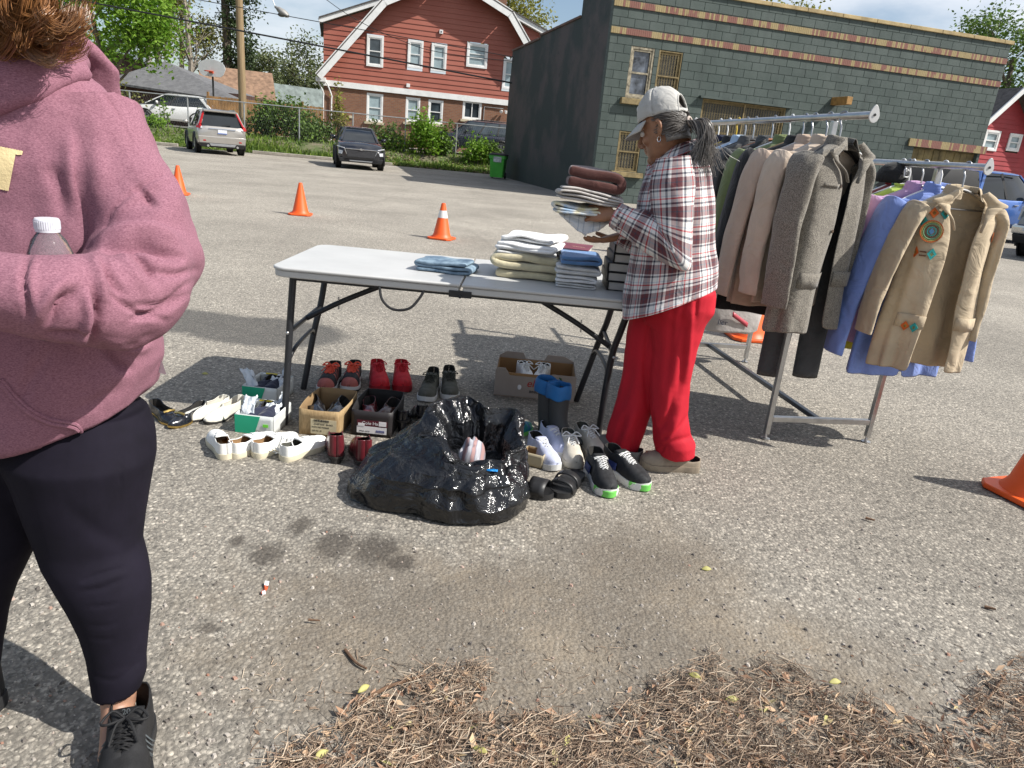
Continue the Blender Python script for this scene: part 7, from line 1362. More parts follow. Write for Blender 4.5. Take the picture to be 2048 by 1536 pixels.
# trousers
m_redp = fabric('red_jersey', (.46, .004, .018), .06, rough=.8, fold=.12, fs=6, sheen=.0); g = MB()
def edges(rows, Y, depth):
    """rings through pairs of silhouette points on the photo's two sides of a leg"""
    R = []
    for i, (y, xa, xb) in enumerate(rows):
        yy = Y(i) if callable(Y) else Y; a, b = D(xa, y-.095*(1325-xa)*0, yy), D(xb, y, yy); c = (a+b)/2; r = (b-a).length/2; dp = r*depth; R.append((c, r, dp))
    return R
def leg_loft(rows, Y, depth, seed, n=32, amp=.012):
    out = []
    R = edges(rows, Y, depth); S_ = []
    for i in range(len(R)-1):
        for k_ in range(5): t = k_/5; S_.append(tuple(lerp(R[i][j], R[i+1][j], t) if j else R[i][0].lerp(R[i+1][0], t) for j in range(3)))
    S_.append(R[-1])
    for i, (c, r, dp) in enumerate(S_):
        q = i/(len(S_)-1); ring = []
        for j in range(n):
            a = 2*pi*j/n; f = 1+amp/.1*(.8*nz((cos(a)*1.2+seed, sin(a)*1.2, q*1.8))+.45*(1-2*abs(nz((cos(a)*1.5, sin(a)*1.5+seed, q*2.6+seed))))-.2)*(.35+.65*min(1, q*1.5)); ring.append(V((c.x+cos(a)*r*f, c.y+sin(a)*dp*f, c.z+.012*nz((cos(a), sin(a), seed))*(q > .95))))
        out.append(ring)
    return out
g.loft(leg_loft([(575, 1290, 1430), (610, 1292, 1424), (650, 1300, 1408), (700, 1306, 1394), (760, 1301, 1380), (820, 1299, 1376), (860, 1304, 1382), (885, 1306, 1392), (908, 1312, 1390)], 2.985, 1.0, 3))
g.loft(leg_loft([(575, 1280, 1400), (620, 1262, 1385), (680, 1252, 1350), (740, 1245, 1328), (800, 1232, 1310), (850, 1216, 1292), (890, 1208, 1280), (918, 1216, 1270)], 3.10, 1.0, 8))
g.loft(leg_loft([(545, 1285, 1428), (575, 1282, 1430), (610, 1280, 1426), (650, 1282, 1404)], 3.04, 1.25, 5)); tro = bake(g.build('trousers', m_redp, pw, remesh=.006, smo=2, sharp=0, disp=((.008, .09),)))
sculpt(tro, [(((1368, 640), (1366, 720), (1356, 800)), -.012, 7), (((1385, 600), (1378, 680), (1372, 760)), .010, 7), (((1345, 600), (1340, 700), (1330, 780)), -.010, 8), (((1372, 590), (1362, 640), (1352, 690)), -.008, 5), (((1395, 588), (1390, 640)), -.008, 5), (((1350, 780), (1338, 830), (1316, 862)), -.012, 7), (((1362, 800), (1350, 850), (1330, 890)), .010, 7), (((1378, 830), (1352, 862), (1322, 880)), -.009, 5), (((1388, 872), (1350, 882), (1318, 890)), -.007, 5), (((1270, 820), (1256, 860), (1236, 905)), .014, 8), (((1250, 830), (1238, 870), (1226, 900)), -.010, 7), (((1285, 840), (1272, 880), (1262, 915)), -.010, 7), (((1296, 650), (1290, 730), (1296, 810)), -.012, 6), (((1265, 680), (1258, 760), (1244, 830)), -.008, 9), (((1320, 905), (1330, 892), (1336, 905)), -.010, 5)])
# clogs
m_clog = mat('taupe_foam', (.30, .245, .18), .7, .15, 18, .1, 80); m_clog2 = mat('grey_foam', (.17, .16, .145), .7, .15, 18)
for c, rz, m, dx in ((Q(1342, 912, 2.985), pi/2+.05, m_clog, 0), (Q(1228, 905, 3.08), pi/2-.5, m_clog2, 0)):
    cl = shoe('clog', None, (c.x, c.y), rz, m, m, L=.275, W=.108, hh=.050, tv=.46, ht=.062, ts=.026, ank=.44, thr=.8, parent=pw, elev=[(0, .034), (.2, .028), (.4, .042), (.5, .060), (.66, .060), (.86, .046), (.95, .030), (1, .012)])
    for k_ in ('label', 'category', 'group'):
        if k_ in cl: del cl[k_]
    g = MB()
    for s in (-1, 1): g.ball((s*.046, -.015, .062), (.006, .011, .011), 10, 6)
    g.build('strap_rivet', m, cl)
# shirt
k = NT('plaid_flannel'); uvn = k.node('UVMap'); uvn.uv_map = 'uv'; uv = k.sep(uvn.outputs[0])
def stripe(c):
    t = k.math('FRACT', k.math('MULTIPLY', c, 1/.108)); W_ = (.74, .72, .70); M_ = (.13, .008, .018); N_ = (.014, .022, .055); R_ = (.62, .02, .035); B_ = (.42, .50, .58)
    return k.ramp(t, [(0, M_), (.14, N_), (.18, M_), (.33, W_), (.38, N_), (.45, W_), (.60, B_), (.63, W_), (.68, R_), (.73, W_), (.84, N_), (.91, W_)], 'CONSTANT')
a_, b_ = stripe(uv[0]), stripe(uv[1]); c_ = k.mix(.36, k.mix(.5, a_, b_), k.mix(1.0, a_, b_, 'MULTIPLY')); c_ = k.mix(k.math('MULTIPLY', k.noise(90, 3), .10), c_, (.45, .42, .42)); k.col(c_); k.set(k.p, Roughness=.92); k.p.inputs['Sheen Weight'].default_value = .2; k.bump(k.noise(500, 2), .2, .001, k.bump(k.noise(11, 4, .5, dist=1), .35, .02)); m_plaid = k.m
def cloth_tube(rows, circ, n=48, sub=5, amp=.012, seed=1, vs=0.0, start=0.0, span=1.0):
    """rows: (centre, axis a, axis b, ra, rb) -> uv-mapped sheet; u in metres round, v in metres along"""
    S_ = []; k_ = len(rows)
    for i in range(k_-1):
        p0, p1, p2, p3 = rows[max(0, i-1)], rows[i], rows[i+1], rows[min(k_-1, i+2)]
        for q in range(sub):
            t = q/sub; cr = lambda a, b, c, d: .5*((2*b)+(c-a)*t+(2*a-5*b+4*c-d)*t*t+(3*b-a-3*c+d)*t**3)
            S_.append((cr(p0[0], p1[0], p2[0], p3[0]), p1[1].lerp(p2[1], t), p1[2].lerp(p2[2], t), cr(p0[3], p1[3], p2[3], p3[3]), cr(p0[4], p1[4], p2[4], p3[4])))
    S_.append(rows[-1]); ln = [0]
    for a, b in zip(S_, S_[1:]): ln.append(ln[-1]+(b[0]-a[0]).length)
    g = MB(); nv = len(S_)-1
    def f(u, v):
        i = round(v*nv); c, a, b, ra, rb = S_[i]; th = 2*pi*(start+u*span); q = v
        d = amp*(1.0*nz((cos(th)*1.6+seed, sin(th)*1.6, ln[i]*6))+.7*(1-2*abs(nz((cos(th)*2.5+seed, sin(th)*2.5, ln[i]*9+seed)))))*(.4+.6*q)
        return c+a*cos(th)*(ra+d)+b*sin(th)*(rb+d)
    g.grid(lambda u, v: f(u, v), n, nv, uv=lambda u, v: (u*span*circ, vs+ln[round(v*nv)])); return g
up_ = V((0, 0, 1))
def trow(y, mid, ra, rb, tilt=0, Y=3.04): a = (f_-up_*tilt).normalized(); return (Q(mid, y, Y), a, l_.copy(), ra, rb)
rows = [trow(303, 1357, .058, .060, .35), trow(312, 1356, .078, .090, .32), trow(326, 1356, .105, .150, .28), trow(350, 1355, .128, .192, .22), trow(400, 1352, .148, .200, .16), trow(470, 1348, .160, .196, .14), trow(530, 1344, .176, .205, .2), trow(580, 1338, .195, .218, .36), trow(606, 1336, .205, .226, .50)]
cloth_tube(rows, 1.24, 64, 6, .016, 2).build('shirt', m_plaid, pw, sharp=0, solid=.003, soff=0, sub=1)
def sleeve(a, e, w, seed, circ=.42):
    d1, d2 = (e-a).normalized(), (w-e).normalized(); s1 = l_.copy(); 
    def row(p, d, r, r2=None): ax = d.cross(s1).normalized(); return (p, ax, s1-d*s1.dot(d)*.0, r, r2 or r)
    R = [row(a+V((0, 0, .035))-d1*.01, d1, .062, .05), row(a+d1*.05, d1, .082, .074), row(a.lerp(e, .5), d1, .080, .076), row(a.lerp(e, .85), (d1*2+d2).normalized(), .082, .076), row(e+(d1-d2)*.012, (d1+d2).normalized(), .088, .074), row(e.lerp(w, .22), (d1+d2*2).normalized(), .076, .072), row(e.lerp(w, .55), d2, .064, .064), row(e.lerp(w, .85), d2, .053, .053), row(w, d2, .046, .046)]
    s_ = cloth_tube(R, circ, 40, 6, .013, seed, .03).build('sleeve', m_plaid, pw, sharp=0, solid=.003, soff=0, sub=1)
    cloth_tube([row(w-d2*.045, d2, .051), row(w-d2*.01, d2, .050), row(w+d2*.014, d2, .047)], .3, 30, 3, .003, seed, .02).build('cuff', m_plaid, s_, sharp=0, solid=.005, soff=0); return s_
sleeve(shL, elL, wrL-dL.normalized()*.01, 4); sleeve(shR, elR, wrR, 9)
cb_ = [(Q(1362, 296, 3.035), (f_-up_*.45).normalized(), l_.copy(), .060, .064), (Q(1362, 290, 3.035), (f_-up_*.45).normalized(), l_.copy(), .066, .070), (Q(1358, 300, 3.035), (f_-up_*.5).normalized(), l_.copy(), .088, .088), (Q(1352, 318, 3.035), (f_-up_*.5).normalized(), l_.copy(), .112, .108)]
cloth_tube(cb_, .5, 40, 4, .004, 3, .01, .06, .88).build('collar', m_plaid, pw, sharp=0, solid=.003)
# hair, cap, ear-ring
m_gh = hair_mat('greying_hair', (.018, .015, .013), (.22, .20, .18)); PX = PH_; rr = random.Random(12)
g = MB(); g.grid(lambda u, v: PX(*(lambda a, z: (sin(a)*.079*(1-.35*max(0, z-.04)/.08), -.012-cos(a)*.088*(1-.4*max(0, z-.04)/.08), z))(lerp(-1.28, 1.28, u), lerp(-.062, .10, v))), 24, 10); g.build('hair', m_gh, pw, sharp=0, solid=.006)
ps = []
for i in range(260):
    s = rr.choice((-1, 1)); a0 = rr.uniform(.3, 1.5+.35*rr.random()); z0 = rr.uniform(-.045+.05*max(0, a0-1.2), .06); a = s*a0
    ps.append([PX(sin(a)*.083, -.012-cos(a)*.088, z0), PX(sin(a*.6)*.088, -.02-cos(a*.6)*.094, z0*.6+rr.gauss(0, .008)), PX(s*.012, -.108, .0+rr.gauss(0, .008))])
hb = V((0, 0, 0))
for i in range(230):
    x, y_ = rr.gauss(0, .014), rr.gauss(0, .014); sp_o = rr.gauss(0, .022); L_ = rr.uniform(.06, .17)
    ps.append([PX(x*.4, -.104, .0+y_*.4), PX(x, -.150+y_, -.012), PX(x*1.5+sp_o*.3, -.168+y_, -.06-.1*L_), PX(x*1.6+sp_o, -.150+y_+sp_o*.5, -.06-L_*.75), PX(x*1.5+sp_o*1.5, -.138+y_+sp_o, -.07-L_)])
strands(pw, 'ponytail', ps, m_gh, .0018, 4)
g = MB(); g.tube([PX(cos(a)*.017, -.116, .0+sin(a)*.017) for a in [2*pi*i/12 for i in range(13)]], .005, 6); g.build('hair_tie', mat('pale_hair_tie', (.50, .42, .36), .7, .1, 20), pw)
m_cap2 = mat('grey_cap_twill', (.46, .45, .42), .9, .08, 12, .3, 350, .001, fold=.3, fs=16)
tl = lambda x, y, z: PX(x, y*cos(.12)-z*sin(.12)*0, z+.035)
g = MB()
def capf(u, v):
    a = 2*pi*u; q = v*pi/2*.985; bk = max(0, -sin(a)); x = cos(a)*.084*cos(q)**.8; y = (sin(a)*(.104 if sin(a) > 0 else .106))*cos(q)**.8-.004
    return tl(x, y, .02+.118*sin(q)+.006*nz((x*30, y*30, 2))-.012*bk*(1-v))
N_u, N_v = 48, 16; vs = [capf(i/N_u, j/N_v) for i in range(N_u+1) for j in range(N_v+1)]; fs = []
for i in range(N_u):
    for j in range(N_v):
        a = 2*pi*(i+.5)/N_u; d = abs(a-1.5*pi)
        if d < .48*(1-(j/6.2)**2)**.5 if j < 6 else False:
            if j >= 1: continue
        fs.append((i*(N_v+1)+j, (i+1)*(N_v+1)+j, (i+1)*(N_v+1)+j+1, i*(N_v+1)+j+1))
g.add(vs, fs); cp_ = g.build('cap', m_cap2, pw, sharp=0, solid=.003)
g = MB(); g.tube([capf((1.5*pi+d)/(2*pi), 6.3/16*(1-(d/.5)**2)**.5 if abs(d) < .5 else .0) for d in [lerp(-.5, .5, i/16) for i in range(17)]], .004, 6); g.build('opening_trim', m_cap2, cp_)
g = MB()
def bill(u, v): a = lerp(.10*pi, .90*pi, u); e = sin((a-.1*pi)/.8); x = cos(a)*(.083+.006*v); y = sin(a)*.103+v*.070*sin(a)**.7; return tl(x, y, .016-.034*v-.24*x*x*8*.35)
g.grid(bill, 20, 6); g.build('bill', m_cap2, cp_, sharp=0, solid=.004)
g = MB(); g.ball(tl(0, 0, .140), .007, 8, 5); g.build('button', m_cap2, cp_)
g = MB(); c = capf(.25, .38); g.ball(c+hf*.003, (.012, .004, .016), 10, 6); g.build('badge', mat('white_stitching', (.66, .66, .65), .8, .1, 90), cp_)
g = MB(); c = PX(.079, -.012, -.036); g.tube([c+V((0, 0, -.006))+f_*cos(a)*.007+V((0, 0, sin(a)*.010)) for a in [2*pi*i/14 for i in range(15)]], .0015, 5); g.build('earring', mat('silver_earring', (.7, .7, .72), .2, .05, 9, metal=1), pw)
# the pile in the hands
AZ = atan2(dL.y, dL.x)+pi
def held(name, lab, px, py, Y, *a, **k_): c = Q(px, py, Y); return folded(name, lab, 'cloth', c, k_.pop('rz', -.05), *a, group='cloth pile in the hands', **k_)
held('brown_towel', 'dark brown towel rolled on top of the held pile', 1180, 381, 3.05, .215, .20, 2, .046, m_brow, 51, amp=.010, sub=2, rot=(0, .10, -.05))
m_gcl = fabric('warm_grey_cotton', (.46, .43, .40), .1); held('folded_trousers', 'folded warm grey cloth under the brown towel', 1176, 404, 3.05, .265, .22, 4, .0125, m_gcl, 52, sub=2, amp=.012, rot=(0, .06, .0))
k = NT('printed_cotton'); k.col(k.ramp(k.noise(16, 3, .6), [(.35, (.28, .42, .58)), (.5, (.62, .62, .58)), (.62, (.60, .55, .33)), (.8, (.66, .66, .62))])); k.set(k.p, Roughness=.9); k.bump(k.noise(12, 4), .5, .01); held('printed_cloth', 'pale blue and yellow printed cloth in the middle of the held pile', 1152, 425, 3.05, .19, .20, 3, .014, k.m, 53, sub=2, amp=.016)
k = NT('quilted_white'); wv = k.node('TexWave'); k.set(wv, Scale=5, Distortion=1.5); k.link(k.tc(), wv.inputs[0]); k.col(k.ramp(wv.outputs['Fac'], [(.55, (.58, .60, .62)), (.72, (.30, .35, .42)), (.82, (.58, .60, .62))])); k.set(k.p, Roughness=.9); m_quilt = k.m
g = MB(); qa, qb, qc = Q(1118, 428, 2.99), Q(1228, 440, 3.0), Q(1172, 478, 2.97)
def qf(u, v):
    tp = qa.lerp(qb, u); bt = qc.lerp(tp, .12+.55*abs(u-.42)); p = tp.lerp(bt, v); return p+V((0, .05*(1-v)*0+.012*nz((u*4, v*3, 2))-.012*sin(u*9)*v, .006*nz((u*7, v*5, 9))))
g.grid(qf, 20, 14); g.grid(lambda u, v: qf(u, 0)+V((0, .13*v, .004*nz((u*6, v*6, 3)))), 20, 6); tag(g.build('quilt', m_quilt, sharp=0, solid=.007, sub=1), 'white and blue-grey quilt drooping below the held pile', 'cloth', 'cloth pile in the hands')
# ---- woman in the pink hoodie, close to the camera
hw_ = thing('person', 'person in a heathered pink hoodie and dark leggings with a bottle under the arm', 'person')
k = NT('heather_pink_fleece'); hn = k.noise(170, 3, .75); mp2 = k.node('Mapping'); mp2.inputs['Scale'].default_value = (1, 1, 3.0); k.link(k.tc(), mp2.inputs[0]); hn = k.noise(230, 3, .8, vec=mp2.outputs[0])
k.col(k.mix(k.ramp(hn, [(.36, 0), (.64, 1)]), (.165, .064, .094), (.312, .148, .190))); k.set(k.p, Roughness=.95); k.bump(k.noise(260, 3, .7), .3, .002, k.bump(k.noise(9, 3, .5, dist=1.0), .15, .03)); m_hood = k.m
cx = D(8, 600, 1.40).x; YC = 1.43
def edge(px, py, Y): return D(px, py, Y).x-cx
EW = edge(306, 735, 1.41); g = MB(); R = []
for z, hwid, dpt, cy in ((1.435, .085, .085, YC+.01), (1.405, .150, .105, YC), (1.365, .215, .125, YC), (1.31, .262, .145, YC-.005), (1.22, .285, .165, YC-.01), (1.10, .300, .180, YC-.015), (.98, EW-.010, .195, YC-.02), (.90, EW+.002, .202, YC-.02), (.83, EW+.006, .202, YC-.02), (.775, EW-.002, .198, YC-.02), (.735, EW-.012, .192, YC-.02), (.722, EW-.03, .180, YC-.02)):
    R.append([V((cx+cos(a)*hwid*(abs(cos(a))**-.12 if abs(cos(a)) > .2 else 1), cy+sin(a)*dpt, z-.050*max(0, -sin(a))*(z < .8)-.02*max(0, -sin(a))*(z < .9)+(.030*max(0, cos(a)) if z < .8 else 0))) for a in [2*pi*i/40 for i in range(40)]])
g.loft(R)
for s in (1, -1):
    m = lambda p: V((cx+(p.x-cx)*s, p.y, p.z)); g.ball(m(D(301, 513, 1.36)), .0945, 20, 14); Sh, S2, El, F1, F2, Wr = D(186, 236, 1.44), D(228, 335, 1.41), D(301, 513, 1.36), D(235, 600, 1.22), D(130, 602, 1.13), D(-25, 580, 1.09 if s == 1 else 1.16)
    if s == -1: F2.z -= .05; Wr.z -= .07
    limb(g, [m(Sh), m(S2), m((S2+El)/2+V((.012, 0, 0))), m(El)], [.098, .092, .090, .092], 22, 6); limb(g, [m(El), m(El.lerp(F1, .5)+V((.01, -.02, -.01))), m(F1), m(F2), m(Wr)], [.092, .092, .086, .080, .068], 22, 6)
    limb(g, [m(Wr), m(Wr+V((-.09*1, -.02, .005)))], [.068, .058], 18, 3)
hoodie = bake(g.build('hoodie', m_hood, hw_, remesh=.006, smo=3, sharp=0, disp=((.030, .22), (.010, .07))))
sculpt(hoodie, [(((140, 270), (142, 340), (150, 410)), .012, 16), (((196, 486), (240, 468), (300, 462), (350, 478)), .022, 12), (((215, 500), (280, 490), (325, 502), (362, 516)), -.026, 9), (((262, 500), (292, 530), (316, 562)), -.016, 7), (((240, 505), (262, 540), (290, 580)), .010, 9), (((205, 520), (222, 556), (246, 590)), -.016, 7), (((186, 510), (198, 550), (212, 600)), .012, 9), (((152, 580), (122, 604), (98, 650)), -.018, 9), (((130, 560), (100, 590), (70, 640)), .010, 10), (((190, 575), (196, 630), (182, 684)), -.020, 8), (((172, 590), (176, 640), (160, 690)), .018, 11), (((95, 668), (140, 672), (186, 664)), -.014, 7), (((262, 640), (320, 622), (384, 585)), -.014, 6), (((270, 612), (330, 606), (386, 560)), -.012, 6), (((215, 585), (270, 622), (330, 640)), -.010, 6), (((300, 540), (350, 548), (392, 540)), -.012, 7), (((285, 400), (300, 385)), -.020, 24), (((332, 345), (268, 380), (225, 420), (207, 470)), -.006, 3), (((340, 352), (276, 388), (233, 426)), .004, 4), (((178, 158), (217, 201), (246, 244), (262, 300)), -.005, 3),
    (((190, 250), (196, 330), (200, 400)), .008, 22), (((206, 695), (240, 730), (262, 738)), -.016, 8), (((225, 690), (268, 700), (300, 690)), .012, 10), (((100, 705), (60, 760), (40, 800)), -.006, 12), (((0, 930), (90, 905), (180, 868), (300, 808)), -.012, 6), (((60, 505), (46, 560), (62, 640)), -.010, 5), (((74, 505), (62, 560), (76, 640)), .006, 5), (((100, 330), (118, 380), (128, 430)), -.008, 14), (((250, 770), (200, 800), (150, 820)), -.006, 12)])
HB = bvh(hoodie)
g = MB()                                             # the hood: a thick fold lying round the neck and down the back
for q, (rad, mn) in enumerate(((.112, .040), (.094, .036))):
    ring = []
    for i in range(37):
        a = lerp(-pi*.5-.42, pi*1.5-.62, i/36)-.0; c = V((cx+cos(a)*rad*1.12, YC+.02+sin(a)*rad*.85, 1.412+.036*sin(a)-.070*max(0, -sin(a))**2+q*.034)); ring.append(c)
    g.tube(ring, [mn*(.55+.45*sin(pi*min(1, max(0, i/36)))) for i in range(37)], 14, flat=1.15)
R = []
for z, w_, y_ in ((1.46, .13, YC+.10), (1.40, .17, YC+.16), (1.30, .16, YC+.19), (1.22, .10, YC+.18)): R.append([V((cx+cos(a)*w_, y_+sin(a)*.05, z)) for a in [2*pi*i/20 for i in range(20)]])
g.loft(R)
for dy, rr_ in ((0, .020), (-22, .026), (-46, .032), (-72, .036)):
    hp = [hit(HB, a, b+dy, .0) for a, b in [tuple(v_)[:2] for v_ in spline([(-150, 208, 0), (-80, 218, 0), (0, 206, 0), (60, 187, 0), (104, 166, 0), (140, 153, 0), (168, 150, 0)], 5)]]; hp = [p for p in hp if p and p.y < YC+.06]
    if len(hp) > 3: g.tube(hp, rr_, 12)
g.build('hood', m_hood, hw_, remesh=.006, smo=5, sharp=0, disp=((.022, .12),))
pr = mat('cream_print', (.68, .55, .30), .7, .08, 30, .3, 200); zt = D(20, 335, 1.28); px_m = .00088
def pr_pt(px, py): p = D(px, py, 1.262); return p
decal(HB, [(-60, 280), (-45, 284), (46, 302), (44, 310), (31, 309), (17, 382), (-26, 373), (-12, 304), (-60, 296)], 1.1, .0022).build('chest_letter', pr, hw_, smooth=True)
for off_, r_ in ((0, .0055), (7, .004)):
    q_ = [hit(HB, a+off_*.3, b-off_, .001) for a, b in [tuple(v_)[:2] for v_ in spline([(2, 766, 0), (30, 800, 0), (62, 828, 0), (100, 846, 0), (140, 853, 0), (156, 862, 0), (166, 886, 0)], 5)]]; g = MB(); g.tube([p for p in q_ if p], r_, 8); g.build('pocket_seam', m_hood, hw_)
# body inside: neck, head, hands, legs, feet as one mesh
hb_ = MB(); hd = V((cx, YC-.01, 1.60)); PHH = head(hb_, hd, (.05, -1, -.05), (0, 0, 1)); limb(hb_, [hd+V((0, .02, -.06)), V((cx, YC+.01, 1.45)), V((cx, YC, 1.36))], [.055, .056, .09], 14); limb(hb_, [V((cx, YC, 1.38)), V((cx, YC-.02, 1.1)), V((cx, YC-.01, .85))], [.10, .16, .18], 18)
for s in (1, -1):
    wr_ = V((cx+s*(D(-60, 575, 1.08).x-cx) if s == 1 else cx+.10, 1.09 if s == 1 else 1.25, D(-60, 575, 1.08).z-(.0 if s == 1 else .03))); hand(hb_, wr_, V((-s, -.05, .02)), V((0, -1, .25)), s, .55, .18)
    limb(hb_, [wr_+V((s*.12, .02, 0)), wr_], [.035, .028], 10, 4)
LEG = [(812, 40, 284), (850, 28, 297), (880, 20, 300), (905, 16, 300), (960, 40, 291), (1030, 62, 281), (1080, 80, 276), (1120, 94, 287), (1165, 118, 295), (1210, 142, 296), (1260, 164, 292), (1310, 178, 288), (1350, 185, 290), (1385, 189, 278)]
YL = lambda i: 1.385-.0*i
Rl = edges(LEG, lambda i: lerp(1.40, 1.245, i/(len(LEG)-1)), .95)
RSH = lambda z: lerp(.19, .03, min(1, max(0, z/.8)))
for s in (1, -1):
    cm = lambda c: V((cx+(c.x-cx)*s+(RSH(c.z) if s < 0 else 0), c.y+(.0 if s > 0 else .02), c.z)); limb(hb_, [cm(Rl[0][0])+V((0, 0, .05)), cm(Rl[6][0]), cm(Rl[9][0]), cm(Rl[12][0]), cm(Rl[13][0])+V((0, 0, -.03))], [.08, .060, .050, .036, .036], 14); a = cm(Rl[13][0]); limb(hb_, [a+V((0, .02, .02)), a+V((.004*s, -.005, -.03)), a+V((.045*s, -.12, -.062))], [.034, .034, .022], 10)
hb_.build('body', m_skin2, hw_, remesh=.005, smo=3, sharp=0); face_bits(hw_, PHH)
m_legg = mat('dark_stretch_leggings', (.0085, .0068, .0135), .85, .2, 9, .1, 300, .001, spec=.22); g = MB()
for s in (1, -1):
    rings = []
    for i in range((len(Rl)-1)*4+1):
        t = i/4; a = min(len(Rl)-2, int(t)); f = t-a; c = Rl[a][0].lerp(Rl[a+1][0], f); r = lerp(Rl[a][1], Rl[a+1][1], f); dp = lerp(Rl[a][2], Rl[a+1][2], f)*.88
        c = V((cx+(c.x-cx)*s+(RSH(c.z) if s < 0 else 0), c.y+(.02 if s < 0 else 0), c.z)); kw_ = .0
        if t > 11.6: c.z += .0
        rings.append([V((c.x+cos(th)*(r+kw_*(.6+.4*cos(th*2))), c.y+sin(th)*(dp+kw_), c.z+(.012*cos(th) if t > 11 else 0))) for th in [2*pi*j/36 for j in range(36)]])
    g.loft(rings)
g.loft([[V((cx+cos(a)*w_, YC-.02+sin(a)*d_, z)) for a in [2*pi*i/36 for i in range(36)]] for z, w_, d_ in ((.92, .24, .15), (.84, EW-.05, .165), (.72, EW-.05, .155), (.62, .18, .11))]); leg_ = bake(g.build('leggings', m_legg, hw_, remesh=.006, smo=3, sharp=0))
sculpt(leg_, [(((165, 1162), (195, 1150), (245, 1135)), -.0035, 4), (((162, 1172), (200, 1163), (250, 1145)), .0025, 4), (((160, 1184), (200, 1178), (250, 1158)), -.0035, 4), (((172, 1214), (210, 1212), (238, 1206)), -.003, 3.5), (((176, 1252), (210, 1252), (236, 1246)), -.003, 3.5), (((180, 1278), (215, 1280), (232, 1274)), -.0025, 3), (((186, 1352), (230, 1360), (282, 1322)), -.003, 4), (((130, 1010), (190, 1060), (250, 1090)), -.003, 16), (((245, 905), (240, 1000)), -.003, 2)])
m_run = mat('black_knit_runner', (.012, .012, .013), .75, .3, 40, .5, 320, .002); m_runs = mat('dark_foam_sole', (.022, .022, .023), .7, .2, 20); m_gl = mat('grey_overlay', (.075, .085, .09), .5, .1, 20)
for s, (px, py, rz) in ((1, (256, 1546, pi+.36)), (-1, (-70, 1440, pi-.2))):
    c = G(px, py) if s > 0 else V((2*cx-Rl[13][0].x+RSH(.08)-.03, 1.175, 0)); cl = shoe('running_shoe', None, (c.x, c.y), rz, m_run, m_runs, L=.285, W=.108, hh=.085, tv=.62, ht=.058, ts=.03, ank=.36, thr=.40, lace=m_run, nl=6, tongue=m_run, parent=hw_)
    for k_ in ('label', 'category', 'group'):
        if k_ in cl: del cl[k_]
    g = MB()
    for q in (-1, 1):
        g = MB()
        for dy in (0, .012, .024): g.tube(spline([(q*.049, -.03+dy, .045), (q*.047, -.015+dy, .062), (q*.036, -.012+dy, .082)], 4), .0022, 5)
        g.tube(spline([(q*.049, .005, .04), (q*.036, .02, .073), (q*.02, .035, .084)], 4), .003, 5); g.build('side_overlay', m_gl, cl)
    pass
    text('20', .016, 'lettering', m_gl, cl, (.0, -.040, .125), (-1, 0, 0), (0, -.5, 1), .0006)
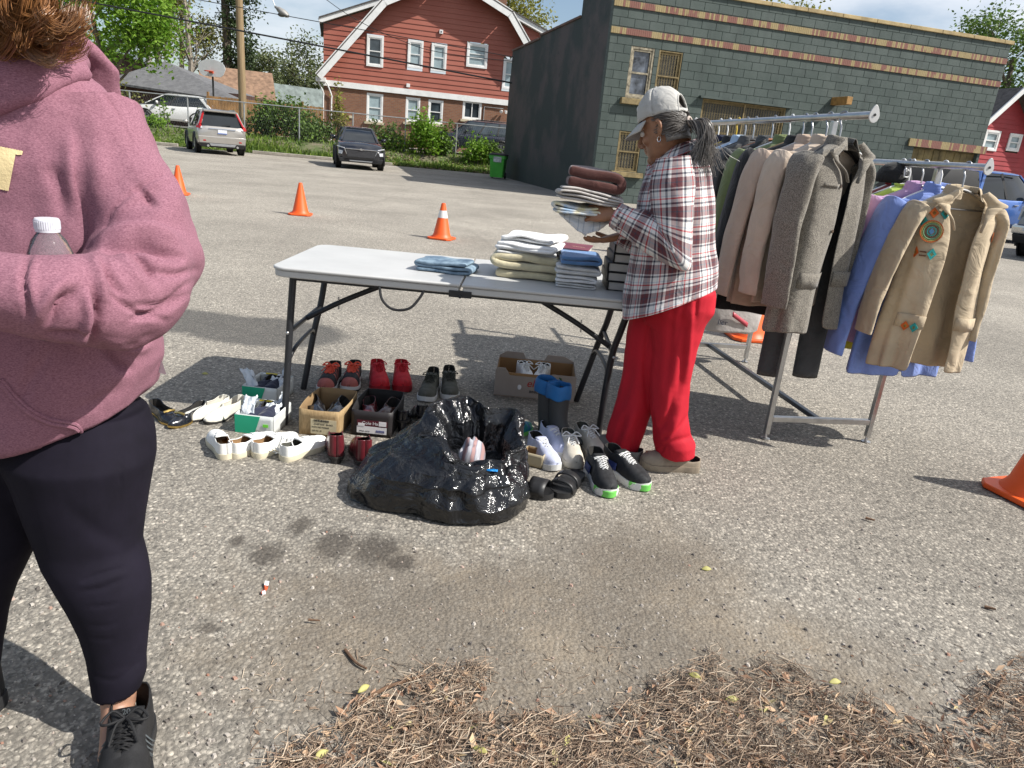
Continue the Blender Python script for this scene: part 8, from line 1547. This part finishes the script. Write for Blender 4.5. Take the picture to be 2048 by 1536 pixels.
# hair falling over the shoulder
m_aub = hair_mat('auburn_hair', (.040, .015, .006), (.36, .165, .06)); rr = random.Random(21); ps = []
g = MB(); g.grid(lambda u, v: PHH(sin(lerp(-2.35, 2.35, u))*.094*cos(lerp(-.6, 1.45, v))**.35, -.02-cos(lerp(-2.35, 2.35, u))*.11*cos(lerp(-.6, 1.45, v))**.35, .03+.115*sin(lerp(-.6, 1.45, v))), 24, 10); g.build('hair_cap', m_aub, hw_, sharp=0, solid=.01)
for i in range(84):
    s = 1 if i < 66 else -1; a = rr.uniform(.35, 2.25); top_ = PHH(s*sin(a)*.098, -.02-cos(a)*.114, rr.uniform(-.03, .09)); e_ = (rr.uniform(-40, 165), rr.uniform(20, 112)); yy = rr.uniform(1.26, 1.40)
    m1 = (rr.uniform(-20, 105), rr.uniform(-70, 10)); m2 = (lerp(m1[0], e_[0], .35)-rr.uniform(0, 40), lerp(m1[1], e_[1], .75)+rr.uniform(0, 18)); m3 = (lerp(m2[0], e_[0], .6), e_[1]+rr.uniform(4, 18))
    mir = lambda p: p if s == 1 else V((2*cx-p.x, p.y, p.z))
    gd = [top_]+[mir(D(*q_, yy+rr.gauss(0, .01))) for q_ in (m1, m2, m3, e_)]+[mir(D(e_[0]+rr.uniform(4, 16), e_[1]-rr.uniform(6, 22), yy))]
    for j in range(44):
        o_ = V((rr.gauss(0, .007), rr.gauss(0, .007), rr.gauss(0, .007))); fr = rr.gauss(1, .25)
        ps.append([p+o_*(.55+.10*q_*fr)+V((rr.gauss(0, .0009), rr.gauss(0, .0009), rr.gauss(0, .0009))) for q_, p in enumerate(gd)])
strands(hw_, 'hair_strands', ps, m_aub, .0009, 3)
# bottle held behind the forearm, and the white sheet at the far hip
bo = D(100, 500, 1.20); bt = thing('water_bottle', 'clear water bottle with a white cap tucked behind the forearm of the hoodie', 'bottle', (bo.x, bo.y, bo.z-.155)); k = NT('clear_plastic'); k.set(k.p, Base_Color=(.9, .93, .95), Roughness=.06, IOR=1.35); k.p.inputs['Transmission Weight'].default_value = .92; k.bump(k.noise(25, 3), .3, .01)
g = MB(); g.lathe([(.002, 0), (.033, .002), (.036, .012), (.034, .05), (.036, .09), (.036, .13), (.034, .15), (.026, .172), (.016, .186), (.0145, .196)], 30, caps=(True, True)); g.build('bottle_body', k.m, bt)
g = MB(); g.lathe([(.0185, .186), (.019, .190), (.019, .206), (.0175, .2085), (.002, .2088)], 36); cpb = g.build('bottle_cap', mat('white_bottle_cap', (.66, .67, .72), .35, .04, 30), bt, sharp=30); g = MB()
for i in range(36): a = 2*pi*i/36; g.box((cos(a)*.0190, sin(a)*.0190, .198), (.0014, .0014, .013), (0, 0, a))
g.build('cap_ribs', mat('white_bottle_cap', (.66, .67, .72), .35, .04, 30), cpb, smooth=False)
a, b = D(296, 640, 1.47), D(332, 748, 1.44); g = MB(); g.bar(a, b, .30, .004, up=(.0, .0, 1)); sh_ = MB(); ax = (b-a).normalized(); wdir = V((-.75, .3, 0)).normalized()
sh_.add([a, b, b+wdir*.2, a+wdir*.2]+[q+V((.003, -.004, 0)) for q in (a, b, b+wdir*.2, a+wdir*.2)], [(0, 1, 2, 3), (7, 6, 5, 4), (0, 4, 5, 1), (1, 5, 6, 2), (2, 6, 7, 3), (3, 7, 4, 0)]); tag(sh_.build('paper_sheet', mat('white_card', (.76, .77, .78), .7, .03, 9), smooth=False), 'white card edge showing beside the hip of the pink hoodie', 'paper')
